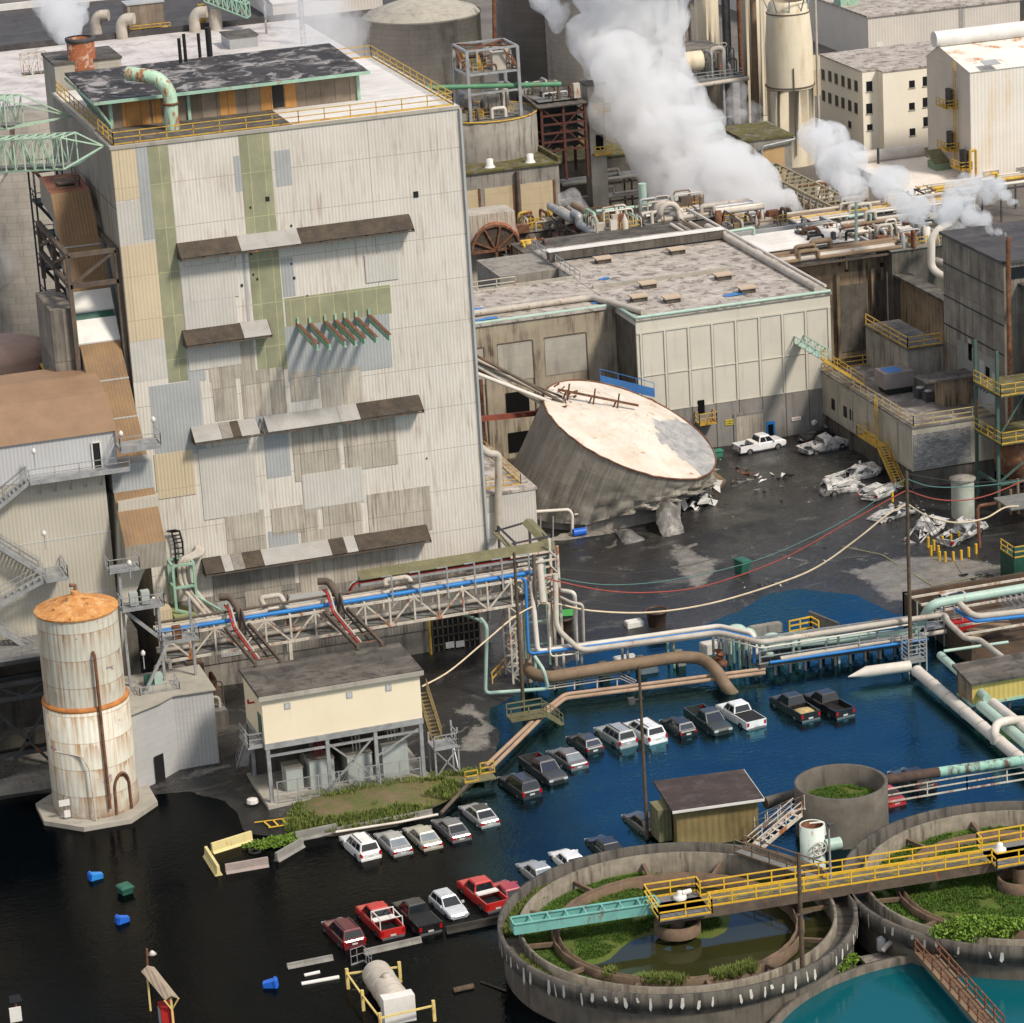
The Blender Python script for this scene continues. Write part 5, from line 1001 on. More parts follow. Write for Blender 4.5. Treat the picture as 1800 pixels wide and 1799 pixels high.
# machinery hall between stacks: tank + platforms
a_ = PY(1200,118,462); D = thing('process_platform', 'grey steel process platform with cream drum and stairs among the stacks', 'platform', (168, 465, 0))
x0, x1 = PY(1195,150,462).x, PY(1300,140,462).x; zd = PY(1250,135,462).z
b = MB(); b.box(x0, x1, 460, 468, zd-.3, zd); b.build('deck', M['deck'], D)
b = MB(); b.rail([(x0,460.1,zd),(x1,460.1,zd)],1.1,step=1.6,w=.09)
for i in range(4): x = x0+(x1-x0)*i/3; b.beam((x,460.5,1),(x,460.5,zd),.35)
b.beam((x0,460.5,zd-6),(x1,460.5,zd-6),.25); b.build('frame', M['rail'], D)
b = MB(); b.tube([(x0-.5, 459.6, zd-.7), (x1+.5, 459.6, zd-.4)], .35, 10); b.build('pipe', M['pipe'], D)
b = MB(); b.tube([(x0+.3, 463, zd+2.4), (x0+3.9, 463, zd+2.4)], 1.5, 24); b.build('drum', M['digest'], D)
b = MB(); b.tube([(x0+5, 462, zd), (x0+5, 462, zd+4), (x0+7, 462, zd+4.2), (x0+7, 462, zd)], .4, 10, 0, .8); b.build('duct', M['pipe'], D)
b = MB(); b.box(x0, x1, 469, 476, 0, zd+3); tag(b.build('clad_hall', M['ducting']), 'dark clad hall behind the grey process platform', 'building')
clutter('machinery_bank', 'busy grey pipework with stairs on top of the process platform', x0+4, x1, 461, 467, zd, 22, ['rail','pipe','darksteel','brownsteel'], 12, 4, rmax=.3)
x2, x3 = PY(1165,80,464).x, PY(1192,80,464).x; D = thing('pipe_tower', 'dark steel tower packed with blue and yellow pipes beside the steam', 'frame', (x2, 464, 0)); zz = PY(1180,50,464).z; b = MB()
for x in (x2, x3):
    for y in (462, 466): b.beam((x,y,1),(x,y,zz),.3)
for k in range(6): z = zz-k*2; b.beam((x2,462,z),(x3,462,z),.22); b.beam((x2,462,z),(x2,466,z),.2); b.beam((x3,462,z),(x3,466,z),.2)
b.build('frame', M['darksteel'], D)
for k in range(5): z = zz-.8-k*2; b = MB(); b.tube([(x2+.2,462.5,z),(x3-.1,462.5,z),(x3-.1,462.5,z-1.4)], .16, 6, 0, .2); b.build('pipe', M[['yellow','blue','pipe','blue','rail'][k]], D)
b = MB(); b.box(x2-.2, x3+.2, 461.8, 466.2, zz, zz+.15); b.build('roof', M['roofwood'], D)
b = MB(); b.box(PY(1120,60,500).x, PY(1200,60,500).x, 500, 520, 0, PY(1150,0,500).z+4); tag(b.build('pale_block', M['office']), 'plain pale building corner glimpsed beyond the pipe tower', 'building')
# office
OF = thing('office_building', 'white four storey office building with dark square windows', 'building', (196, 465, 0))
OY = 456.0; f0 = PY(1514,119,OY-.0); X_a = PY(1516,150,OY).x; X_b = PY(1552,150,OY-2.0).x; X_c = 212; OZ = PY(1553.7,127.5,OY-2).z
Yb = PX(1441,97,X_a).y
b = MB(); b.box(X_a, X_b+.01, OY, Yb, 0, OZ); b.box(X_b, X_c, OY-2.0, Yb-.1, 0, OZ-.01); b.build('wall', M['office'], OF)
b = MB(); b.box(X_a-.15, X_c, OY-.1, Yb+.1, OZ, OZ+.2); b.box(X_b-.1, X_c, OY-2.15, OY-.1, OZ, OZ+.2); b.build('roof', M['rooflite'], OF)
def win(px, py, w_, h_, face='f', Yp=None):
    if face == 'l': p = PX(px, py, X_a); m = MB(); m.box(X_a-.06, X_a-.01, p.y-w_/2, p.y+w_/2, p.z-h_/2, p.z+h_/2); fr = MB(); fr.box(X_a-.1, X_a-.06, p.y-w_/2-.1, p.y+w_/2+.1, p.z-h_/2-.14, p.z-h_/2)
    else: p = PY(px, py, Yp); m = MB(); m.box(p.x-w_/2, p.x+w_/2, Yp-.06, Yp-.01, p.z-h_/2, p.z+h_/2); fr = MB(); fr.box(p.x-w_/2-.1, p.x+w_/2+.1, Yp-.12, Yp-.06, p.z-h_/2-.14, p.z-h_/2)
    o = m.build('window', M['glassd'], OF); fr.build('sill', M['concl'], o)
for x, y in ((1447,131),(1459,134),(1470,138.5),(1482,142.5),(1493,147),(1505,151),(1448,168),(1459,172.5),(1471,177),(1482,181),(1494,185.5),(1505,190)): win(x, y, 1.15, 1.55, 'l')
win(1494,219,1.1,1,'l'); win(1466,235,2.2,1,'l'); win(1528,152,.95,1.5,'f',OY); win(1528,191,.95,1.5,'f',OY); win(1529,224,.85,.9,'f',OY)
for x, y in ((1603,148),(1603,187),(1604,232)): win(x, y, .9, 1.05, 'f', OY-2)
for x, y in ((1627,143),(1627,180),(1628,214)): win(x, y, .9, 1.4, 'f', OY-2)
# big pale corrugated building right
GY = 428.0; g = PY(1705,125,GY); GX = g.x; GZ = g.z-.2; Yb = PX(1629,89,GX).y
GB = thing('pale_corrugated_building', 'big pale corrugated building with rust stained front and roof at the right edge', 'building', (GX, GY, 0))
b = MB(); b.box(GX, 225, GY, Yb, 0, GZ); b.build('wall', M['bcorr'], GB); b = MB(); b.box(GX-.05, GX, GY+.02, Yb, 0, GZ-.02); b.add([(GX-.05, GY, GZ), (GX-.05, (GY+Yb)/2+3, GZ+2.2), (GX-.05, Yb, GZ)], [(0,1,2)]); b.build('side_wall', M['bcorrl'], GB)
M['roofrust'] = mat('white_roof_rust', (.78,.74,.68), (.66,.62,.56), .25, .6, flat=True, panel=(1.2,30), pv=.05, seam=(.75,.72,.7), rust=.30, rc=(.30,.13,.04), rs=.3)
b = MB(); ym = (GY+Yb)/2+3; b.sheet([(GX-.15, GY-.15, GZ+.02), (225, GY-.15, GZ+.02), (225, ym, GZ+2.2), (GX-.15, ym, GZ+2.2)], .1); b.sheet([(GX-.15, ym, GZ+2.2), (225, ym, GZ+2.2), (225, Yb+.2, GZ), (GX-.15, Yb+.2, GZ)], .1); b.build('roof', M['roofrust'], GB)
q = PX(1650,72,GX).z; b = MB(); b.tube([(GX-.8, ym, GZ+3.2), (225, ym, GZ+3.2)], 1.15, 20); b.build('ridge_vent', M['white'], GB)
p = P(1741,113,GZ+.8); b = MB(); b.sheet([(p.x-1.2,p.y-.9,p.z+.1),(p.x+1.2,p.y-.9,p.z+.1),(p.x+1.2,p.y+.9,p.z+.45),(p.x-1.2,p.y+.9,p.z+.45)], .06); b.build('skylight', M['tower_g'], GB)
for x, y, w_ in ((1742,307,1.25),(1798,300,1.0)):
    p = PY(x, y, GY); b = MB(); b.box(p.x-w_, p.x+w_, GY-.12, GY-.02, p.z-.7, p.z+.6); o = b.build('louvre', M['bcorrl'], GB); b = MB()
    for k in range(6): b.box(p.x-w_+.08, p.x+w_-.08, GY-.17, GY-.12, p.z-.65+k*.21, p.z-.58+k*.21)
    b.build('slat', M['brownsteel'], o)
for x, y in ((1674,167),(1676,242),(1699,275)):
    p = PX(x, y, GX); b = MB(); b.box(GX-.7, GX-.06, p.y-.9, p.y+.9, p.z-1.4, p.z+.9); o = b.build('fan_unit', M['darksteel'], GB); b = MB(); z = p.z-1.5; b.box(GX-1.8, GX-.06, p.y-2, p.y+1.6, z-.1, z); b.rail([(GX-.1,p.y-2,z),(GX-1.8,p.y-2,z),(GX-1.8,p.y+1.6,z)],1.1,step=1.2,w=.1); b.build('platform', M['yellow'], o)
p = PX(1687,210,GX); b = MB()
for s in (0,.7): b.beam((GX-.6,p.y+s,3),(GX-.6,p.y+s,GZ+1),.1)
for k in range(30): b.beam((GX-.6,p.y,3.2+k*.45),(GX-.6,p.y+.7,3.2+k*.45),.06)
b.build('ladder', M['yellow'], GB)
p = PY(1716,325,GY-1); b = MB(); b.tube([(p.x,GY-1,1),(p.x,GY-1,p.z+5)], .2, 8); b.tube([(p.x-.9,GY-1,1),(p.x-.9,GY-1,p.z+5),(p.x,GY-1,p.z+5.05)], .2, 8, 0, .3); tag(b.build('yellow_riser', M['yellow']), 'pair of bright yellow riser pipes at the corner of the pale corrugated building', 'pipe')
p = PX(1665,300,GX); b = MB(); b.box(GX-2.4,GX-.3,p.y-1.5,p.y+1.5,1,p.z+1.6); D = thing('green_fan_house', 'dull green box fan house below the ladders of the pale corrugated building', 'fan house', (GX-1.4,p.y,1)); b.build('casing', mat('dull_green', (.22,.30,.20), (.17,.23,.16), .6, .6), D); b = MB(); b.sheet([(GX-2.6,p.y-1.6,p.z+1.6),(GX-.3,p.y-1.6,p.z+1.6),(GX-.3,p.y+1.6,p.z+3),(GX-2.6,p.y+1.6,p.z+3)],.12); b.build('hood', M['olive'], D)
# low-slope white roof with round ridge vent
D = thing('white_roof_building', 'long low building with white sloping metal roof and round ridge vent', 'building', (190, 430, 0))
e0 = P(1607,342,.8); x0 = e0.x; ye = e0.y; ze_ = .8; rg = PX(1503,288,x0); yr = rg.y; zr_ = rg.z; x1 = GX-.1
b = MB(); b.box(x0, x1, ye+.5, 452, -.5, ze_-.1); b.add([(x0,ye+.5,ze_-.1),(x0,yr,zr_-.1),(x0,452,zr_-2),(x0,452,0)], [(0,1,2,3)]); b.build('wall', M['bcorrl'], D)
b = MB(); b.sheet([(x0-.4,ye,ze_),(x1,ye,ze_),(x1,yr,zr_),(x0-.4,yr,zr_)], .12); b.sheet([(x0-.4,yr,zr_),(x1,yr,zr_),(x1,452,zr_-2),(x0-.4,452,zr_-2)], .12); b.build('roof', mat('white_roof_panels', (.80,.73,.65), (.70,.64,.57), .2, .6, flat=True, panel=(.9,60), pv=.05, seam=(.75,.7,.65), ms=.03, spots=.08, spc=(.2,.17,.15)), D)
b = MB(); b.tube([(x0-.6,yr,zr_+.75),(x1,yr,zr_+.75)], .95, 20); b.build('ridge_vent', M['pipew'], D)
p = P(1544,282,3.5); b = MB(); b.tube([(p.x,p.y,3),(p.x,p.y,5.3)], .2, 8); b.build('flue', M['darksteel'], D)
# warehouse far top right
D = thing('warehouse', 'long pale metal warehouse with grey roof at the top right', 'building', (240, 530, 0)); wx = 222.3; WYf = 521.0
b = MB(); b.box(wx, 250.5, WYf, 600, 0, 8.0); b.build('wall', M['bcorrl'], D); b = MB(); b.box(wx-.3, 250.8, WYf-.3, 600.3, 8.0, 8.3); b.build('roof', M['rooflite'], D)
b = MB(); b.box(wx+1.4, wx+2.6, WYf-.06, WYf, 1, 3.5); b.build('door', M['white'], D)
b = MB()
for s in (0,.6): b.beam((wx+17+s,WYf-.3,0),(wx+17+s,WYf-.3,8.5),.1)
for k in range(18): b.beam((wx+17,WYf-.3,.4+k*.45),(wx+17.6,WYf-.3,.4+k*.45),.07)
b.build('ladder', M['rail'], D)
b = MB(); p = P(1487,8,8.3); b.box(p.x-1.6,p.x+1.6,p.y-1.5,p.y+1.5,8.3,10.5); tag(b.build('green_roof_unit', M['mint']), 'small mint green unit on the warehouse roof', 'roof unit')
b = MB(); b.box(200, 221, 500, 512, 0, 4.5); tag(b.build('low_shed', M['beige']), 'low beige shed with a pipe in front of the warehouse side wall', 'shed')
b = MB(); b.box(252, 280, 540, 600, 0, 12); tag(b.build('dark_shed', M['darksteel']), 'dark building sliver beyond the warehouse at the top right corner', 'building')
# open pipe gallery behind the hall
D = thing('pipe_gallery', 'long tan steel pipe gallery running back between the tan tower and the white roof', 'pipe rack', (172, 400, 0))
x = PX(1400,310,168).x; gy0, gy1 = 372, 412; zb2 = 5.5
b = MB()
gx = P(1530,372,9.5).x; gy0 = P(1530,372,9.5).y; gx_ = gx
for s in (0, 3.5):
    b.truss((gx-3.5+s, gy0, 6.5), (gx-3.5+s, gy0+32, 6.5), 3.2, 14, .22, zig=False)
for i in range(15): y = gy0+i*32/14; b.beam((gx-3.5,y,9.7),(gx,y,9.7),.15); b.beam((gx-3.5,y,0),(gx-3.5,y,6.5),.25) if i % 3 == 0 else None
b.build('frame', mat('tan_steel', (.34,.29,.18), (.25,.21,.14), .8, .7), D)
for k in range(5): b = MB(); b.tube([(gx-3+k*.65, gy0-1, 7+.5*(k % 3)), (gx-3+k*.65, gy0+33, 7+.5*(k % 3))], .2, 8); b.build('pipe', M[['pipe','pipeb','rail','pipe','pipeb'][k]], D)
b = MB(); b.box(gx-3.4, gx-.2, gy0+5, gy0+31, 1, 6.3); b.build('cladding', M['olive'], D)
# racks of pipes, each one thing, running across
def rack(label, px0, px1, z, Yl, n, mats, w=2.5, posts=True, legs=0, dz=.0, r0=.16, seed=2):
    R = random.Random(seed); p = P(*px0, z); q = P(*px1, z); D = thing('pipe_rack', label, 'pipe rack', p)
    if Yl == 'x': q = V((q.x, p.y, z))
    elif Yl == 'y': q = V((p.x, q.y, z))
    d = (q-p).normalized(); s = V((-d.y, d.x, 0)); L_ = (q-p).length; b = MB(); k = max(2, int(L_/5))
    for e in (0, w): b.beam(p+s*e+V((0,0,-.3)), q+s*e+V((0,0,-.3)), .16, .26)
    for i in range(k+1):
        a = p.lerp(q, i/k)+V((0,0,-.25)); b.beam(a-s*.15, a+s*(w+.15), .18)
        if posts:
            for e in (0, w): b.beam(a+s*e+V((0,0,-legs)), a+s*e, .2)
    b.build('frame', M[R.choice(['brownsteel','rail','darksteel'])], D)
    for i in range(n):
        r = r0*R.uniform(.6, 1.7); o = s*(.2+(w-.4)*i/max(1, n-1))+V((0,0,r+R.choice((0,.05,.5)) )); b = MB(); e0, e1 = R.uniform(-.6,.4), R.uniform(-.4,.8); pts = [p+o-d*e0, q+o+d*e1]
        if R.random() < .3: t = R.uniform(.3,.6); m_ = p.lerp(q, t)+o; pts = [pts[0], m_, m_+V((0,0,1.0)), p.lerp(q, t+.12)+o+V((0,0,1.0)), p.lerp(q, t+.12)+o, pts[1]]
        b.tube(pts, r, 8, 0, .35); b.build('pipe', M[mats[i % len(mats)]], D)
    return D
PW = ['pipe','pipew','pipeb','pipe','rail','pipew']
rack('grey pipe rack below the steam, upper level beside the tan panelled building', (985,330), (1160,300), 10, 'x', 7, PW, 3, True, 9, seed=1)
rack('grey pipe rack below the steam, lower level beside the tan panelled building', (985,362), (1160,340), 8.2, 'x', 6, PW, 2.5, True, 7, seed=4)
rack('dense rack of pipes stretching from the tan tower to the right below the white roof', (1400,395), (1700,352), 9.5, 'x', 8, ['pipew','pipe','pipew','yellow','pipe','pipeb'], 5, True, 8, seed=5)
rack('pale pipe rack passing behind the steam at the foot of the pale corrugated building', (1640,345), (1820,322), 5, 'x', 8, ['pipew','yellow','pipew','pipe','pipew'], 6, True, 5, seed=6)
rack('pipe rack running back along the right edge of the cream building roof', (1345,470), (1215,395), 14.2, 'y', 6, PW, 2.6, True, 2, seed=7)
rack('rusty pipe rack across the front edge of the stained hall roof', (1300,478), (1580,440), 13.0, 'x', 5, ['pipeb','pipe','pipeb','pipew'], 2.0, True, 1.2, seed=8, r0=.25)
rack('pipe rack crossing the roofs directly below the great steam plume', (1150,395), (1330,368), 14, 'x', 7, PW, 4, True, 3, seed=9, r0=.25)
rack('pipe rack between the brown conical tank and the steam', (1100,420), (1180,350), 13, 'y', 6, ['pipe','pipeb','rail'], 4, True, 3, seed=10, r0=.3)
rack('low rusty pipe rack in front of the tan tower', (1345,400), (1440,425), 12, 'y', 6, ['pipeb','rust','pipe','rail'], 5, True, 3, seed=11)
rack('tangled pipe rack on the hall roof beside the dark building', (1500,420), (1640,400), 13.5, 'x', 8, ['pipew','pipeb','rail','pipe'], 5, True, 2, seed=12)
ii = 0
for (px, z, w_, d_, n, h, lb, ms) in [((1180,380),14,9,7,34,2.6,'tangle of small pipes and valves under the great steam plume',['pipe','rail','pipeb','brownsteel','rust','pipew']),
    ((1075,400),14,6,6,24,2.4,'cluster of pale pipework right of the brown conical tank',['pipe','pipew','mint','rust','brownsteel']),
    ((1320,395),13,8,7,30,2.0,'tangle of rusty pipework in front of the tan tower',['pipeb','rust','pipe','brownsteel']),
    ((1470,420),13,8,6,30,1.6,'tangle of cables and pipes on the roof right of the white shed',['darksteel','pipew','rust','pipe','black']),
    ((1590,425),13,7,8,34,2.2,'dense pipework between the hall roof and the dark building',['pipe','pipew','brownsteel','rust','rail']),
    ((1620,375),8,12,8,40,2.2,'dense pale pipework behind the curling steam near the dark building',['pipe','pipew','yellow','brownsteel','rail']),
    ((1440,345),6,10,9,26,2.2,'pipework yard between the pipe gallery and the white roof',['pipe','pipeb','rail','rust']),
    ((935,400),11.5,7,5,24,2.2,'yellow railed pipework behind the pit railing',['yellow','brownsteel','rust','pipe']),
    ((920,445),13,5,5,16,1.8,'small pipes and yellow cage beside the rusty half drum',['yellow','rust','pipe','brownsteel'])]:
    ii += 1; q = P(*px, z); clutter('pipework_cluster', lb, q.x-w_/2, q.x+w_/2, q.y-d_/2, q.y+d_/2, z, n, ms, 20+ii, h)
    b = MB(); b.box(q.x-w_/2+.2, q.x+w_/2-.2, q.y-d_/2+.2, q.y+d_/2-.2, 0, z-.05)
    tag(b.build('plant_block', M['concd']), 'stained concrete block carrying the '+' '.join(lb.split()[:11]), 'building')
q = P(1131,372,14); b = MB(); b.tube([(q.x,q.y,10),(q.x,q.y,17.5)], .5, 14); tag(b.build('green_column', M['mintp']), 'weathered pale green vertical column among the grey pipes', 'column')
for (px, lb) in (((1187,398),'big grey inverted U pipe loop on the pipe rack left of the steam'), ((1175,392),'second smaller U pipe loop beside the big one')):
    q = P(*px, 14); b = MB(); n = 10; r_ = 1.15 if px[0] == 1187 else .8; b.tube([(q.x-r_,q.y+4,13.5)]+[(q.x-r_*math.cos(math.pi*k/n), q.y+2, 15.2+r_*math.sin(math.pi*k/n)) for k in range(n+1)]+[(q.x+r_,q.y,13.5)], .38, 12); tag(b.build('pipe_loop', M['pipe']), lb, 'pipe')
# conical brown tank
q = P(1018,425,9); D = thing('conical_tank', 'dark round tank with a dull red conical roof venting a wisp of steam', 'tank', (q.x, q.y+2, 3)); zc_ = 13.6; q = PY(1020,408,386)
b = MB(); b.lathe([(3.6,2),(3.6,q.z-.2)], (q.x,386,0), 40); b.build('shell', M['concd'], D); b = MB(); b.lathe([(3.75,q.z-.25),(3.7,q.z),(.8,q.z+1.2),(.02,q.z+1.3)], (q.x,386,0), 40); b.build('roof', mat('dull_red_roof', (.17,.09,.07), (.10,.055,.045), .6, .8, spots=.3, spc=(.05,.04,.03)), D)
b = MB()
for k in range(12): a = k/12*6.283; b.beam((q.x+3.8*math.cos(a),386+3.8*math.sin(a),2),(q.x+3.8*math.cos(a),386+3.8*math.sin(a),q.z+1),.15)
b.tube([(q.x+3.8*math.cos(k/24*6.283),386+3.8*math.sin(k/24*6.283),q.z+1) for k in range(25)], .1, 5); b.build('cage', M['darksteel'], D)
a_, c_ = PY(1048,372,384), PY(1200,355,384); b = MB(); b.tube([a_, c_], .22, 8); tag(b.build('pale_green_pipe', M['mintp']), 'thin pale green pipe crossing behind the brown conical tank', 'pipe')
for (pts, lb) in (([(1240,432),(1240,415),(1325,400),(1325,412)],'pale green goose-neck pipe run on the parapet above the cream roof'), ([(1505,428),(1505,355)],'pale green vent standing on the hall roof near the steam'), ([(1490,395),(1490,382),(1530,375),(1530,392)],'small pale green pipe loop beside the pale green vent')):
    w0 = P(*pts[0], 13.5); b = MB(); b.tube([PY(x, y, w0.y) for x, y in pts], .2, 8, 0, .4); tag(b.build('green_pipe', M['mintp']), lb, 'pipe')
# ---------------------------------------------------------------- roofs top left
D = thing('long_roof_building', 'huge low building with patchy pale grey flat roof behind the tower', 'building', (100, 480, 0))
b = MB(); b.box(40, 128, 412, 540, 0, 14.8); b.build('wall', M['conc'], D); b = MB(); b.box(39.8, 128.2, 411.8, 540.2, 14.8, 15.0); b.build('roof', M['rooflite3'] if 'rooflite3' in M else mat('pale_roof', (.60,.57,.55), (.46,.43,.42), .12, .8, panel=(3,1,1), pv=.08, seam=(.7,.67,.65), flat=True, spots=.6, spc=(.27,.24,.23)), D)
D = thing('tar_roof_building', 'very long building with dark tar roof across the top left', 'building', (110, 540, 0)); b = MB(); b.box(40, 150, 540.5, 586, 0, 14.2); b.build('wall', M['concd'], D); b = MB(); b.box(39.8, 150.2, 540.4, 586.2, 14.2, 14.4); b.build('roof', M['tar'], D)
b = MB(); b.box(39.8, 150.2, 585.4, 586.2, 14.4, 15.5); b.build('parapet', M['white'], D)
b = MB(); b.box(39.8, 128, 540.25, 540.65, 14.8, 16.0); tag(b.build('dark_kerb_wall', M['tar']), 'dark upstand between the pale roof and the tar roof', 'wall')
for (x, y, lb) in ((170,62,'grey elbow fan duct nearest the rusty chimney on the pale roof'),(215,68,'grey elbow fan duct between the chimney steam and the slatted box'),(343,56,'grey elbow fan duct right of the slatted box')):
    q = P(x, y, 15); D = tag(MB().tube([q, q+V((0,0,2.2)), q+V((.7,-.3,3.2)), q+V((2.1,-1.0,3.2))], .95, 16, 0, 1.0).build('fan_duct', M['pipe']), lb, 'duct', 'elbow ducts on the pale roof')
q = P(262,60,15); D = thing('slatted_box', 'weathered slatted timber cooling box on the pale roof', 'cooling box', q); b = MB(); b.box(q.x-3.2,q.x+2.8,q.y,q.y+4,16,20); b.build('wall', M['ply'], D); b = MB(); b.box(q.x-3.4,q.x+3,q.y-.2,q.y+4.2,20,20.2); b.build('lid', M['tower_g'], D); b = MB(); b.box(q.x-3.4,q.x+3.6,q.y-1,q.y+4,15.3,15.6); b.rail([(q.x-3.3,q.y-.9,15.6),(q.x+3.5,q.y-.9,15.6)],1.1,step=1.5,w=.12); b.build('platform', M['yellow'], D)
for (x, y, r, h, m, lb) in ((357,50,.7,4,'yellow','short ochre stub stack on the pale roof'),(380,52,1.1,3.6,'pipe','short fat pale stub stack with a collar on the pale roof')):
    q = P(x, y, 15); b = MB(); b.tube([q, q+V((0,0,h))], r, 16); tag(b.build('stub_stack', M[m]), lb, 'stack')
q = P(402,86,15); b = MB(); b.box(q.x,q.x+4.6,q.y-1,q.y+5,15,16.8); D = thing('roof_hut', 'low grey hut on the pale roof behind the black vent pipes', 'hut', q); b.build('wall', M['tower_g'], D); b = MB(); b.box(q.x-.2,q.x+4.8,q.y-1.2,q.y+5.2,16.8,17); b.build('roof', M['roofwood'], D)
q = P(38,130,15); 
lattice('lattice_tower', 'white latticed steel gantry left of the lift house', q, q+V((4,0,0)), 2.5, 3.2, 3, M['white_steel'], None, .15)
for (x0_, y0_, x1_, y1_, z, lb) in ((365,-2,440,28,17,'green lattice conveyor bridge descending at the top edge'),):
    a_ = P(x1_,y1_,z); c_ = P(x0_,y0_,z+3); lattice('lattice_bridge', lb, c_, a_, 2.2, 2.2, 9, M['mint'], None, .2)
b = MB(); q0 = P(530,78,15); b.truss(q0, q0+V((0,0,12)), .7, 14, .12, dirv=(1,0,0)); tag(b.build('lattice_mast', M['darksteel']), 'thin dark lattice mast behind the penthouse roof', 'mast')
q = P(470,60,15); b = MB()
for o_ in (0, 6): b.truss(q+V((o_,0,0)), q+V((o_,0,7)), 1, 6, .15, dirv=(0,1,0))
b.truss(q+V((0,0,7)), q+V((6,0,7)), 1, 5, .15, dirv=(0,1,0)); tag(b.build('steel_gantry', M['rail']), 'grey steel gantry standing in the haze behind the penthouse', 'gantry')
q = P(560,70,12); b = MB(); b.sheet([(q.x-5,q.y+10,17),(q.x+14,q.y+10,17),(q.x+14,q.y+40,21),(q.x-5,q.y+40,21)], .3); b.box(q.x-5,q.x+14,q.y+10,q.y+40,5,16.6); tag(b.build('ribbed_roof_hall', M['bcorrl']), 'hall with pale ribbed sloping roof hidden behind thin steam', 'building')
# left edge: silo, racks
D = thing('concrete_silo', 'streaked dark concrete silo at the left edge below the lattice bridges', 'silo', (36, 330, 0)); q = PY(30,205,335)
b = MB(); b.lathe([(6.0,20),(6.0,q.z),(.02,q.z+.6)], (q.x,335,0), 48); b.build('shell', M['silod'], D)
b = MB(); b.tube([PY(20,290,318), PY(-10,330,312)], .25, 8); b.tube([PY(22,215,318), PY(20,290,318)], .25, 8); tag(b.build('white_strut', M['white_steel']), 'bent white strut below the mint lattice bridge', 'strut')
b = MB(); b.box(-10, 47, 330, 345, 0, 14); D = thing('dark_hall', 'dark low hall at the left edge behind the conveyor trestle', 'building', (30,335,0)); b.build('wall', M['concd'], D)
for k, (y0_, y1_, z, lb) in enumerate(((400,385,24,'stack of pale pipes at the left edge behind the steam, top row'),(440,425,21,'stack of pale pipes at the left edge behind the steam, lower row'),(600,582,18,'beige pipe rack at the left edge above the brown roof, upper row'),(640,622,15,'beige pipe rack at the left edge above the brown roof, lower row'))):
    a_ = P(-40,y0_,z); c_ = P(96 if k < 2 else 92,y1_,z); D = rack(lb, (-40,y0_), (96,y1_), z, 'x', 8, ['pipe','pipeb','pipew','rail','rust'], 5, True, 6, seed=30+k)
q = P(10,590,18); D = thing('domed_tank', 'pinkish low domed tank roof at the left edge', 'tank', q); b = MB(); q = PY(-25,618,296); b.lathe([(6,10),(6,q.z),(4.5,q.z+.5),(2,q.z+.9),(.02,q.z+1)], (q.x,296,0), 48); b.build('shell', mat('pink_dome', (.42,.28,.22), (.34,.22,.17), .5, .6), D)
clutter('pipework_cluster', 'dark machinery with green yellow walkways left of the lower conveyor', 37.5, 44, 286.5, 293, 27.0, 20, ['mint','yellow','rust','darksteel','brownsteel'], 41, 2.0)
b = MB(); b.box(-10, 44, 286.3, 293.5, 9, 26.9); tag(b.build('service_block', M['concd']), 'dark service block behind the brown curved roof', 'building')
clutter('pipework_cluster', 'tangled brown lattice and pipes left of the grey hopper housing', 33, 41, 296, 303, 26.5, 26, ['brownsteel','rust','pipe','white_steel','yellow'], 42, 2.5)
b = MB(); b.box(-10, 42, 295.5, 303.5, 0, 26.3); tag(b.build('service_block', M['concd']), 'dark service block behind the tangled brown lattice at the left', 'building')
# ---------------------------------------------------------------- collapsed tank
TN = (CR*.354+CU*.834-CF*.42).normalized(); TR_ = 9.45
tbase = P(1048,890); TC = tbase+TN*9.4
tx = TN.cross(V((0,1,0))).normalized(); ty_ = TN.cross(tx)
TK = thing('collapsed_tank', 'huge tipped steel tank with bright cream cone roof, crumpled and split at its foot', 'tank', tbase)
def tp(r, a, h): return TC+(tx*math.cos(a)+ty_*math.sin(a))*r+TN*h
nr = 144; b = MB(); vs = []; rows = 14; low = V((TN.x, TN.y, 0)).normalized()
for i in range(rows+1):
    for k in range(nr):
        a = 2*math.pi*k/nr; top = tp(TR_, a, 0); side = (top-TC).normalized().dot(low)   # +1 on the low side
        hmax = (top.z-1.2)/TN.z if side < .15 else (top.z-.9-1.3*max(0, side))/TN.z*(1-.28*max(0, side))
        t = i/rows; h = -hmax*t; wr = noise.noise(V((a*2.4, t*2.2, 5)))
        flare = .12*max(0, -side)*t*t; cr = (t**2.4)*(1.5*noise.noise(V((a*9, t*7, 1)))+.5*noise.noise(V((a*23, t*15, 2))))*(.35+max(0, side+.35)*1.3)
        r = TR_+flare*2.2+cr*.9+wr*.18*t
        vs.append(tp(r, a, h+cr*.5))
fs = [(i*nr+k, i*nr+(k+1)%nr, (i+1)*nr+(k+1)%nr, (i+1)*nr+k) for i in range(rows) for k in range(nr)]
b.add(vs, fs, 0, True)
nn_ = N('tank_wall_panels'); uvv = nn_.tc.outputs['UV']; cl = nn_.mix(nn_.ramp(nn_.noise(1, 4, .6, nn_.map((.9,.05,1), uvv)), .35, .65), (.30,.275,.23), (.19,.172,.145))
cl = nn_.mix(nn_.math('MULTIPLY', nn_.ramp(nn_.noise(1, 5, .7, nn_.map((2.6,.10,1), uvv)), .50, .62), .6), cl, (.11,.10,.085)); cl = nn_.mix(nn_.math('MULTIPLY', nn_.ramp(nn_.noise(.35, 8, .7, uvv, .8), .55, .7), .5), cl, (.40,.375,.33))
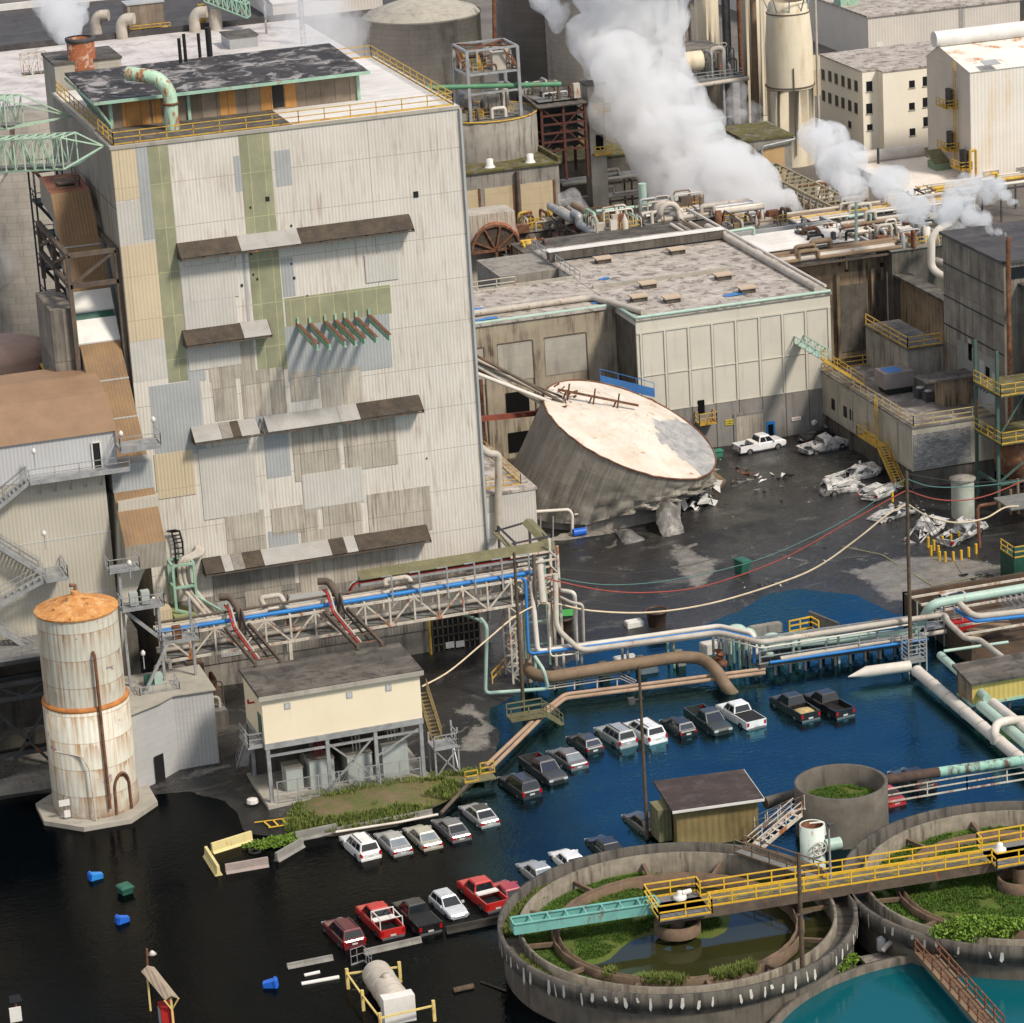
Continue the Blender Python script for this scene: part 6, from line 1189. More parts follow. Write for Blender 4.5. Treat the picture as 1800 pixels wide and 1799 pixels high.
sv = nn_.new('ShaderNodeTexBrick'); sv.offset = 0; sv.inputs['Scale'].default_value = 1; sv.inputs['Brick Width'].default_value = 1.5; sv.inputs['Row Height'].default_value = 2.6; sv.inputs['Mortar Size'].default_value = .025; sv.inputs['Color1'].default_value = (.86,.86,.86,1); sv.inputs['Color2'].default_value = (1.05,1.05,1.05,1); sv.inputs['Mortar'].default_value = (1.35,1.3,1.25,1)
nn_.L(uvv, sv.inputs[0]); nn_.L(nn_.mix(1.0, cl, sv.outputs[0], 'MULTIPLY'), nn_.b.inputs['Base Color']); nn_.b.inputs['Roughness'].default_value = .5; nn_.bump(nn_.noise(.9, 6, .6, uvv), .35, .12)
sh_ = b.build('shell', nn_.m, TK); ul = sh_.data.uv_layers.new(name='uv')
for pl in sh_.data.polygons:
    kk = [sh_.data.loops[li].vertex_index % nr for li in pl.loop_indices]; wrap = max(kk) == nr-1 and min(kk) == 0
    for li, k_ in zip(pl.loop_indices, kk): i_ = sh_.data.loops[li].vertex_index//nr; ul.data[li].uv = ((nr if wrap and k_ == 0 else k_)/nr*2*math.pi*TR_, -i_*.75)
0 and b.build('shell', mat('tank_wall', (.27,.245,.205), (.16,.145,.12), .25, .6, .1, streak=.9, sc=(.13,.115,.095), sth=.45, rs=.8, panel=(1.7,9), pv=.22, seam=(1.5,1.45,1.4), ms=.015), TK)
b = MB(); nr2 = 96; rings = 12; vs = []; ap = V((0,0,0)); off = tp(1, 0, 0)-TC
CDIR = CR*.95+CU*.12; CDIR = (CDIR-TN*CDIR.dot(TN)).normalized()
adir = (CR*.2+CU*.5); adir = (adir-TN*adir.dot(TN)).normalized()
for i in range(rings+1):
    for k in range(nr2):
        a = 2*math.pi*k/nr2; t = i/rings; r = TR_*(1-t)
        d = (tx*math.cos(a)+ty_*math.sin(a)); crease = max(0, d.dot(CDIR)-.72)
        h = 1.25*t-.35*t*(1-t)*0; h -= crease*6*t*(1-t); h += .16*noise.noise(V((a*5, t*4, 0)))*(1 if 0 < t < 1 else 0)
        vs.append(TC+d*r+adir*2.2*t+TN*(h+.02))
fs = [(i*nr2+k, i*nr2+(k+1)%nr2, (i+1)*nr2+(k+1)%nr2, (i+1)*nr2+k) for i in range(rings) for k in range(nr2)]
b.add(vs, fs, 0, True)
b.m = [1 if ((b.v[f[0]]-TC).normalized().dot(CDIR) > .78+.10*noise.noise(b.v[f[0]]*.9) and (b.v[f[0]]-TC).length > 3.2) else 0 for f in b.f]; rf_ = b.build('roof', [M['tankroof'], mat('roof_crease_grey', (.42,.41,.39), (.25,.25,.25), .6, .6, spots=.5, spc=(.15,.15,.15))], TK)  # creased wedge of the roof takes a spotted grey
b = MB(); b.tube([tp(TR_+.05, 2*math.pi*k/72, .05+.16*noise.noise(V((k*1.7,0,0)))) for k in range(73)], .10, 5); b.build('rim', M['rust'], TK)
b = MB(); p0 = tp(TR_*.98, 0, 0); 
a_ = TC-CR*8.2+CU*2.0; a_ -= TN*(a_-TC).dot(TN)-TN*1.2; c_ = TC+adir*2.2+TN*1.9
b.beam(a_, c_, .22)
for t in (.1, .42, .72):
    q = a_.lerp(c_, t); b.beam(q, q-TN*1.5, .16); b.beam(q+TN*.9, q-TN*1.4+CR*.6, .12)
b.build('pipe_frame', M['rust'], TK)
D = thing('crumpled_plate', 'big torn curved steel plate hanging at the foot of the collapsed tank', 'wreckage', P(1180,900))
def crumple(name, pts, parent, m, t=.12, amp=.4, n=14, seed=0):
    a, b_, c, d = [V(p) for p in pts]; mm = MB(); vs = []
    for i in range(n+1):
        for j in range(n+1):
            u, v = i/n, j/n; p = a.lerp(b_, u).lerp(d.lerp(c, u), v); nz = noise.noise_vector(p*.45+V((seed,0,0)))*amp+noise.noise_vector(p*1.3+V((seed,2,0)))*amp*.35
            vs.append(p+nz+V((0,0,math.sin(u*math.pi)*math.sin(v*math.pi)*amp*1.6)))
    fs = [(i*(n+1)+j, (i+1)*(n+1)+j, (i+1)*(n+1)+j+1, i*(n+1)+j+1) for i in range(n) for j in range(n)]
    mm.add(vs, fs, 0, False); mm.add([v-V((0,0,t)) for v in vs], [f[::-1] for f in fs], 0); return mm.build(name, m, parent)
crumple('plate', [P(1143,862,3.4), P(1195,868,3.0), P(1203,935,.5), P(1165,952,.2)], D, M['crump'], amp=.5, seed=1)
crumple('folded_edge', [P(1118,862,3.6), P(1150,858,4.0), P(1165,905,1.5), P(1135,900,1.0)], D, M['crump'], amp=.5, seed=5)
tag(crumple('steel_plate', [P(1075,935,.4), P(1110,930,1.0), P(1135,952,.25), P(1098,962,.2)], None, M['crump'], amp=.35, seed=9), 'small bent steel plate lying flat on the mud in front of the collapsed tank', 'wreckage')
tag(crumple('steel_plate', [P(1180,968,.2), P(1228,952,.3), P(1235,958,.25), P(1190,978,.2)], None, M['crump'], amp=.12, n=6, seed=3), 'long thin pale steel strip on the mud below the torn plate', 'wreckage')
tag(crumple('leaning_board', [P(1245,820,1.6), P(1278,845,1.2), P(1262,862,.3), P(1235,850,.4)], None, M['wood2'] if 'wood2' in M else mat('tan_board', (.26,.19,.11), (.18,.13,.08), .8, .85), amp=.1, n=5), 'leaning tan board panel at the right foot of the collapsed tank', 'panel')
D = thing('torn_cladding', 'heap of torn pale cladding and insulation below the low side of the collapsed tank', 'wreckage', P(1215,880)); R = random.Random(4)
for k in range(64):
    p = P(R.uniform(1170,1250), R.uniform(860,905), 0); p.z = R.uniform(.1,2.4)*(1-abs(p.x-103.5)*.04); b = MB(); s = R.uniform(.35,1.0); q = [p+V((R.uniform(-s,s),R.uniform(-s,s),R.uniform(-s,s)*.8)) for _ in range(4)]
    b.sheet(q, .03); b.sheet([q[1], q[2], q[2]+V((.5,0,.4)), q[1]+V((.4,.1,.5))], .02); b.build('sheet', M[R.choice(['white','crump','white','tower_g','black','conc'])], D)
# remains of the base ring
b = MB(); b.lathe([(9.3,-.3),(9.35,2.4),(9.1,2.5),(9.0,-.3)], tbase+V((.3,.3,0)), 60, a0=165, a1=330, wob=lambda i, a: .01*math.sin(a*9)); tag(b.build('tank_base_ring', M['conc']), 'low curved concrete base ring left under the collapsed tank', 'base ring')
D = thing('tank_pipework', 'pale pipework and small blue pumps in front of the tank base ring', 'pipework', P(1010,940)); Yp = P(1000,945).y
b = MB(); b.tube([P(938,945,1)+V((0,0,.0)), PY(938,900,Yp), PY(1000,896,Yp), PY(1006,905,Yp), PY(1006,960,Yp)], .17, 8, 0, .3); b.build('pipe', M['pipew'], D)
b = MB(); b.tube([PY(1010,905,Yp), PY(1052,898,Yp), PY(1052,935,Yp)], .09, 6, 0, .2); b.build('pipe', M['white_steel'], D)
for x in (950, 972, 1030): b = MB(); b.tube([PY(x,908,Yp), PY(x,945,Yp)], .09, 6); b.build('post', M['rail'], D)
q = P(1012,940,.3); b = MB(); b.tube([q+V((-.4,-.5,.4)), q+V((.9,-.5,.4))], .4, 12); b.build('pump', M['bluec'], D); b = MB(); b.box(q.x-3,q.x+4,q.y-1.2,q.y+1,0,.3); b.build('plinth', M['conc'], D)
D = thing('wrecked_pipe_bridge', 'twisted pipe bridge sagging from the tower corner onto the collapsed tank', 'pipe bridge', P(900,700)); R = random.Random(11)
e1 = TC-CR*8.0+CU*2.4+TN*.8
for k in range(8):
    s0 = V((80.2, 316+R.uniform(-1,2.5), 22.5+R.uniform(-1.2,1.2))); e = e1+V((R.uniform(-1.4,1),R.uniform(-1,1),R.uniform(-.5,.8))); b = MB(); m_ = s0.lerp(e,.5)+V((0,0,R.uniform(-1.2,.6))); b.tube([s0, m_, e], R.uniform(.09,.24), 7, 0, 1); b.build('pipe', M[R.choice(['pipe','pipew','rust','brownsteel'])], D)
b = MB()
for k in range(5): x = 82+k*2.4; zt = 20.5-k*1.6; b.beam((x,318,0),(x+R.uniform(-.6,.6),318+R.uniform(-1,1),zt),.32)
for k in range(7): b.beam((82+R.uniform(0,9),318,R.uniform(3,17)),(82+R.uniform(0,9),319,R.uniform(3,17)),.16)
b.build('bent_frame', M['rust'], D)
b = MB()
for k in range(26): p = e1+V((R.uniform(-2.2,2),R.uniform(-1.5,1.5),R.uniform(-.6,1.1))); b.beam(p, p+V((R.uniform(-1.2,1.2),R.uniform(-1,1),R.uniform(-.7,.7))), R.uniform(.06,.2))
b.build('tangle', M['rust'], D)
b = MB(); b.beam(PY(840,737,312), PY(958,725,318), .5, .5); tag(b.build('red_beam', mat('red_oxide_beam', (.24,.06,.035), (.15,.045,.03), 1, .8)), 'long red oxide beam reaching from the tower corner into the tank side', 'beam')
b = MB(); a_, c_ = PY(1055,660,325), PY(1150,683,324); b.sheet([a_, c_, c_-V((0,0,1.0)), a_-V((0,0,.9))], .04); b.rail([a_-V((0,0,.9)), c_-V((0,0,1.0))], 1.6, step=1.6, w=.06); tag(b.build('blue_netting', M['tblue']), 'strip of blue netting on a rail between the tank roof and the cream wall', 'netting')
# ---------------------------------------------------------------- pipe bridge in front of the tower
YB = 268.0
TB = thing('truss_bridge', 'long white steel truss pipe bridge crossing in front of the tower base', 'pipe bridge', (63, YB, 0))
zt_ = (PY(288,1125,YB).z+PY(905,1015,YB).z)/2; zb_ = zt_-2.3; xa, xb = PY(288,1125,YB).x, PY(940,1008,YB).x
for yy in (YB, YB+2.2):
    b = MB(); b.truss((xa,yy,zb_), (xb,yy,zb_), 2.3, 15, .2); b.build('truss', M['white_steel'], TB)
b = MB()
for i in range(16): x = xa+(xb-xa)*i/15; b.beam((x,YB,zt_+.12),(x,YB+2.2,zt_+.12),.16)
for x in (xa+.3, xa+11, xb-1): 
    for yy in (YB, YB+2.2): b.beam((x,yy,-.3),(x,yy,zb_),.3)
b.build('cross_member', M['white_steel'], TB)
b = MB(); b.box(xa+.2, xb-.2, YB+.3, YB+1.9, zb_+.12, zb_+.2); b.build('walkway', M['deck'], TB)
for r, dz, yy, m in ((.2,.35,YB+.4,'blue'),(.24,.4,YB+1.1,'pipe'),(.17,.32,YB+1.7,'pipew'),(.12,1.0,YB+.9,'brownsteel'),(.3,-1.6,YB+1.2,'pipe')):
    b = MB(); z = zt_+dz; pts = [(xa-.5,yy,z),(xb,yy,z)]
    if m == 'pipe' and dz > 0: pts = [(xa-.5,yy,z),(57.0,yy,z),(56.6,yy+.6,z+1.1),(58.4,yy+.6,z+1.1),(58.8,yy,z),(68,yy,z),(67.8,yy+.6,z+.9),(70,yy+.6,z+.9),(70.3,yy,z),(xb,yy,z)]
    b.tube(pts, r, 10, 0, .35); b.build('pipe', M[m], TB)
for i in range(6): x = PY(690,1050,YB).x+i*(xb-PY(690,1050,YB).x)/5.2; b = MB(); b.beam((x,YB-.1,zt_-.6),(x,YB-.1,zt_+2.3),.13); b.beam((x,YB-.1,zt_+2.3),(x-.9,YB-.1,zt_+2.3),.1); b.build('goalpost', M['rail'], TB)
# olive roofed cable tray above
D = thing('cable_tray', 'olive roofed cable tray on posts above the truss bridge', 'cable tray', (74, YB+3, 10)); ca, cb_ = PY(630,1012,YB+3), PY(975,962,YB+3); z = (ca.z+cb_.z)/2
b = MB(); b.sheet([(ca.x,YB+2.3,z-.1),(cb_.x,YB+2.3,z-.1),(cb_.x,YB+3.7,z+.35),(ca.x,YB+3.7,z+.35)], .08); b.build('roof', M['olive'], D)
b = MB()
for k, yy in enumerate((YB+2.4, YB+3.5)): b.beam((ca.x,yy,z-.6),(cb_.x,yy,z-.6),.12,.2)
for i in range(7): x = ca.x+(cb_.x-ca.x)*i/6; b.beam((x,YB+3,z-2.6),(x,YB+3,z),.14)
b.build('frame', M['rail'], D)
for k in range(3): b = MB(); b.tube([(ca.x-1.5,YB+2.6+k*.3,z-2.2),(ca.x-.6,YB+2.6+k*.3,z-.45),(cb_.x-.6,YB+2.6+k*.3,z-.45),(cb_.x-.2,YB+3.2,z-.7)], .07, 6, 0, .5); b.build('cable', M[['redp','black','pipe'][k]], D)
for (p0, p1, lb) in (((1,1),(0,0),''),):
    a_, c_ = PY(925,912,276), PY(965,955,271); D = thing('tray_cover', 'short olive gabled tray cover tilted beside the annex', 'tray cover', c_); b = MB(); d = (c_-a_).normalized(); s = V((.7,.35,-.25)); b.sheet([a_, c_, c_+s, a_+s], .08); b.sheet([a_-V((.5,.2,.3)), c_-V((.5,.2,.3)), c_, a_], .08); b.build('sheet', M['olive'], D)
    a_, c_ = PY(865,935,276), PY(895,965,272); D = thing('tray_cover', 'short olive tray cover with cables just right of the tower foot', 'tray cover', c_); b = MB(); b.sheet([a_, c_, c_+s, a_+s], .08); b.build('sheet', M['olive'], D)
b = MB(); b.beam((TX1+.5,277,11.5),(84,277,12),.15); b.beam((TX1+.5,272,11.8),(84,272,12),.15)
for x in (TX1+.8, 83.6):
    for yy in (272, 277): b.beam((x,yy,0),(x,yy,12),.2)
b.beam((TX1+.8,272,11.9),(TX1+.8,277,11.9),.15); b.beam((83.6,272,11.9),(83.6,277,11.9),.15); tag(b.build('steel_trestle', M['darksteel']), 'dark steel tray frame beside the right foot of the tower', 'frame')
# lattice legs at the bridge end
D = thing('lattice_tower', 'white lattice trestle leg carrying the right end of the truss bridge', 'trestle', (79, YB, 0)); b = MB()
x0, x1 = xb-2.6, xb-1.5
for yy in (YB, YB+2.2):
    b.truss((x0,yy,-.2),(x0,yy,zb_),x1-x0,7,.17,dirv=(1,0,0))
x2 = xb+2.2
for yy in (YB, YB+2.2): b.beam((x2,yy,-.2),(x2,yy,zt_+2.6),.22)
for z in (zb_, zb_+1.2, zt_, zt_+1.4): b.beam((x1,YB,z),(x2,YB,z),.16); b.beam((x1,YB+2.2,z),(x2,YB+2.2,z),.16); b.beam((x2,YB,z),(x2,YB+2.2,z),.14)
b.beam((x1,YB,zb_),(x2,YB,zt_),.14); b.beam((x2,YB,zb_),(x1,YB,zt_),.14); b.build('frame', M['white_steel'], D)
D = thing('mint_post_frame', 'slender mint green post frame behind the riser pipes', 'frame', (81, YB, 0)); b = MB()
for x in (xb-.3, xb+1.9): b.beam((x,YB+3.2,-.2),(x,YB+3.2,zt_+.4),.2)
for z in (2.2,4.4,6.8): b.beam((xb-.3,YB+3.2,z),(xb+1.9,YB+3.2,z),.13)
b.beam((xb-.3,YB+3.2,4.4),(xb+1.9,YB+3.2,6.8),.1); b.build('frame', M['mint'], D)
# goods-yard pipe runs. R_ = pipe through surveyed bearings at stated heights
def run(name, label, pts, r, m, cat='pipe', bend=.5, n=10, group=None):
    b = MB(); b.tube([P(*p) for p in pts], r, n, 0, bend); return tag(b.build(name, M[m] if isinstance(m, str) else m), label, cat, group)
zr = 3.4
s0 = P(945,1146,zr); run('pipe', 'cream pipe dropping from the bridge end then running right along the low pipe rack', [(934,1022,9.6),(945,1146,zr),(1263,1101,zr),(1324,1114,zr),(1330,1150,1.6)], .24, 'pipew')
run('pipe', 'grey lagged pipe kinking down to the low pipe rack and running far right', [(976,1010,9.8),(978,1105,5.2),(1020,1144,zr),(1263,1112,zr),(1337,1130,zr),(1662,1080,zr),(1665,1093,zr),(1697,1123,zr),(1722,1125,zr),(1772,1163,zr)], .26, 'pipe', bend=.8)
run('blue_pipe', 'bright blue pipe dropping from the bridge end and running along the low rack', [(908,1017,9.9),(924,1018,9.8),(929,1150,zr),(1263,1108,zr),(1326,1122,zr),(1326,1166,1.2)], .13, 'blue')
run('pipe', 'thin white pipe along the front edge of the low pipe rack', [(967,1120,4.6),(967,1155,zr-.4),(1255,1118,zr-.4),(1337,1140,zr-.4),(1600,1098,zr-.4)], .08, 'pipew')
run('riser_pipe', 'cream riser with rounded top right of the bridge end, nearer of two', [(975,1036,8.2),(1010,1042,8.2),(1014,1160,.6)], .19, 'pipew')
run('riser_pipe', 'thinner brown grey riser with rounded top, right of the cream riser', [(985,1050,7.6),(1005,1060,7.4),(1024,1062,7.2),(1026,1132,3.0)], .14, 'pipe')
run('riser_pipe', 'rust streaked vertical pipe between the blue pipe and the cream riser', [(965,1062,7.2),(968,1137,zr)], .22, 'white_steel')
run('riser_pipe', 'thick grey lagged vertical pipe inside the white frame at the bridge end', [(950,985,11),(949,1000,10.5),(955,1060,7.8)], .34, 'pipe'); run('riser_pipe', 'brown vertical pipe left of the thick lagged riser at the bridge end', [(938,975,12),(940,1030,9.3),(943,1140,zr)], .17, 'brownsteel')
D = thing('low_pipe_rack', 'low steel pipe rack running right across the flooded yard', 'pipe rack', P(1100,1165)); b = MB()
cpts = [(940,1152),(1263,1112),(1335,1132),(1610,1094)]
for o in (.0, 1.5):
    pp = [P(x,y,zr-.35)+V((0,o,0)) for x, y in cpts]
    for a, c in zip(pp, pp[1:]): b.beam(a, c, .14, .2)
b.build('frame', M['rail'], D)
for k in range(13):
    t = k/12*3; i = min(2, int(t)); a = P(*cpts[i],zr-.5); c = P(*cpts[i+1],zr-.5); p = a.lerp(c, t-i); b = MB(); b.beam((p.x,p.y,-.6),p,.2); b.beam((p.x,p.y+1.5,-.6),(p.x,p.y+1.5,p.z),.2); b.beam(p,p+V((0,1.5,0)),.16); b.build('leg', M['mint'] if k % 3 == 0 else M['rail'], D)
run('brown_main', 'very fat brown lagged pipe curving down into the flood beside the white pickup', [(925,1168,1.5),(935,1186,1.3),(967,1191,1.3),(993,1186,1.4),(1195,1155,1.6),(1232,1157,1.5),(1258,1176,1.3),(1275,1205,.8),(1292,1225,-.5)], .55, 'pipeb', bend=1.2, n=18)
D = thing('pipe_saddle', 'row of concrete pipe saddles under the fat brown pipe', 'saddle', P(1000,1195))
for x, y in ((985,1200),(1065,1190),(1130,1180),(1198,1170)): p = P(x,y,0); b = MB(); b.box(p.x-.35,p.x+.35,p.y-.2,p.y+1.0,-.8,1.2); b.build('saddle', M['conc'], D)
for k, lb in enumerate(('twin pinkish pipe on low sleepers crossing the flood, nearer one','twin pinkish pipe on low sleepers crossing the flood, farther one')):
    o = (0, -7)[k]; run('ground_pipe', lb, [(1345,1183+o,.7),(993,1228+o,.7),(958,1256+o*1.2,.7),(862-k*8,1352+o*.8,.8)], .18, 'pipep', group='twin pinkish pipes')
run('mint_pipe', 'pale mint pipe lying along the ground and rising in a crank beside the dark pole', [(845,1088,7.2),(856,1100,6.9),(853,1219,.6),(964,1211,.6),(955,1177,2.6),(940,1155,3.3)], .17, 'mintp')
run('mint_pipe', 'thin pale green pipe sloping under the truss bridge right of the tower base window', [(800,1075,6.6),(846,1092,6.6)], .14, 'mintp')
b = MB()
for k in range(3): pts = [P(960+k*3,1212-k*5,.5), P(1090,1193-k*5,.5), P(1112+k*3,1203-k*3,.5)]; b.tube(pts, .06, 6)
for x in (975,1010,1050,1085): b.beam(P(x,1212,.4), P(x,1196,.4), .1)
tag(b.build('thin_pipe_bundle', M['pipe']), 'bundle of thin grey pipes along the water edge in front of the fat brown pipe', 'pipe')
q = P(892,1195,.0); b = MB(); b.rail([P(866,1207,0), P(892,1178,0)], 1.3, step=1.5, w=.1); tag(b.build('yellow_handrail', M['yellow']), 'short yellow handrail beside the lattice leg foot', 'railing')
D = thing('footbridge', 'small olive steel footbridge with railings over the twin pinkish pipes', 'footbridge', P(940,1262)); a_, c_ = P(893,1262,1.2), P(963,1270,1.2); b = MB(); b.box(a_.x,c_.x+.4,a_.y-1,a_.y+.3,1.1,1.25); b.build('deck', M['olive'], D)
b = MB(); b.rail([(a_.x,a_.y-1,1.25),(c_.x+.4,a_.y-1,1.25)],1.1,step=1.1,w=.09); b.rail([(a_.x,a_.y+.3,1.25),(c_.x+.4,a_.y+.3,1.25)],1.1,step=1.1,w=.09); b.build('railing', M['olive'], D); stair('steps', (c_.x+.4,a_.y-.8,1.2), (c_.x+1.9,a_.y-.8,0), 1.0, M['olive'], D, V((0,1,0)))
D = thing('footbridge', 'tiny mossy footbridge with yellow rails on the grassy bank', 'footbridge', P(835,1372)); a_ = P(825,1372,.9); b = MB(); b.box(a_.x-.5,a_.x+2.2,a_.y-.5,a_.y+.7,.8,.92); b.build('deck', M['olive'], D); b = MB(); b.rail([(a_.x-.5,a_.y-.5,.92),(a_.x+.6,a_.y-.5,.92)],1,step=1,w=.09); b.rail([(a_.x+1.2,a_.y+.7,.92),(a_.x+2.4,a_.y+.7,.92)],1,step=1,w=.09); b.build('railing', M['yellow'], D)
run('drain_pipe', 'rusty drain pipe pair running down the grassy bank to the water', [(823,1378,.7),(775,1430,.35)], .16, 'brownsteel'); run('drain_pipe', 'white pipe lying along the foot of the grassy bank behind the sedans', [(770,1432,.35),(700,1446,.3),(590,1463,.3)], .11, 'pipew')
# right-hand pipework
zA = 1.7
run('mint_main', 'fat pale mint pipe along the rack, rising and running off at the right edge', [(1350,1136,zA),(1604,1113,zA),(1622,1090,2.8),(1636,1063,4.6),(1670,1056,4.6),(1830,1029,4.6)], .42, 'mintp', bend=.9, n=16)
run('tan_pipe', 'tan pipe on the right hand rack in front of the mint main', [(1372,1158,1.5),(1664,1110,1.5)], .22, 'pipep' if False else 'pipe'); run('blue_pipe', 'blue pipe on the right hand rack below the tan pipe', [(1353,1165,1.3),(1632,1124,1.3)], .14, 'blue')
D = thing('yard_rack', 'dark steel rack and walkway above the water carrying the mint and blue pipes', 'pipe rack', P(1500,1150)); b = MB(); a_, c_ = P(1335,1172,1.0), P(1625,1128,1.0)
for o in (0, 1.4, 2.8): b.beam(a_+V((0,o,0)), c_+V((0,o,0)), .2, .3)
for k in range(12): p = a_.lerp(c_, k/11); b.beam(p, p+V((0,2.8,0)), .2); b.beam((p.x,p.y,-.8), p, .22); b.beam((p.x,p.y+2.8,-.8), p+V((0,2.8,0)), .22)
b.build('frame', M['darksteel'], D); b = MB(); b.rail([a_+V((0,-.1,.2)), c_+V((0,-.1,.2))], 1.3, step=2.7, w=.09); b.build('railing', M['rail'], D)
D = thing('valve_group', 'mint green valves and pipe bends at the left end of the mint main', 'valves', P(1300,1150)); R = random.Random(3)
for (x, y, h, r) in ((1283,1148,2.3,.42),(1300,1143,1.8,.3),(1318,1160,1.2,.25),(1345,1148,1.6,.3)): p = P(x,y,0); b = MB(); b.tube([(p.x,p.y,-.5),(p.x,p.y,h),(p.x+1.2,p.y-.3,h),(p.x+1.5,p.y-.3,.3)], r, 10, 0, .6); b.build('bend', M['mintp'], D)
for (x, y) in ((1262,1165),(1270,1172),(1375,1140),(1400,1137),(1352,1155)): p = P(x,y,.6); b = MB(); b.lathe([(.25,0),(.45,.1),(.45,.5),(.25,.6),(.1,.6),(.1,1.1),(.4,1.1),(.4,1.18)], p, 12); b.build('valve', M['mintp'] if x > 1300 else M['rust'], D)
zc = .95; b = MB(); t0, t1, t2 = P(1491,1190,zc-.2), P(1524,1181,zc), P(1600,1171,zc); b.tube([t0, t1, t2], [.04,.50,.50], 24); tag(b.build('cone_pipe', M['pipew']), 'fat pinkish pipe ending in a pointed cone just above the water', 'pipe')
b = MB(); b.tube([P(1612,1180,zc), P(1788,1330,zc), P(1850,1383,zc)], .52, 20); mp = b.build('long_pipe', M['pipew']); tag(mp, 'long fat pinkish pipe running diagonally to the lower right over the water', 'pipe')
for k in range(7): t = k/6; a = P(1612,1180,zc).lerp(P(1788,1330,zc), t); d = (P(1788,1330,zc)-P(1612,1180,zc)).normalized(); b = MB(); b.tube([a, a+d*.12], .56, 20); b.build('band', M['pipe'], mp)
run('branch_pipe', 'cream branch pipe bending out of the long pipe towards the right edge', [(1748,1305,1.0),(1748,1288,2.0),(1752,1272,2.4),(1775,1266,2.4),(1830,1266,2.4)], .36, 'pipew', bend=.6, n=14)
for k, (p0, p1, r, lb) in enumerate((((1653,1152,2.2),(1735,1228,2.2),.36,'pale mint pipe passing under the yellow clad box, upper one'),((1725,1240,1.5),(1840,1338,1.5),.5,'fat pale mint pipe under the yellow clad box, middle one'),((1745,1235,2.0),(1840,1310,2.0),.4,'pale pipe under the yellow clad box nearest the right edge'))): run('under_pipe', lb, [p0, p1], r, 'mintp' if k < 2 else 'pipew', n=16)
D = thing('yellow_clad_box', 'yellow corrugated box building on legs with mossy brown roof at the right edge', 'building', P(1720,1260)); zb3 = 2.6; g = PY(1709,1197,0.1+P(1712,1262,0).y); Yf = P(1712,1262,0).y
p1 = PY(1709,1199,Yf); p2 = PY(1709,1238,Yf); xl2 = p1.x; b = MB(); b.box(xl2, xl2+9, Yf, Yf+3.0, p2.z, p1.z); b.build('wall', M['siding'], D)
b = MB(); b.box(xl2-.04, xl2, Yf, Yf+3, p2.z, p1.z); b.build('side_wall', M['stain'], D); b = MB(); b.sheet([(xl2-.3,Yf-.4,p1.z),(xl2+9.2,Yf-.4,p1.z),(xl2+9.2,Yf+3.4,p1.z+.5),(xl2-.3,Yf+3.4,p1.z+.5)], .25); b.build('roof', M['roofwood'], D)
b = MB(); b.box(xl2-.1,xl2+9,Yf-.1,Yf+3,p2.z-.25,p2.z); b.build('floor_beam', M['mint'], D)
for x in (xl2+.2, xl2+3.5): b = MB(); b.beam((x,Yf+.2,-.6),(x,Yf+.2,p2.z-.25),.2); b.build('leg', M['darksteel'], D)
D = thing('metal_stair_tower', 'small galvanised cage stair tower at the end of the pointed pipe', 'stairs', P(1615,1190)); p = P(1598,1185,0); b = MB()
for x in (p.x, p.x+1.7):
    for y in (p.y, p.y+1.5): b.beam((x,y,-.6),(x,y,3.2),.12)
for z in (1.0,1.4,1.8,2.2,2.6,3.0,3.2): b.beam((p.x,p.y,z),(p.x+1.7,p.y,z),.07); b.beam((p.x,p.y,z),(p.x,p.y+1.5,z),.07); b.beam((p.x+1.7,p.y,z),(p.x+1.7,p.y+1.5,z),.07)
b.box(p.x,p.x+1.7,p.y,p.y+1.5,.9,1.0); b.build('frame', M['rail'], D)
D = thing('upper_stair_tower', 'grey steel stairs and platforms beside the mint riser', 'stairs', P(1650,1150)); p = P(1628,1142,0); b = MB()
for x in (p.x, p.x+1.8, p.x+3.6):
    for y in (p.y, p.y+1.8): b.beam((x,y,-.6),(x,y,4.0),.12)
b.box(p.x,p.x+3.6,p.y,p.y+1.8,1.8,1.9); b.rail([(p.x,p.y,1.9),(p.x+3.6,p.y,1.9),(p.x+3.6,p.y+1.8,1.9)],1.1,step=.9,w=.07); b.rail([(p.x,p.y,3.0),(p.x+1.8,p.y,3.0)],1.0,step=.9,w=.07); b.build('frame', M['rail'], D)
D = thing('brown_pit', 'open rectangular brown pit with beams across at the right edge', 'pit', P(1760,1120)); a_ = P(1700,1165,0); b = MB(); b.box(a_.x,a_.x+.4,a_.y-1,a_.y+14,-.5,2.2); b.box(a_.x,a_.x+14,a_.y+13.6,a_.y+14,-.5,2.2); b.box(a_.x+.4,a_.x+14,a_.y-1,a_.y+13.6,-.5,.3)
b.build('wall', mat('pit_brown', (.10,.065,.04), (.05,.035,.025), .6, .9, streak=.6), D); b = MB()
for k in range(6): b.beam((a_.x,a_.y+1+k*2.2,2.3),(a_.x+14,a_.y+1+k*2.2,2.3),.18)
b.build('beam', M['white_steel'], D)
run('frame_pipe', 'pale green square beam crossing in front of the brown pit', [(1659,1145,3.2),(1772,1129,3.2)], .14, 'mintp')
run('tan_main', 'tan pipe with a bend running to the right edge above the brown pit', [(1683,1058,4.4),(1712,1085,3.4),(1830,1072,3.4)], .3, 'pipe', bend=.8, n=14); run('blue_pipe', 'blue pipe running beside the tan pipe to the right edge', [(1680,1072,3.4),(1712,1093,3.2),(1830,1080,3.2)], .16, 'blue')
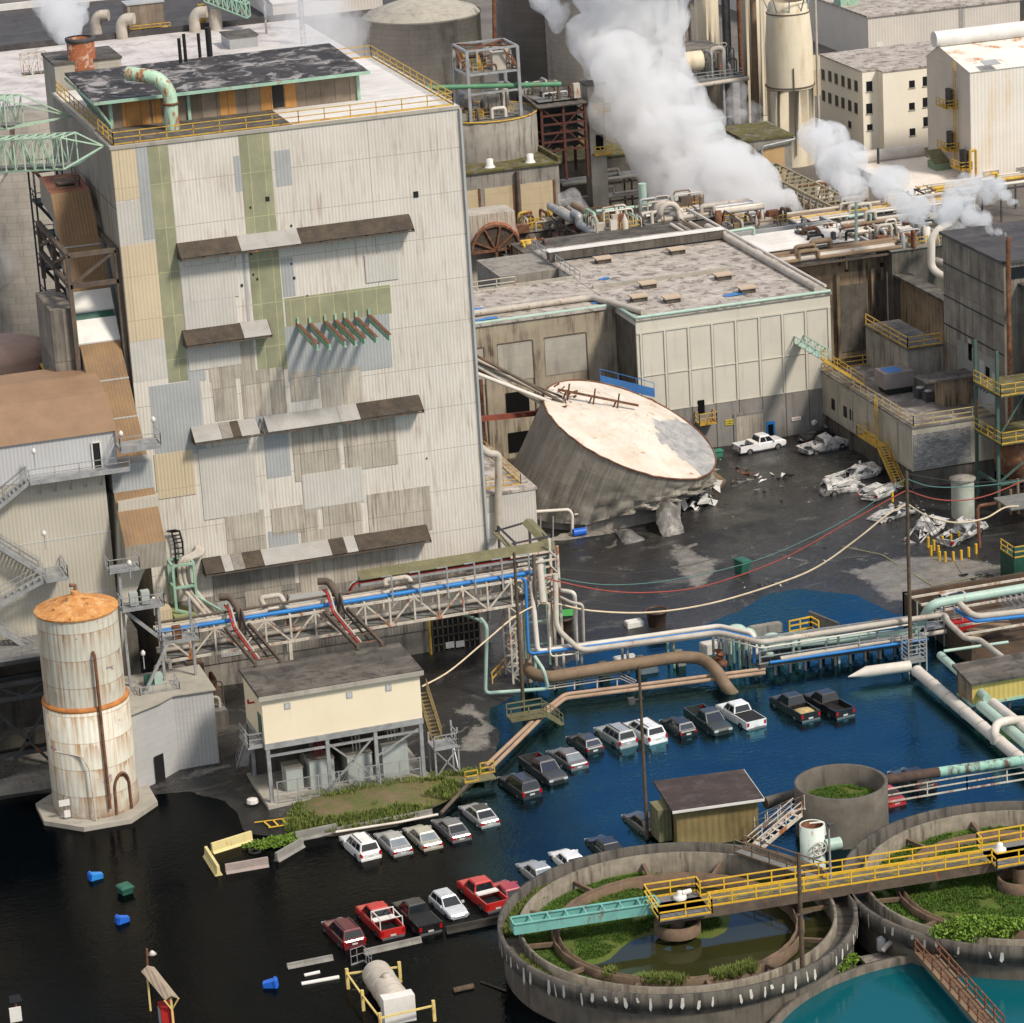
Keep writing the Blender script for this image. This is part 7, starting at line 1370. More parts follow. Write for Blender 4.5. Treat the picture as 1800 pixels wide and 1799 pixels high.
D = thing('red_unit', 'small red painted machine half hidden by pipes at the right', 'machine', P(1700,1120)); p = P(1690,1125,.5); b = MB(); b.box(p.x-1,p.x+2,p.y,p.y+1.5,.3,2.2); b.lathe([(.5,0),(.5,1.2),(.02,1.4)], (p.x+2.5,p.y,1.0), 14); b.build('casing', M['redp'], D)
run('fat_elbow', 'fat brown tan elbow pipe entering the brown pit', [(1700,1118,1.6),(1735,1105,1.6),(1770,1100,1.2)], .55, 'pipeb', bend=.8, n=16)
b = MB()
for k in range(6): p = P(1755+k*10,1060-k*2,2.4); b.rail([p, p+V((.5,-2.4,-.6))], 1.0, step=1.2, w=.06)
tag(b.build('folded_railings', M['rail']), 'stack of folded grey railings at the right edge above the tan pipe', 'railing')
zR = 2.6; a_ = P(1557,1371,zR)
rp = run('rusty_mint_pipe', 'fat pipe with flaking mint paint over rust leading from the round concrete tank', [(1552,1372,zR),(1660,1356,zR),(1840,1331,zR)], .40, mat('flaking_mint', (.30,.52,.42), (.24,.42,.35), .8, .7, rust=.55, rc=(.075,.05,.04), rs=1.4), n=20)
b = MB(); b.tube([P(1552,1372,zR), P(1650,1357.5,zR)], .415, 20); b.build('rusted_length', M['pipeb2'] if 'pipeb2' in M else mat('dark_rust_pipe', (.085,.055,.045), (.05,.035,.03), .8, .85, spots=.3, spc=(.15,.09,.06)), rp)
D = thing('white_handrail', 'white two bar handrail below the flaking mint pipe', 'railing', P(1700,1400)); b = MB(); b.rail([P(1560,1412,.8), P(1700,1388,.8), P(1840,1365,.8)], 1.2, step=2.6, w=.09); b.build('rail', M['white_steel'], D)
# ---------------------------------------------------------------- poles and cables
def pole(label, base, ytop, r=.16, extra=None, Yz=0):
    p = P(*base, Yz); t = PY(base[0]-(base[1]-ytop)*.03, ytop, p.y); D = thing('utility_pole', label, 'pole', p); b = MB(); b.tube([(p.x,p.y,-1),(p.x,p.y,t.z)], [r*1.15, r*.85], 10); b.build('pole', M['wood'], D); return D, V((p.x,p.y,t.z))
PA, pa = pole('tall brown timber pole right of centre carrying the drooping cables', (1601,1160), 830, .17)
PBt, pb = pole('dark timber pole standing in the flooded car park beside the white minivan', (1138,1475), 1170, .14)
PC, pc = pole('dark weathered pole in front of the nearer round basin', (1413,1775), 1500, .17)
PD, pd = pole('dark timber pole at the right end of the truss bridge', (920,1242), 970, .16)
p = PY(1410,1606,pc.y); b = MB(); b.beam((p.x-.5,p.y-.1,p.z),(p.x+.7,p.y-.1,p.z+.1),.14); b.build('crossarm', M['wood'], PC)
p = PY(1125,1230,pb.y); b = MB(); b.beam((p.x-.9,p.y,p.z),(p.x+.3,p.y,p.z+.1),.09); b.box(p.x-1.0,p.x-.5,p.y-.3,p.y+.1,p.z-.2,p.z+.3); b.build('floodlight', M['darksteel'], PBt)
def cable(label, px, Ya, Yb, r, m, lashed=False):
    n = len(px); pts = []; L_ = [0]
    for i in range(1, n): L_.append(L_[-1]+abs(px[i][0]-px[i-1][0]))
    k = [PY(x, y, Ya+(Yb-Ya)*L_[i]/L_[-1]) for i, (x, y) in enumerate(px)]
    for i in range(n-1):
        a, b_, c, d = k[max(0,i-1)], k[i], k[i+1], k[min(n-1,i+2)]
        for s in range(6):
            t = s/6; pts.append(.5*((2*b_)+(c-a)*t+(2*a-5*b_+4*c-d)*t*t+(3*b_-a-3*c+d)*t**3))
    pts.append(k[-1]); b = MB(); b.tube(pts, r, 6); tag(b.build('cable', M[m] if isinstance(m, str) else m), label, 'cable')
mc = plain('cable_cream', (.72,.58,.40), .5); mr = plain('cable_red', (.36,.07,.05), .6); mg = plain('cable_teal', (.10,.22,.20), .6); mk = plain('cable_dark', (.05,.05,.05), .6)
cable('thick cream cable sagging from the bridge end to the tall pole', [(948,1061),(980,1062),(1040,1074),(1140,1077),(1250,1061),(1370,1025),(1440,995),(1510,945),(1560,905),(1595,886)], 267.8, 262, .085, mc)
cable('thick cream cable dropping from the bridge end to the transformer building', [(948,1061),(905,1084),(850,1130),(790,1180),(742,1207)], 267.8, 256, .075, mc)
cable('thick cream cable drooping from the tall pole to the right edge', [(1595,886),(1630,907),(1680,919),(1730,912),(1765,893),(1790,890)], 262, 285, .085, mc)
cable('red twisted cable sagging left from the tall pole to the truss bridge', [(940,1010),(985,1023),(1060,1038),(1140,1042),(1240,1030),(1370,985),(1480,925),(1560,880),(1594,862)], 267.8, 262, .06, mr)
cable('red twisted cable drooping from the tall pole to the right edge', [(1594,862),(1640,877),(1690,880),(1740,870),(1800,845)], 262, 285, .06, mr)
cable('teal cable sagging across the yard above the red cable', [(960,1012),(1060,1028),(1180,1020),(1330,985),(1460,928),(1540,880),(1594,840)], 268, 262, .04, mg)
cable('teal cable drooping from the pole top to the right edge', [(1594,842),(1640,856),(1720,855),(1800,845)], 262, 285, .045, mg)
cable('thin dark cable sagging low across the yard behind the cream cable', [(960,1030),(1080,1063),(1180,1062),(1330,1028),(1480,960),(1594,880)], 268, 262, .035, mk)
cable('thin dark cable stretching highest across the yard', [(975,1000),(1120,1007),(1280,975),(1460,895),(1594,835)], 268, 262, .03, mk)
cable('thin dark cable from the pole top to the low building corner', [(1594,833),(1700,848),(1800,842)], 262, 285, .03, mk)
cable('guy wire slanting down right from the tall pole to the mud', [(1598,850),(1645,930),(1690,1010)], 262, 266, .03, mk); cable('guy wire slanting steeply from the tall pole to the bollards', [(1598,870),(1620,905),(1655,960)], 262, 280, .03, mk)
# ---------------------------------------------------------------- round settling basins
def rimmat():
    n = N('basin_concrete_drips'); sp = n.new('ShaderNodeSeparateXYZ'); n.L(n.tc.outputs['Object'], sp.inputs[0])
    ang = n.math('MULTIPLY', n.math('ARCTAN2', sp.outputs[1], sp.outputs[0]), 13.0); z = sp.outputs[2]
    cb = n.new('ShaderNodeCombineXYZ'); n.L(ang, cb.inputs[0]); n.L(z, cb.inputs[1])
    col = n.mix(n.ramp(n.noise(.6, 8, .7), .3, .7), (.13,.115,.093), (.06,.054,.045))
    col = n.mix(n.ramp(n.noise(1, 5, .7, n.map((1.3,.12,1), cb.outputs[0])), .48, .62), col, (.035,.032,.028))
    n.L(col, n.b.inputs['Base Color']); n.b.inputs['Roughness'].default_value = .9; n.bump(n.noise(3, 8, .7), .4, .05); return n.m
M['basin'] = rimmat(); M['basinlow'] = mat('basin_lower', (.17,.148,.118), (.09,.079,.064), .5, .9, streak=.9, sc=(.05,.045,.038), sth=.46, rs=1.2)
M['lime'] = mat('lime_drip', (.62,.60,.54), (.45,.43,.38), 2, .9)
M['inner'] = mat('inner_concrete', (.26,.23,.18), (.15,.13,.10), .8, .9, streak=.95, sc=(.06,.05,.035), sth=.46, bump=.3, rs=1.0)
M['rustring'] = mat('rusty_launder', (.19,.125,.085), (.10,.07,.05), 1.0, .9, streak=.5, sc=(.04,.03,.025), spots=.3, spc=(.09,.11,.03))
def basin(label, c, r, zr, grassf, name='settling_basin', gz=None, holes=()):
    D = thing(name, label, 'basin', (c.x, c.y, 0)); cc = (c.x, c.y, 0)
    b = MB(); b.lathe([(r-.35,-1),(r-.35,zr-1.15)], cc, 160); b.build('lower_wall', M['basinlow'], D)
    b = MB(); b.lathe([(r-.3,zr-1.2),(r,zr-1.15),(r,zr),(r-.32,zr),(r-.32,zr-1.6)], cc, 160); b.build('rim', M['basin'], D)
    b = MB(); b.lathe([(r-.3,zr-1.0),(r-1.55,zr-1.0)], cc, 120); b.build('channel', M['basin'], D)
    b = MB(); b.lathe([(r-1.5,zr-1.6),(r-1.5,zr-.12),(r-1.72,zr-.12),(r-1.72,zr-2.2)], cc, 160); b.build('inner_wall', M['inner'], D)
    b = MB(); b.lathe([(r-3.9,zr-1.6),(r-3.9,zr-.75),(r-4.0,zr-.7),(r-4.0,zr-1.2),(r-4.35,zr-1.2),(r-4.35,zr-.75),(r-4.45,zr-.75),(r-4.45,zr-1.7)], cc, 120, wob=lambda i, a: .004*math.sin(a*31+i)); b.build('launder', M['rustring'], D)
    for k in range(12):
        a = k/12*6.283+.4; b = MB(); ca, sa = math.cos(a), math.sin(a); b.beam((c.x+ca*(r-3.9),c.y+sa*(r-3.9),zr-1.0),(c.x+ca*(r-1.7),c.y+sa*(r-1.7),zr-.9),.25,.3); b.build('arm', M['rustring'], D)
    b = MB(); b.lathe([(r-1.7,zr-1.75),(.02,zr-1.75)], cc, 96); b.build('water', M['pond'], D)
    R = random.Random(int(c.x))
    b = MB()
    for k in range(86):
        a = (k+R.uniform(-.3,.3))/86*6.283; L_ = R.uniform(.35,1.05)*(1.5 if R.random() < .25 else 1); w_ = R.uniform(.09,.22); rr = r+.02; z = zr-R.uniform(.15,.45)
        if R.random() < .18: continue
        p = V((c.x+math.cos(a)*rr, c.y+math.sin(a)*rr, z)); t = V((-math.sin(a), math.cos(a), 0)); o = t*R.uniform(-.1,.1)
        b.add([p-t*w_*.5, p+t*w_*.5, p+t*w_*.9+o-V((0,0,L_*.7)), p+t*w_*.2+o*1.3-V((0,0,L_)), p-t*w_*.6+o-V((0,0,L_*.8))], [(0,1,2,3,4)])
    tag(b.build('lime_streak', M['lime'], D), None, None, None, 'stuff')
    return D
c1 = P(1190,1609,3.6); r1 = 13.05; c2 = P(1793,1531,3.6); r2 = 13.05
B1 = basin('nearer round concrete settling basin with white drips, green water and grass', c1, r1, 3.6, .5)
B2 = basin('right round concrete settling basin almost filled with grass', c2, r2, 3.6, .9)
def basin_grass(name, label, c, r, z, f, n, h=.35, m='grassd', mound=.25, cat='grass'):
    """grass on a low mound of sludge inside the basin"""
    mm = MB(); ng = 40; vs = []; idx = {}
    for j in range(ng+1):
        for i in range(ng+1):
            x = (i/ng*2-1)*r; y = (j/ng*2-1)*r; d = f(x, y); vs.append((c.x+x, c.y+y, z+max(-.5, min(mound, d*.35))+.04*noise.noise(V((x,y,0)))))
    mm.add(vs, [(j*(ng+1)+i, j*(ng+1)+i+1, (j+1)*(ng+1)+i+1, (j+1)*(ng+1)+i) for j in range(ng) for i in range(ng) if math.hypot((i+.5)/ng*2-1,(j+.5)/ng*2-1) < .985], 0, True)
    pts = []; k = 0
    while len(pts) < n and k < n*8:
        k += 1; a = random.random()*6.283; q = r*math.sqrt(random.random())*.98; x, y = math.cos(a)*q, math.sin(a)*q; d = f(x, y)
        if d > .12 and noise.noise(V((x*.8,y*.8,c.x))) > -.32: pts.append((c.x+x, c.y+y, z+max(0, min(mound, d*.35))-.03))
    for (x, y, zz) in pts:
        for _ in range(5):
            a = random.random()*6.28; dx, dy = math.cos(a), math.sin(a); p = V((x+dx*.25*random.random(), y+dy*.25*random.random(), zz)); hh = h*random.uniform(.4,1.3); w_ = .06; ln = random.uniform(.1,.7)*hh
            mm.add([p-V((dy,-dx,0))*w_, p+V((dy,-dx,0))*w_, p+V((dx*ln,dy*ln,hh))], [(0,1,2)], 1)
    return tag(mm.build(name, [M['sludge'], M[m]]), label, cat, kind='stuff')
M['sludge'] = mat('green_sludge', (.10,.12,.022), (.065,.085,.018), .5, .8, spots=.6, spc=(.06,.14,.015))
def f1(x, y): return 2.2*noise.noise(V((x*.17+3,y*.17,2)))+(-.19*x*.9+.16*y)*.9-.15+ (1.2 if math.hypot(x,y) > 8.4 and (x < 0 or y < -3) else -.2)
basin_grass('basin_grass', 'grass and sludge islands floating in the nearer settling basin', c1, r1-1.75, 1.93, f1, 14000, .13)
basin_grass('basin_grass', 'thick bright grass filling the right settling basin', c2, r2-1.75, 2.0, lambda x, y: 1.6+1.3*noise.noise(V((x*.2,y*.2,7)))-(1.5 if y < -8 and x < 0 else 0), 17000, .20)
# weeds in the outer channels
def ring_weeds(name, label, c, r, zz, a0, a1, n, h, m='grassb'):
    pts = []
    for k in range(n):
        a = math.radians(random.uniform(a0, a1)); q = r+random.uniform(-.55,.55)
        if noise.noise(V((math.cos(a)*6, math.sin(a)*6, c.x))) > -.15: pts.append((c.x+math.cos(a)*q, c.y+math.sin(a)*q, zz))
    return tag(tufts(name, M[m], pts, h, 7, .3), label, 'weeds', kind='stuff')
ring_weeds('channel_weeds', 'weeds growing in the channel round the left side of the nearer basin', c1, r1-.9, 2.6, 120, 285, 2200, .38)
ring_weeds('ring_weeds', 'yellowish weeds hanging on the launder ring at the front of the nearer basin', c1, r1-4.3, 2.7, 215, 290, 700, .42)
ring_weeds('rim_moss', 'low moss and weeds along the far rim of the nearer basin', c1, r1-.9, 2.6, 60, 130, 500, .2)
# leafy bush on basin two
M['leaf'] = mat('bush_leaf', (.16,.26,.03), (.09,.16,.02), 2.5, .65)
def bush(label, c, rx, ry, rz, n, leaf=.16, name='bush', cat='bush'):
    D = thing(name, label, cat, c); R = random.Random(int(c.x*10)); b = MB()
    lobes = [(V((R.uniform(-.75,.75)*rx, R.uniform(-.6,.6)*ry, R.uniform(.1,.8)*rz)), R.uniform(.3,.55)) for _ in range(13)]
    for k in range(n):
        o, s = R.choice(lobes); d = V((R.gauss(0,1),R.gauss(0,1),R.gauss(0,1))).normalized()*(R.random()**.35)
        p = c+o+V((d.x*rx*s, d.y*ry*s*1.3, d.z*rz*s)); a = V((R.gauss(0,1),R.gauss(0,1),R.gauss(0,1))).normalized()*leaf*R.uniform(.5,1.2); e = a.cross(V((R.gauss(0,1),R.gauss(0,1),R.gauss(0,1)))).normalized()*leaf*.6
        b.add([p-a, p+e, p+a, p-e], [(0,1,2,3)])
    b.build('foliage', M['leaf'], D); b = MB()
    for k in range(9): e = c+R.choice(lobes)[0]; b.beam(c+V((R.uniform(-.3,.3),0,-.2)), e, .05)
    b.build('stem', M['wood'], D); return D
bush('bright green leafy bush spilling over the front rim of the right basin', P(1725,1648,3.0), 3.3, 1.3, 1.3, 7500)
bush('dark green bush between the two basins by the pump pipes', P(1480,1700,1.3), 1.5, 1.0, .8, 1800, .13)
# front teal basin
c3 = P(1745,1843,1.5); r3 = 15.6; D = thing('teal_basin', 'big round basin of teal water cut by the bottom right corner', 'basin', (c3.x, c3.y, 0))
b = MB(); b.lathe([(r3,-1),(r3,1.5),(r3-.45,1.5),(r3-.45,0)], c3-V((0,0,1.5)), 160); b.build('rim', M['basinlow'], D); b = MB(); b.lathe([(r3-.4,.95),(.02,.95)], c3-V((0,0,1.5)), 96); b.build('water', M['teal'], D)
D = thing('rusty_footbridge', 'rusty brown footbridge with railings running over the teal basin', 'footbridge', P(1650,1680)); a_ = P(1637,1672,2.2); c_ = P(1765,1815,2.2); b = MB(); s = (c_-a_).cross(V((0,0,1))).normalized()*1.2
for o in (V((0,0,0)), s): b.beam(a_+o, c_+o, .15, .35)
b.sheet([a_, c_, c_+s, a_+s], .06); b.build('deck', M['pipeb'], D); b = MB(); b.rail([a_, c_], 1.2, step=1.6, w=.1); b.rail([a_+s, c_+s], 1.2, step=1.6, w=.1); b.build('railing', M['rust'], D)
# yellow bridge across both basins
zb = 4.3; pL, pR = P(1238,1585,zb), P(1735,1508,zb); pE = P(1850,1488,zb); dd = (pR-pL).normalized(); ss = V((-dd.y, dd.x, 0))*1.0
YB_ = thing('yellow_walkway', 'long mossy walkway with yellow railings spanning both round basins', 'walkway', pL)
b = MB(); q0 = P(1146,1600,zb)
for o in (-1, 1): b.beam(q0+ss*o-V((0,0,.4)), pE+ss*o-V((0,0,.4)), .2, .75)
b.build('girder', M['brownsteel'], YB_)
b = MB(); b.sheet([q0-ss, pE-ss, pE+ss, q0+ss], .08); b.build('deck', mat('mossy_deck', (.16,.145,.11), (.10,.09,.07), .8, .9, spots=.8, spc=(.30,.24,.03)), YB_)
M['yellowb'] = mat('bright_yellow', (.74,.46,.03), (.55,.33,.04), 1.5, .55, rust=.1)
for o, nm in ((-1,'railing'),(1,'railing')):
    b = MB(); b.rail([pL+ss*o, P(1735,1508,zb)+ss*o], 1.15, step=1.7, w=.085); b.build(nm, M['yellowb'], YB_)
for (a_, c_, nm) in ((q0, P(1238,1586,zb), 'platform'), (pR, pE, 'platform')):
    b = MB(); w_ = ss*2.0; b.sheet([a_-w_, c_-w_, c_+w_, a_+w_], .1); o = b.build(nm, M['deck'], YB_); b = MB(); b.rail([c_-w_*.5, c_-w_, a_-w_, a_+w_, c_+w_, c_+w_*.5] if a_ is q0 else [a_-w_*.5, a_-w_, c_-w_], 1.15, step=1.4, w=.09)
    if a_ is not q0: b.rail([a_+w_*.5, a_+w_, c_+w_], 1.15, step=1.4, w=.09)
    b.build('railing', M['yellowb'], o)
q = P(1195,1580,zb); b = MB(); b.lathe([(.5,0),(.5,.25),(.2,.3),(.2,.6),(.02,.65)], q, 16); b.tube([q+V((.2,0,.4)), q+V((.9,.1,.4))], .2, 10); tag(b.build('drive_motor', M['white']), 'pale drive motor on the yellow railed platform over the nearer basin', 'motor')
q = P(1757,1496,zb); b = MB(); b.lathe([(.5,0),(.5,.2),(.26,.3),(.26,.6),(.02,.7)], q, 16); tag(b.build('drive_motor', M['white']), 'small white capped drive motor on the platform over the right basin', 'motor')
for c_ in (c1, c2): b = MB(); b.lathe([(.55,1.2),(.55,3.9)], (c_.x,c_.y,0), 16); b.lathe([(1.7,2.3),(1.7,3.2),(1.5,3.2),(1.5,2.3)], (c_.x,c_.y,0), 24); b.build('centre_well', M['rustring'], B1 if c_ is c1 else B2)
D = thing('mint_trough', 'pale turquoise open trough with cross ribs over the nearer basin', 'trough', P(1030,1620,3.9)); a_, c_ = P(905,1643,3.9), P(1160,1604,3.9); d = (c_-a_).normalized(); s = V((-d.y,d.x,0))*1.25
M['turq'] = mat('turquoise_paint', (.18,.43,.385), (.14,.34,.31), .8, .55, rust=.14, rc=(.13,.07,.04))
b = MB()
for o in (V((0,0,0)), s): b.sheet([a_+o, c_+o, c_+o+V((0,0,.75)), a_+o+V((0,0,.75))], .07); b.beam(a_+o+V((0,0,.78)), c_+o+V((0,0,.78)), .2, .07)
b.sheet([a_, c_, c_+s, a_+s], .06); b.sheet([a_, a_+s, a_+s+V((0,0,.75)), a_+V((0,0,.75))], .06)
for k in range(9): p = a_.lerp(c_, k/8)+V((0,0,.72)); b.beam(p, p+s, .12, .1)
b.build('channel', M['turq'], D)
# concrete round tank, mint tank, shed
q = P(1478,1374,4.2); r = 82/(FPX/((q-CAM).dot(CF))); D = thing('round_concrete_tank', 'open topped dark round concrete tank with grass inside', 'tank', (q.x,q.y,0))
b = MB(); b.lathe([(r,-1),(r,4.2),(r-.28,4.2),(r-.28,1.5)], (q.x,q.y,0), 96); b.build('wall', mat('tank_concrete', (.135,.12,.098), (.075,.067,.055), .5, .9, streak=.9, sc=(.05,.045,.04), rs=.9), D)
zg = 2.7; tag(basin_grass('tank_grass', 'dark green grass growing inside the open round concrete tank', V((q.x,q.y-.2,0)), r-.5, zg-.3, lambda x, y: 1.0-.05*(x*x+y*y)+noise.noise(V((x,y,0)))*.6, 2200, .16), None, None)
D = thing('mint_tank', 'small pale open tank with handwheel beside the stair of the shed', 'tank', P(1428,1500)); q = P(1427,1449,4.6); rr = 22/(FPX/((q-CAM).dot(CF)))
b = MB(); b.lathe([(rr,0),(rr,4.6),(rr-.08,4.6),(rr-.08,3.6),(.02,3.6)], (q.x,q.y,0), 32); b.build('shell', mat('pale_tank', (.58,.66,.60), (.48,.55,.50), .7, .5, rust=.08), D); b = MB(); b.lathe([(rr-.09,4.55),(rr-.1,3.65),(.02,3.65)], (q.x,q.y,0), 32); b.build('interior', M['rust'], D)
w_ = V((q.x+.1,q.y-rr-.2,3.0)); b = MB(); b.tube([w_+V((.55*math.cos(k/16*6.283),0,.55*math.sin(k/16*6.283))) for k in range(17)], .06, 6)
for k in range(3): a = k/3*3.14; b.beam(w_-V((.5*math.cos(a),0,.5*math.sin(a))), w_+V((.5*math.cos(a),0,.5*math.sin(a))), .06)
b.build('handwheel', M['pipew'], D)
q2 = P(1452,1500,2.4); b = MB(); b.tube([q2+V((0,0,.6)), q2+V((1.2,0,.6))], .5, 16); b.build('pump', M['mintp'], D); b = MB(); b.tube([q+V((-.2,0,.1)), q+V((.9,-.2,.1)), q+V((1.0,-.2,-1))], .08, 6, 0, .2); b.build('pipe', M['pipew'], D)
q = P(1461,1563,3.6); b = MB(); b.tube([(q.x,q.y,3.6), (q.x-.05,q.y,8.6)], .09, 8); D = thing('lamp_post', 'thin grey lamp post at the junction of the yellow walkway', 'lamp post', q); b.build('post', M['rail'], D); b = MB(); b.box(q.x-.1,q.x+.35,q.y-.2,q.y+.15,8.55,8.8); b.build('lamp', M['darksteel'], D)
D = thing('timber_shed', 'yellow board shed with dark brown roof standing in the water', 'shed', (83,230,0)); sh = [(78.9,227.5),(86.3,226.8),(87.0,233.0),(79.6,233.8)]
b = MB(); b.prism([(79.4,228.0),(86.0,227.4),(86.6,232.6),(80.0,233.2)], -1, 3.35); b.build('wall', M['timbery'], D); b = MB(); b.prism(sh, 3.36, 3.55); b.build('roof', M['shedroof'], D); b = MB(); b.beam((78.9,227.45,3.42),(86.3,226.75,3.42),.08,.2); b.beam((86.32,226.8,3.42),(87.02,233,3.42),.08,.2); b.build('gutter', M['white'], D)
b = MB(); b.box(78.3,79.4,229.2,231.2,.3,3.0); b.build('side_door', M['olive'], D)
D = thing('white_stairs', 'white railed steel stairs climbing from the shed to the basins', 'stairs', P(1350,1480)); a_ = P(1312,1495,2.6); c_ = P(1386,1425,4.0); e_ = P(1338,1392,3.0)
stair('stair_flight', a_, V((a_.x+4.6,a_.y+1.6,4.4)), 1.0, M['white_steel'], D, V((.3,-1,0)).normalized()); stair('stair_flight', V((a_.x+4.6,a_.y+1.6,4.4)), V((a_.x+3.2,a_.y+6.5,1.2)), 1.0, M['white_steel'], D, V((1,.2,0)).normalized())
D = thing('grey_walkway', 'weathered grey railed walkway on the far rim of the nearer basin', 'walkway', P(1390,1510)); a_, c_ = P(1308,1493,3.7), P(1462,1545,3.9); s = (c_-a_).cross(V((0,0,1))).normalized(); b = MB(); b.sheet([a_, c_, c_+s, a_+s], .1); b.build('deck', M['deck'], D); b = MB(); b.rail([a_, c_], 1.1, step=1.5, w=.08); b.rail([a_+s, c_+s], 1.1, step=1.5, w=.08); b.build('railing', M['pipeb'], D)
b = MB(); a_ = P(1345,1412,1.4); b.tube([a_, P(1400,1398,1.4)], .5, 12); tag(b.build('dark_pipe', M['concd']), 'dark fat pipe between the shed stairs and the round concrete tank', 'pipe')
q = P(1556,1680,1.0); D = thing('pump_skid', 'small pump skid with grey pipe and elbow between the basins', 'pump', q); b = MB(); b.box(q.x-1.6,q.x+1.4,q.y-1,q.y+1,.5,.8); b.build('plinth', M['conc'], D); b = MB(); b.tube([q+V((-.2,0,.4)),q+V((.4,.1,.9)),q+V((3.2,.5,1.2))], .2, 10, 0, .4); b.build('pipe', M['pipe'], D); b = MB(); b.lathe([(.35,0),(.35,.9),(.02,1.1)], q+V((0,.6,.2)), 14); b.build('motor', M['tower_g'], D)
run('grey_pipe', 'grey pipe bending from the rusty footbridge to the right edge in front of the bush', [(1618,1650,2.3),(1655,1655,2.3),(1700,1672,2.0),(1830,1672,2.0)], .18, 'pipew', bend=.8)
run('mint_bracket_pipe', 'thin pale green pipe bracket in the dark gap between the basins', [(1497,1595,2.6),(1515,1608,2.4),(1533,1611,2.4)], .09, 'mintp')
# ---------------------------------------------------------------- pipes and frames at the foot of the tower
fy = TY0-2.2
D = thing('pipe_support_tower', 'mint green steel frame full of bending pipes at the left foot of the tower', 'support tower', PY(330,1080,fy)); b = MB()
A0, A1 = PY(303,996,fy), PY(340,990,fy); zlo = PY(330,1070,fy).z
for x in (A0.x, A1.x):
    for y in (fy, TY0-.2): b.beam((x,y,zlo),(x,y,A0.z),.22)
for z in (A0.z, (A0.z+zlo)/2): b.beam((A0.x,fy,z),(A1.x,fy,z),.2); b.beam((A0.x,TY0-.2,z),(A1.x,TY0-.2,z),.2); b.beam((A0.x,fy,z),(A0.x,TY0-.2,z),.2); b.beam((A1.x,fy,z),(A1.x,TY0-.2,z),.2)
b.beam((A0.x,fy,zlo),(A1.x+2.2,fy-2,zlo-1.4),.2); b.beam((A1.x,fy,zlo+1),(A1.x+2.2,fy-2,zlo-.4),.2); b.beam((A1.x+2.2,fy-2,zlo-1.6),(A1.x+2.2,fy-2,zlo+.6),.2); b.build('frame', M['mint'], D)
for k in range(3):
    b = MB(); o = k*.42; t = PY(346+k*5,962+k*2,TY0-.1); b.tube([t, t+V((-.3,-.9,-.2)), (A0.x+.7+o,fy+.8,A0.z+.2), (A0.x+.7+o,fy+.8,zlo+2), (A1.x+.9+o,fy-1.5,zlo-1.2)], .21, 10, 0, .8); b.build('pipe', M['pipe'], D)
b = MB(); b.tube([(A1.x+.6,fy-.6,zlo),(A1.x-.4,fy-1,zlo-1),(A0.x-.2,fy-1.4,zlo-1.4),(A0.x-1.4,fy-1.4,zlo-1.8),(A0.x-1.5,fy-1.4,zlo-4)], .26, 10, 0, .9); b.build('pipe', M['pipe'], D)
D = thing('cable_ladder', 'dark curved cable ladder climbing the tower wall above the mint frame', 'cable ladder', PY(302,935,TY0)); k = [PY(x,y,TY0-.5) for x, y in ((293,934),(302,936),(307,955),(309,985),(311,1015))]
b = MB()
for o in (0,.7): b.tube([p+V((o,0,0)) for p in k], .09, 6)
for i in range(4):
    for t in (0,.33,.66): p = k[i].lerp(k[i+1], t); b.beam(p, p+V((.7,0,0)), .1)
b.build('ladder', M['black'], D)
D = thing('generator_block', 'dull yellow green machine block under the mint pipe frame', 'machine', PY(325,1095,fy)); p = PY(318,1085,fy-.5); b = MB(); b.box(p.x-.6,p.x+1.3,fy-.8,TY0-.3,p.z-2.5,p.z+.2); b.build('casing', mat('khaki', (.30,.32,.14), (.22,.24,.11), .7, .6), D); b = MB(); b.box(p.x-1.9,p.x-.8,fy-.8,TY0-.3,p.z-2.7,p.z+1.0); b.build('cabinet', M['tower_a'], D)
# ladder-like bridges from the truss to the transformer building
for (xa_, xb_, lb) in ((396,432,'left pair of brown beams linking the truss bridge to the transformer building roof'),(572,640,'right pair of brown beams linking the truss bridge to the transformer building roof')):
    p = PY(xa_,1110,YB); D = thing('link_bridge', lb, 'bridge', p); b = MB(); y1 = BY1-.2; z0, z1 = zt_-.1, 10.3
    for o in (0, 2.1): b.beam((p.x+o,YB-.1,z0),(p.x+o,y1,z1),.22,.3)
    for i in range(5): t = (i+.5)/5; y = YB-.1+(y1-YB+.1)*t; z = z0+(z1-z0)*t; b.beam((p.x,y,z),(p.x+2.1,y,z),.12)
    b.build('frame', M['brownsteel'], D)
    for m_, o in (('redp',.5),('pipe',.75),('black',1.5)): b = MB(); b.tube([(p.x+o,YB+1.8,zt_+1.3),(p.x+o,YB+.2,zt_+1.5),(p.x+o,YB-1.0,zt_+.2),(p.x+o,y1+2,z1-.3)], .1, 6, 0, .8); b.build('cable', M[m_], D)
    b = MB(); q = V((p.x+1.0,YB+1.6,zt_+1.2)); b.tube([q+V((-.9,.3,.9)),q+V((0,0,.9)),q+V((.5,-1.6,-.2)),q+V((.5,-1.7,-2.2))], .33, 10, 0, .8); b.build('hood', M['brownsteel'], D)
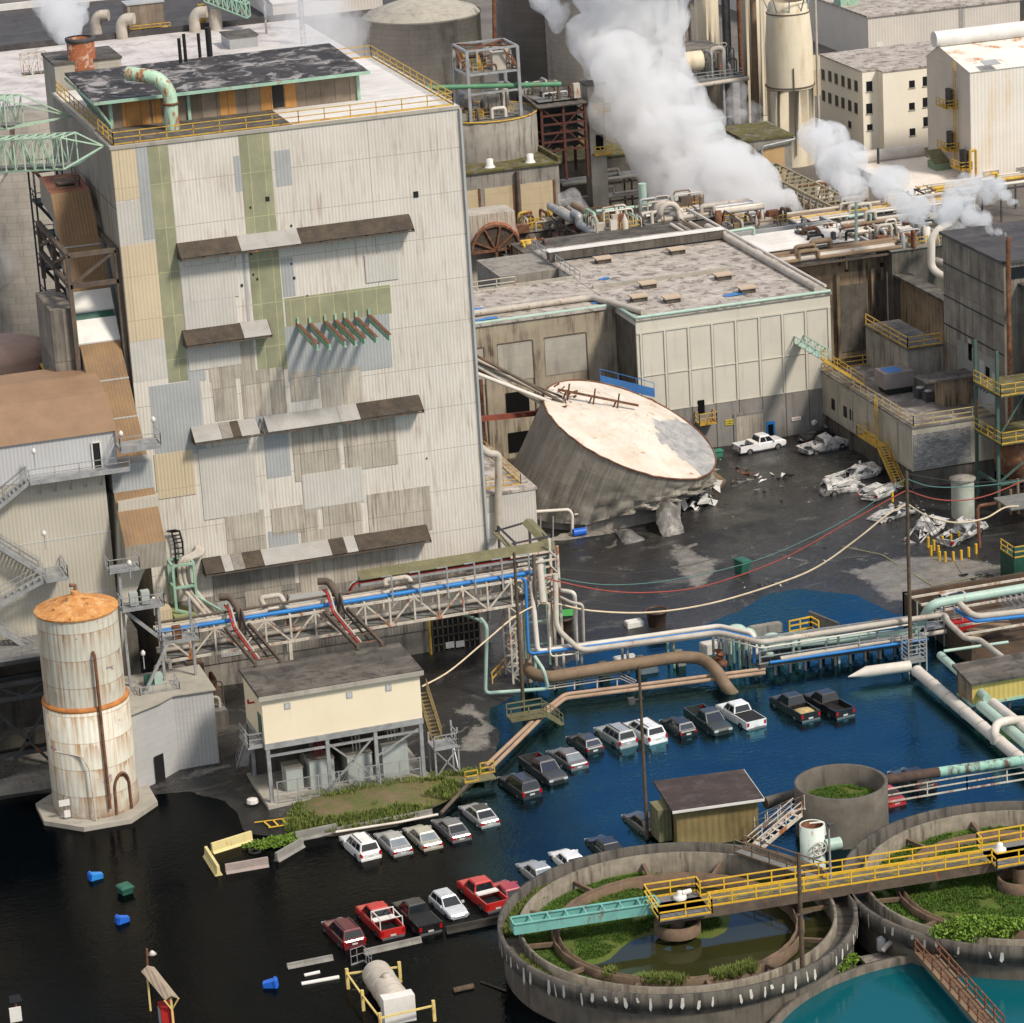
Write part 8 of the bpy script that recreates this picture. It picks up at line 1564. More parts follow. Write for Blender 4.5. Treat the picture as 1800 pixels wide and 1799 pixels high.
# platforms and stairs crowding the gap between silo and tower
D = thing('access_platforms', 'cluster of small galvanised platforms and ladders between the silo and the hut', 'platform', P(250,1180,5)); b = MB(); p = PY(215,1075,263); 
for (x, y, z, w_, d_) in ((0,0,0,3.6,2),(3.2,.5,-3.6,3.2,2),(.6,-1.2,-7.6,3.4,2),(-.6,1.0,3.2,2.6,1.6)):
    x0_, y0_, z0_ = p.x+x, 263+y, p.z+z; b.box(x0_,x0_+w_,y0_,y0_+d_,z0_-.15,z0_); b.rail([(x0_,y0_+d_,z0_),(x0_,y0_,z0_),(x0_+w_,y0_,z0_),(x0_+w_,y0_+d_,z0_)],1.05,step=1,w=.06)
for x in (.3, 3.3, 6): b.beam((p.x+x,264.5,-.5),(p.x+x,264.5,p.z+(3 if x < 1 else -.2)),.22)
b.beam((p.x,264,p.z),(p.x+3.5,264,p.z-3.6),.1,.3); b.beam((p.x+3.5,263,p.z-3.6),(p.x+.8,262,p.z-7.6),.1,.3); b.build('frame', M['rail'], D)
for k, (x, z, m_) in enumerate(((1.2,.1,'transf'),(2.2,.1,'transf'),(4.6,-3.5,'rust'),(1.8,-7.5,'green'),(2.6,-7.4,'mintp'))): b = MB(); b.box(p.x+x-.35,p.x+x+.35,263.6,264.3,p.z+z,p.z+z+1.1); b.build('cabinet', M[m_], D)
clutter('pipework_cluster', 'dark tangle of pipes and valves under the left end of the truss bridge', 47.5, 52.5, 268.2, 276, 2.0, 26, ['pipe','rail','brownsteel','rust','pipeb'], 61, 3.2)
b = MB(); b.box(47.4, 52.6, 268.2, 276.2, -.5, 1.98); tag(b.build('plinth_block', M['concd']), 'dark concrete plinth under the left end of the truss bridge', 'plinth')
R = random.Random(5)
def lamp(label, p, h=1.6):
    D = thing('flood_lamp', label, 'lamp', p, 'small flood lamps on posts'); b = MB(); b.beam(p, p+V((0,0,h)), .09); b.build('post', M['rail'], D); b = MB(); b.lathe([(.05,.4),(.2,.2),(.18,-.05),(.08,-.1)], p+V((0,0,h)), 10); b.build('lamp_head', M['white'], D)
for x, y, Y, lb in ((62,806,LY-1.6,'lamp on a post above the left end of the clad building walkway'),(215,775,LY-2.2,'lamp at the left corner of the railed service platform'),(272,750,LY-2.0,'lamp at the right corner of the railed service platform'),(80,950,LY-3,'lamp over the landing of the zigzag stairs'),(230,1002,264,'lamp above the topmost platform behind the silo'),(272,1066,266,'lamp beside the dark gap at the tower foot'),(254,1160,264,'lamp over the lower platforms between silo and hut'),(118,620,286,'lamp on the green yellow walkway upper left'),(140,655,284,'lamp on the green yellow walkway lower left')): lamp(lb, PY(x,y+16,Y), 1.3)
b = MB(); a_ = PY(592,1032,TY0-1.2); b.sheet([PY(505,1062,TY0-2.4),PY(572,1050,TY0-2.4),PY(580,1036,TY0-.1),PY(510,1046,TY0-.1)], .1); tag(b.build('wall_awning', M['tower_g']), 'pale corrugated awning low on the tower wall behind the truss bridge', 'awning')
# ---------------------------------------------------------------- vehicles
def paint(name, c, metal=.3): 
    n = N(name); n.b.inputs['Base Color'].default_value = c+(1,); n.b.inputs['Roughness'].default_value = .38; n.b.inputs['Metallic'].default_value = metal
    n.b.inputs['Coat Weight'].default_value = .8; n.b.inputs['Coat Roughness'].default_value = .08
    f = n.ramp(n.noise(2.2, 8, .7), .45, .75); col = n.mix(n.math('MULTIPLY', f, .35), c, (.10,.09,.075)); n.L(col, n.b.inputs['Base Color']); return n.m
PN0 = None
PN = {'white': paint('paint_white', (.78,.78,.77), 0), 'silver': paint('paint_silver', (.42,.43,.43)), 'grey': paint('paint_grey', (.17,.17,.18)), 'dark': paint('paint_charcoal', (.035,.037,.042)), 'black': paint('paint_black', (.012,.012,.014)),
      'red': paint('paint_red', (.50,.018,.015), 0), 'maroon': paint('paint_maroon', (.14,.018,.025)), 'champ': paint('paint_champagne', (.50,.48,.40)), 'pearl': paint('paint_pearl', (.62,.65,.68)), 'green': paint('paint_dark_green', (.028,.04,.038)), 'brown': paint('paint_brown', (.12,.10,.09)), 'crim': paint('paint_crimson', (.36,.015,.03), 0)}
M['tyre'] = plain('tyre', (.012,.012,.012), .8); M['rim'] = plain('rim', (.25,.25,.26), .35, .6); M['tail'] = plain('tail_light', (.40,.008,.01), .25); M['head'] = plain('head_light', (.6,.62,.62), .15); M['chrome'] = plain('bumper', (.35,.35,.36), .3, .7); M['plate'] = plain('plate', (.6,.6,.58), .5); M['cglass'] = plain('car_glass', (.015,.02,.025), .04, 0, .8); M['cglassl'] = plain('rear_glass_bright', (.20,.24,.27), .06, 0, .9)
KIND = {'sedan': dict(L=4.8,W=1.82,belt=.98,top=1.45,hood=.82,trunk=.98,c0=-1.95,c1=.95,t0=-1.15,t1=.2), 'suv': dict(L=4.8,W=1.92,belt=1.12,top=1.80,hood=1.02,trunk=1.12,c0=-2.3,c1=.85,t0=-2.05,t1=.15),
        'hatch': dict(L=4.1,W=1.74,belt=.98,top=1.50,hood=.90,trunk=1.0,c0=-1.9,c1=.85,t0=-1.55,t1=.05), 'van': dict(L=5.1,W=1.98,belt=1.15,top=1.78,hood=.95,trunk=1.15,c0=-2.4,c1=1.25,t0=-2.1,t1=.3),
        'pickup': dict(L=5.7,W=1.98,belt=1.18,top=1.88,hood=1.12,trunk=1.18,c0=-.55,c1=1.55,t0=-.3,t1=.85)}
def car(kind, col, label, name=None, bed=None, rack=False, glass='cglass', rooftop=None, grp='vehicles parked in the flooded car park', extra=None):
    k = KIND[kind]; L2 = k['L']/2; W2 = k['W']/2; D = thing(name or {'suv':'suv','sedan':'sedan','hatch':'hatchback','van':'minivan','pickup':'pickup_truck'}[kind], label, {'pickup':'pickup truck','van':'minivan','suv':'car','sedan':'car','hatch':'car'}[kind], (0,0,0), grp)
    pm = PN[col]; b = MB(); tilt = .06
    st = [(-L2,.86,.42,k['trunk']-.14),(-L2+.08,.94,.34,k['trunk']-.03),(-L2+.45,.985,.26,k['trunk']),(k['c0']-.02,1,.24,k['belt']),(0,1,.24,k['belt']),(k['c1'],1,.24,(k['belt']+k['hood'])/2),(k['c1']+.25,.99,.24,k['hood']+.02),(L2-.55,.97,.26,k['hood']-.04),(L2-.15,.90,.32,k['hood']-.14),(L2,.78,.42,k['hood']-.30)]
    if kind == 'pickup': st = [(-L2,.96,.45,.62),(-L2+.03,.98,.40,.64),(-L2+.1,.98,.36,.66),(k['c0']-.05,.99,.3,.68)]+[(k['c0'],1,.28,k['belt']),(0,1,.28,k['belt']),(k['c1'],1,.28,(k['belt']+k['hood'])/2+.02),(k['c1']+.2,.99,.28,k['hood']+.04),(L2-.4,.98,.3,k['hood']),(L2-.1,.95,.36,k['hood']-.12),(L2,.88,.45,k['hood']-.30)]
    vs = []; m = 10
    for y, ws, z0, z1 in st:
        w = W2*ws; zz = [(-w*.86,z0),(-w*.99,z0+.16),(-w,z0+(z1-z0)*.55),(-w*.965,z1-.09),(-w*.88,z1)]; ring = zz+[(-x,z) for x, z in zz[::-1]]
        vs += [(x,y,z) for x, z in ring]
    fs = [(i*m+j,(i+1)*m+j,(i+1)*m+(j+1)%m,i*m+(j+1)%m) for i in range(len(st)-1) for j in range(m)]+[tuple(range(m)),tuple(range((len(st)-1)*m,len(st)*m))[::-1]]
    b.add(vs, fs, 0, False)
    # cabin frustum with rounded roof
    wb, wt = W2*.90, W2*.70; c0, c1, t0, t1 = k['c0'], k['c1'], k['t0'], k['t1']; zb, zt = k['belt']-.03, k['top']
    B_ = [(-wb,c0,zb),(wb,c0,zb),(wb,c1,zb-.06),(-wb,c1,zb-.06)]; T_ = [(-wt,t0,zt-.06),(wt,t0,zt-.06),(wt,t1,zt-.06),(-wt,t1,zt-.06)]; U_ = [(x*.86,y*.94+ (t0+t1)*.03,zt) for x, y, z in T_]
    b.add(B_+T_+U_, [(0,1,5,4),(1,2,6,5),(2,3,7,6),(3,0,4,7),(4,5,9,8),(5,6,10,9),(6,7,11,10),(7,4,8,11),(8,9,10,11)], 0)
    b.build('body', pm, D)
    if rooftop: b = MB(); b.add([(x,y,z+.012) for x, y, z in U_], [(0,1,2,3)]); b.build('roof_panel', PN[rooftop], D)
    def gl(a, c, d, e, f0, f1, g0, g1, nm, m_):   # quad on face a,c (base) e,d (top)
        a, c, d, e = V(a), V(c), V(d), V(e); P_ = lambda u, v: a.lerp(c,u).lerp(e.lerp(d,u),v); nn = (c-a).cross(e-a).normalized()*.015; q = [P_(f0,g0)+nn,P_(f1,g0)+nn,P_(f1,g1)+nn,P_(f0,g1)+nn]; b = MB(); b.add(q, [(0,1,2,3)]); b.build(nm, m_, D)
    gl(B_[0],B_[1],T_[1],T_[0],.07,.93,.16,.90,'rear_window',M[glass]); gl(B_[2],B_[3],T_[3],T_[2],.06,.94,.12,.92,'windscreen',M['cglass'])
    for a, c, d, e in ((B_[1],B_[2],T_[2],T_[1]),(B_[3],B_[0],T_[0],T_[3])):
        cuts = [(.05,.34),(.38,.64),(.68,.93)] if kind in ('suv','van') else [(.08,.46),(.51,.92)]
        for f0, f1 in cuts: gl(a,c,d,e,f0,f1,.14,.86,'side_window',M['cglass'])
    wr = .34 if kind not in ('pickup','suv') else .40
    wo = D
    for y in (-L2*.60, L2*.62):
        for s in (-1, 1):
            b = MB(); ax = V((s,0,0)); b.lathe([(.12,-.24),(wr,-.24),(wr+.03,-.12),(wr,0.02),(wr*.62,.02)], (s*W2*.985,y,wr), 20, axis=ax); w_ = b.build('wheel', M['tyre'], D); b = MB(); b.lathe([(wr*.62,.0),(wr*.5,.03),(.03,.01)], (s*W2*.985,y,wr), 14, axis=ax); b.build('rim', M['rim'], w_)
    for s in (-1, 1):
        zt_ = k['trunk']-.30 if kind != 'pickup' else .85; hh = .18 if kind in ('sedan','hatch') else .34; ww = .34 if kind == 'sedan' else .2
        b = MB(); x1_ = s*W2*.93; x0_ = s*(W2*.93-ww); b.box(min(x0_,x1_),max(x0_,x1_),-L2-.02,-L2+.14,zt_-hh/2+.08,zt_+hh/2+.08); b.build('tail_light', M['tail'], D)
        b = MB(); x1_ = s*W2*.86; x0_ = s*(W2*.86-.36); b.box(min(x0_,x1_),max(x0_,x1_),L2-.17,L2+.01,k['hood']-.36,k['hood']-.2); b.build('headlight', M['head'], D)
        b = MB(); b.box(min(s*W2*.95,s*(W2+.14)),max(s*W2*.95,s*(W2+.14)),k['c1']-.35,k['c1']-.2,zb,zb+.16); b.build('mirror', pm, D)
    b = MB(); b.box(-.22,.22,-L2-.03,-L2-.0,.62,.76) if kind == 'pickup' else b.box(-.22,.22,-L2-.03,-L2-.0,k['trunk']-.42,k['trunk']-.28); b.build('plate', M['plate'], D)
    b = MB(); b.box(-W2*.9,W2*.9,-L2-.06,-L2+.1,.42,.58); b.build('bumper', M['chrome'] if kind == 'pickup' else pm, D)
    b = MB(); b.box(-W2*.55,W2*.55,L2-.06,L2+.015,.5,k['hood']-.38); b.build('grille', M['black'], D)
    if kind == 'pickup':
        zb2 = k['belt']+.02; 
        for s in (-1, 1): b = MB(); b.box(min(s*W2*.88,s*W2*.985),max(s*W2*.88,s*W2*.985),-L2+.03,c0,.5,zb2); b.build('bed_side', pm, D)
        b = MB(); b.box(-W2*.9,W2*.9,-L2,-L2+.09,.5,zb2); b.build('tailgate', pm, D)
        if bed == 'cover': b = MB(); b.box(-W2*.9,W2*.9,-L2+.07,c0,zb2-.03,zb2+.03); b.build('bed_cover', M['black'], D)
        elif bed == 'hay':
            b = MB(); vs = [(x*.26,y*.24-L2*.6,.9+.28*math.cos(x*.42)*math.cos(y*.4)+.1*noise.noise(V((x,y,1)))) for x in range(-3,4) for y in range(-3,4)]; b.add(vs, [(i*7+j,(i+1)*7+j,(i+1)*7+j+1,i*7+j+1) for i in range(6) for j in range(6)], 0, False); b.build('straw_load', M['hay'], D)
        elif bed == 'box': b = MB(); b.box(-W2*.88,W2*.88,c0-.6,c0-.05,zb2,zb2+.12); b.build('toolbox', M['white'], D)
        b = MB(); b.box(-W2*.87,W2*.87,-L2+.1,c0,.66,.72); b.build('bed_floor', M['black'], D)
    if rack or kind == 'van':
        for s in (-1,1): b = MB(); b.beam((s*wt*.8,t0+.1,zt+.04),(s*wt*.8,t1-.1,zt+.04),.05); b.build('roof_rail', M['darksteel'], D)
    if extra == 'ladder_rack':
        b = MB(); z = 1.95
        for y in (-2.6,-.75): b.beam((-W2*.9,y,1.18),(-W2*.9,y,z),.07); b.beam((W2*.9,y,1.18),(W2*.9,y,z),.07); b.beam((-W2*.9,y,z),(W2*.9,y,z),.07)
        for x in (-.8,.8): b.beam((x*W2,-2.6,z),(x*W2,-.75,z),.07)
        b.build('ladder_rack', M['white'], D)
    return D
def park(D, px, ang=0, z=-.42, pitch=0, roll=0, scale=1):
    p = P(px[0], px[1], .5); D.location = V((p.x, p.y, z)); D.rotation_euler = (pitch, roll, math.radians(ang)); return D
cars = [
 ('suv','white',(632,1483),6,dict(label='white estate style suv at the left end of the row below the grassy bank', rack=True)),
 ('sedan','silver',(690,1475),6,dict(label='silver sedan parked next to the white suv below the bank', glass='cglassl')),
 ('sedan','champ',(742,1465),6,dict(label='champagne silver sedan, third from the left in the row below the bank', glass='cglassl')),
 ('sedan','grey',(792,1451),6,dict(label='dark grey sedan, second from the right in the row below the bank')),
 ('sedan','silver',(841,1426),8,dict(label='silver sedan with black roof at the right end of the row below the bank', rooftop='black')),
 ('suv','dark',(912,1377),8,dict(label='dark grey suv nearest the bank in the far row, left end', rack=True)),
 ('pickup','dark',(955,1350),188,dict(label='charcoal pickup truck facing forward beside the dark suv in the far row')),
 ('sedan','grey',(996,1327),8,dict(label='grey sedan right of the charcoal forward facing pickup', glass='cglassl')),
 ('hatch','dark',(1027,1301),8,dict(label='small dark hatchback between grey sedan and silver suv in the far row')),
 ('suv','silver',(1081,1289),8,dict(label='silver suv with roof rails in the far row left of the white minivan', rack=True)),
 ('van','white',(1131,1281),8,dict(label='white minivan behind the timber pole in the far row')),
 ('hatch','black',(1191,1272),8,dict(label='black hatchback with red tail lights between minivan and green pickup')),
 ('pickup','green',(1245,1264),188,dict(label='dark green pickup truck facing forward left of the white pickup')),
 ('pickup','white',(1301,1254),8,dict(label='white pickup truck with black bed cover by the fat pipe outfall', bed='cover')),
 ('pickup','black',(1396,1240),8,dict(label='black pickup truck carrying straw in its bed', bed='hay')),
 ('pickup','black',(1455,1235),8,dict(label='black pickup truck with empty bed, right of the straw carrying one')),
 ('suv','black',(1602,1368),8,dict(label='black suv half hidden behind the flaking mint pipe')),
 ('sedan','red',(1549,1390),8,dict(label='red car almost hidden behind the round concrete tank')),
 ('suv','maroon',(603,1635),6,dict(label='maroon suv at the left end of the nearest row', rack=True)),
 ('pickup','red',(667,1614),6,dict(label='red pickup truck with white ladder rack and tools in its bed', bed='box', extra='ladder_rack')),
 ('pickup','black',(732,1607),6,dict(label='black pickup truck with closed bed cover in the nearest row', bed='cover')),
 ('hatch','pearl',(789,1587),186,dict(label='pale silver hatchback facing forward in the nearest row')),
 ('pickup','red',(848,1568),6,dict(label='red pickup truck with white toolbox and open bed beside the round basin', bed='box')),
 ('sedan','crim',(893,1564),6,dict(label='crimson sedan tucked behind the second red pickup')),
 ('sedan','silver',(944,1528),6,dict(label='silver sedan peeping over the left rim of the nearer basin', glass='cglassl')),
 ('sedan','white',(1000,1508),6,dict(label='white car roof just showing beyond the basin rim')),
 ('sedan','black',(1064,1484),6,dict(label='black car just beyond the far rim of the nearer basin')),
 ('sedan','brown',(1130,1441),6,dict(label='brown sedan behind the timber pole left of the shed', glass='cglassl')),
]
for kind, col, px, ang, kw in cars: park(car(kind, col, **kw), px, ang+random.uniform(-2,2))
GW = 'white works vehicles wrecked around the tank'
park(car('pickup','white','white works pickup truck parked side on before the roller door', bed='box', grp=GW), (1335,787), -82, .1)
PN['wreck'] = mat('scorched_white_paint', (.55,.54,.52), (.38,.37,.35), 1.2, .6, spots=.75, spc=(.05,.045,.04))
def wreck(kind, col, label, px, ang, seed, amt=.35, z=.05, tilt=(0,0), grp=GW):
    D = park(car(kind, 'wreck' if col in ('white','silver') else col, label, grp=grp), px, ang, z, tilt[0], tilt[1])
    for ch in D.children:
        if ch.name.startswith(('wheel',)): continue
        for v in ch.data.vertices:
            n_ = noise.noise_vector(v.co*1.1+V((seed,0,0))); f = max(0, min(1, (v.co.z-.5))); v.co += V((n_.x*amt*1.2, n_.y*amt*1.3, (n_.z-.25)*amt*1.5*f))
    R = random.Random(seed); b = MB()
    for k in range(9):
        p = V((R.uniform(-1.2,1.2),R.uniform(-2,2),R.uniform(.5,1.3))); q = [p+V((R.uniform(-.6,.6),R.uniform(-.6,.6),R.uniform(-.4,.5))) for _ in range(4)]; b.sheet(q, .02)
    o = b.build('torn_sheet', [PN['wreck'] if col in ('white','silver') else PN[col]]); 
    o.parent = D; return D
wreck('pickup','white','white pickup truck with crushed nose by the columns of the low building', (1448,788), -75, 1, .28)
wreck('pickup','white','white crushed pickup truck with folded up load box under the low building', (1503,838), -80, 2, .45, .1, (.12,.1))
wreck('suv','white','white crushed suv with torn roof in the middle of the black mud', (1481,861), -84, 3, .40)
wreck('suv','silver','silver flattened car wreck beside the tall pole', (1548,868), -60, 4, .5)
wreck('sedan','white','white mangled car lying left of the pole among debris', (1572,905), -70, 5, .55, 0)
wreck('pickup','white','white mangled truck right of the pole foot near the bollards', (1622,935), -50, 6, .6, .1, (.2,.3))
wreck('pickup','white','white wrecked truck cab behind the yellow bollards', (1690,944), -62, 7, .35, .3, (.1,.15))
wreck('suv','white','white wrecked car behind the mint main near the right edge', (1680,1055), -78, 8, .3, .1)
wreck('sedan','dark','dark crushed wreck with blue scraps under the low building end', (1440,768), -70, 9, .45, .1)
# ---------------------------------------------------------------- bollards, bins, barriers
for i, (x, y, lb) in enumerate(((1637,975,'front left'),(1632,960,'rear left'),(1642,965,''),(1652,985,''),(1662,986,''),(1676,986,''),(1690,983,''),(1703,978,''),(1716,972,''),(1657,958,''),(1672,955,''),(1686,950,''),(1569,880,''),(1650,975,''))):
    q = P(x, y+6, .1); b = MB(); b.tube([q+V((0,0,-.3)), q+V((0,0,1.25))], .13, 10); lb_ = 'single yellow bollard standing left of the tall pole among wrecks' if i == 12 else 'yellow steel bollard in the group before the wrecked truck cab'
    tag(b.build('bollard', M['yellowb']), lb_, 'bollard', None if i == 12 else 'yellow bollards')
def bin_(name, label, q, m, lid, h=1.1, w=.55, rot=(0,0,0)):
    D = thing(name, label, 'bin', (0,0,0)); b = MB(); w0 = w*.72
    b.add([(-w0,-w0,0),(w0,-w0,0),(w0,w0,0),(-w0,w0,0),(-w,-w,h),(w,-w,h),(w,w,h),(-w,w,h)], [(3,2,1,0),(4,5,6,7),(0,1,5,4),(1,2,6,5),(2,3,7,6),(3,0,4,7)]); b.box(-w-.05,w+.05,-w-.05,w+.05,h-.12,h-.02); b.build('body', m, D)
    b = MB(); b.add([(-w-.06,-w-.08,h),(w+.06,-w-.08,h),(w+.06,w,h+.02),(-w-.06,w,h+.02),(-w*.8,-w*.7,h+.12),(w*.8,-w*.7,h+.12),(w*.8,w*.8,h+.14),(-w*.8,w*.8,h+.14)], [(0,1,5,4),(1,2,6,5),(2,3,7,6),(3,0,4,7),(4,5,6,7)]); b.build('lid', lid, D)
    b = MB(); b.beam((-w*.7,w+.1,h-.02),(w*.7,w+.1,h-.02),.06); b.build('handle', lid, D); D.location = q; D.rotation_euler = rot; return D
bin_('wheelie_bin', 'green wheelie bin standing tilted in the middle of the muddy yard', P(1303,1010,.1), M['green'], M['green'], 1.5, .6, (.08,.1,.4))
bin_('wheelie_bin', 'dark green wheelie bin floating in the black water', P(221,1578,-.4), M['green'], M['green'], 1.0, .5, (.05,.0,.3))
bin_('wheelie_bin', 'light blue bin floating on its side nearest the octagonal slab', P(180,1540,.1), mat('light_blue', (.03,.25,.68), (.02,.18,.5), .6, .4), M['bluec'], 1.0, .36, (0,-1.5,.1))
bin_('wheelie_bin', 'royal blue bin floating on its side below the dark green bin', P(226,1616,.1), M['bluec'], M['bluec'], .9, .34, (0,-1.45,.2))
bin_('wheelie_bin', 'blue bin floating on its side left of the white tank trailer', P(463,1733,.1), M['bluec'], M['bluec'], .95, .36, (0,1.45,-.3))
for (px, lb) in (((990,1115),'brown round drum pot with a green bag behind the riser pipes'),((1155,1103),'dark brown round drum pot standing alone in the yard')):
    q = P(*px, .0); D = thing('drum_pot', lb, 'pot', q); b = MB(); b.lathe([(.75,0),(.95,1.5),(1.12,1.55),(1.12,1.75),(.95,1.75),(.9,1.2)], q, 28); b.build('shell', M['brownp'], D); b = MB(); b.lathe([(.95,1.62),(.02,1.7)], q, 20); b.build('filling', M['black'], D)
    if px[0] < 1000:
        b = MB(); b.sheet([q+V((-.5,-.2,1.9)),q+V((1.2,-.2,1.7)),q+V((1.3,.6,2.1)),q+V((-.4,.7,2.2))], .05); b.build('green_bag', mat('bag_green', (.05,.28,.06), (.04,.2,.05), 1, .5), D)
b = MB(); q = P(1258,806,.1); b.box(q.x-.7,q.x+.7,q.y-.4,q.y+.4,0,.9); b.box(q.x-.8,q.x+.8,q.y-.5,q.y+.5,.9,1.0); tag(b.build('green_crate', mat('crate_green', (.05,.22,.15), (.04,.16,.11), 1, .5)), 'green lidded crate beside the right end of the collapsed tank roof', 'crate')
def barrier(label, p0, p1, m, h=.95, w=.55, name='concrete_barrier', zb=-.25):
    a, c = P(*p0, 0), P(*p1, 0); d = (c-a).normalized(); s = V((-d.y,d.x,0)); b = MB(); pr = [(-w/2,zb),(-w/2,zb+.15),(-w*.18,zb+.45),(-w*.14,zb+h),(w*.14,zb+h),(w*.18,zb+.45),(w/2,zb+.15),(w/2,zb)]
    vs = [e+s*x+V((0,0,z)) for e in (a, c) for x, z in pr]; n = len(pr); b.add(vs, [(i,(i+1)%n,n+(i+1)%n,n+i) for i in range(n)]+[tuple(range(n))[::-1],tuple(range(n,2*n))]); return tag(b.build(name, m), label, 'barrier', 'barriers standing in the flood')
M['yelbar'] = mat('yellow_concrete', (.68,.58,.27), (.58,.49,.23), 1, .75, streak=.3, sc=(.3,.25,.15), rust=.05); M['greybar'] = mat('grey_barrier', (.27,.26,.235), (.17,.16,.145), 1.2, .9, streak=.5)
barrier('yellow concrete barrier, the longer one pointing up right at the left of the car park', (373,1500), (443,1478), M['yelbar'], 1.1, .8); barrier('small yellow concrete barrier end pointing down right beside the longer yellow one', (363,1505), (385,1540), M['yelbar'], 1.1, .8)
barrier('pinkish grey concrete barrier right of the small yellow barrier', (397,1535), (472,1522), mat('pink_barrier', (.36,.29,.26), (.26,.22,.20), 1, .9, streak=.4), 1.0, .8); barrier('dark grey concrete barrier pointing up right beside the weeds', (486,1515), (532,1488), M['greybar'], 1.0, .8)
barrier('long dark low wall between the weeds and the white suv', (520,1478), (592,1463), M['greybar'], 1.0, .8); barrier('long dark kerb beam behind the sedans', (592,1465), (760,1432), M['greybar'], .75, .5, 'kerb_beam')
barrier('dark half sunk barrier in front of the maroon suv and red pickup', (640,1678), (740,1655), M['greybar'], .65, .7); barrier('black half sunk barrier reaching to the round basin rim', (784,1640), (882,1620), mat('black_barrier', (.045,.04,.033), (.03,.027,.022), 1, .9), .75, .8)
barrier('dark barrier floating above the two white logs', (505,1702), (585,1686), M['greybar'], .6, .7)
for a, c, lb, m, r in (((535,1715),(562,1709),'shorter white bleached log floating','white',.14),((530,1730),(596,1718),'longer white bleached log floating','white',.16),((797,1742),(832,1734),'round brown log floating right of the tank trailer','wood',.24),((845,1726),(890,1742),'thin dark plank floating beside the basin','wood',.08),((1179,980),(1198,1002),'orange brown timber plank lying in the mud','rustl',.15),((838,1452),(872,1446),'pair of pale boards floating behind the black roofed sedan','white',.1),((575,1700),(640,1690),'thin submerged green stick','wood',.04)):
    if lb.startswith('thin submerged'): continue
    b = MB(); b.tube([P(*a, .05), P(*c, .08)], r, 8); tag(b.build('floating_log' if 'log' in lb else 'plank', M[m]), lb, 'log' if 'log' in lb else 'plank')
D = thing('folded_fence_panel', 'small bent wire fence panel sticking out of the water below the red pickup', 'fence panel', P(628,1690)); b = MB(); q = P(618,1698,0)
b.rail([q, q+V((1.0,.3,0)), q+V((1.3,-1.0,0))], 1.3, step=.35, w=.04); b.build('mesh', M['rail'], D)
# white tank trailer inside a yellow rail
q = P(690,1745,0); D = thing('tank_trailer', 'dirty white horizontal tank on a skid with a box end, inside yellow rails', 'tank', q); a_, c_ = P(662,1712,1.1), P(697,1765,1.1); d = (c_-a_).normalized()
b = MB(); b.tube([a_-d*.5, a_-d*.3, a_, c_], [.35,.9,1.08,1.08], 28); b.build('tank', mat('dirty_white_tank', (.60,.55,.47), (.44,.38,.31), .9, .7, streak=.5, sc=(.25,.18,.12), rust=.08), D)
s = V((-d.y,d.x,0)); b = MB(); e = c_-V((0,0,1.2)); b.sheet([e+s*1.15-d*.1, e-s*1.15-d*.1, e-s*1.15-d*.1+V((0,0,2.1)), e+s*1.15-d*.1+V((0,0,2.1))], 1.0); b.v = [v+d*.0 for v in b.v]; b.build('end_box', M['white'], D)
for t in (.2,.5,.8): p = a_.lerp(c_, t); b = MB(); b.tube([p-d*.05, p+d*.05], 1.12, 28); b.build('strap', M['pipe'], D)
b = MB(); p = a_.lerp(c_,.55); b.lathe([(.3,1.0),(.3,1.25),(.02,1.3)], (p.x,p.y,1.1), 14); b.build('manhole', M['pipe'], D)
D = thing('yellow_guard_rail', 'yellow guard rail with square posts round the white tank', 'guard rail', P(640,1790)); M['palyel'] = mat('pale_yellow_paint', (.70,.55,.20), (.58,.45,.17), 1, .6, rust=.12)
b = MB(); pts = [P(702,1700,1.2), P(610,1712,1.2), P(637,1750,1.2), P(668,1790,1.2), P(762,1768,1.2)]
for a, c in zip(pts, pts[1:]): b.beam(a, c, .12)
for p in pts: b.beam((p.x,p.y,-.6),(p.x,p.y,1.6),.22)
b.build('rail', M['palyel'], D)
# guard hut at the bottom left
D = thing('gate_canopy', 'narrow tan corrugated canopy on yellow brackets over a red kiosk', 'canopy', P(290,1790)); z = 3.2; a0, a1, b0, b1 = P(248,1708,z), P(271,1700,z), P(289,1758,z), P(314,1754,z); rd = (a0+a1)/2+V((0,0,.3)); re = (b0+b1)/2+V((0,0,.3))
b = MB(); b.sheet([a0,b0,re,rd], .08); b.sheet([rd,re,b1,a1], .08); b.build('roof', mat('tan_canopy', (.40,.32,.23), (.33,.26,.19), .6, .7, corr=.25, flat=True), D)
q = (b0+b1)/2; b = MB(); b.beam((q.x,q.y+.3,-.5),(q.x,q.y+.3,z),.15); b.beam((q.x,q.y+.3,z-1),(b0.x,b0.y,z-.05),.1); b.beam((q.x,q.y+.3,z-1),(b1.x,b1.y,z-.05),.1); b.beam((a0.x+.4,a0.y,-.5),(a0.x+.4,a0.y,z),.13); b.build('bracket', M['palyel'], D)
b = MB(); b.box(q.x-.75,q.x+.15,q.y+.5,q.y+1.6,-.5,2.4); b.build('kiosk', M['redp'], D); b = MB(); b.box(q.x-.8,q.x-.76,q.y+.6,q.y+1.5,.9,2.1); b.build('panel', M['tower_g'], D)
D = thing('street_lamp', 'thin rusty lamp post with white round shade behind the red kiosk', 'street lamp', P(259,1715)); q = P(259,1712,0); b = MB(); zt = 3.6; t = PY(258,1668,q.y); b.tube([(q.x,q.y,-.5),(t.x,q.y,t.z)], .09, 8); b.build('post', M['rust'], D); b = MB(); b.lathe([(.05,.3),(.35,0),(.3,0)], (t.x+.35,q.y,t.z-.5), 16); b.build('lamp_shade', M['white'], D)
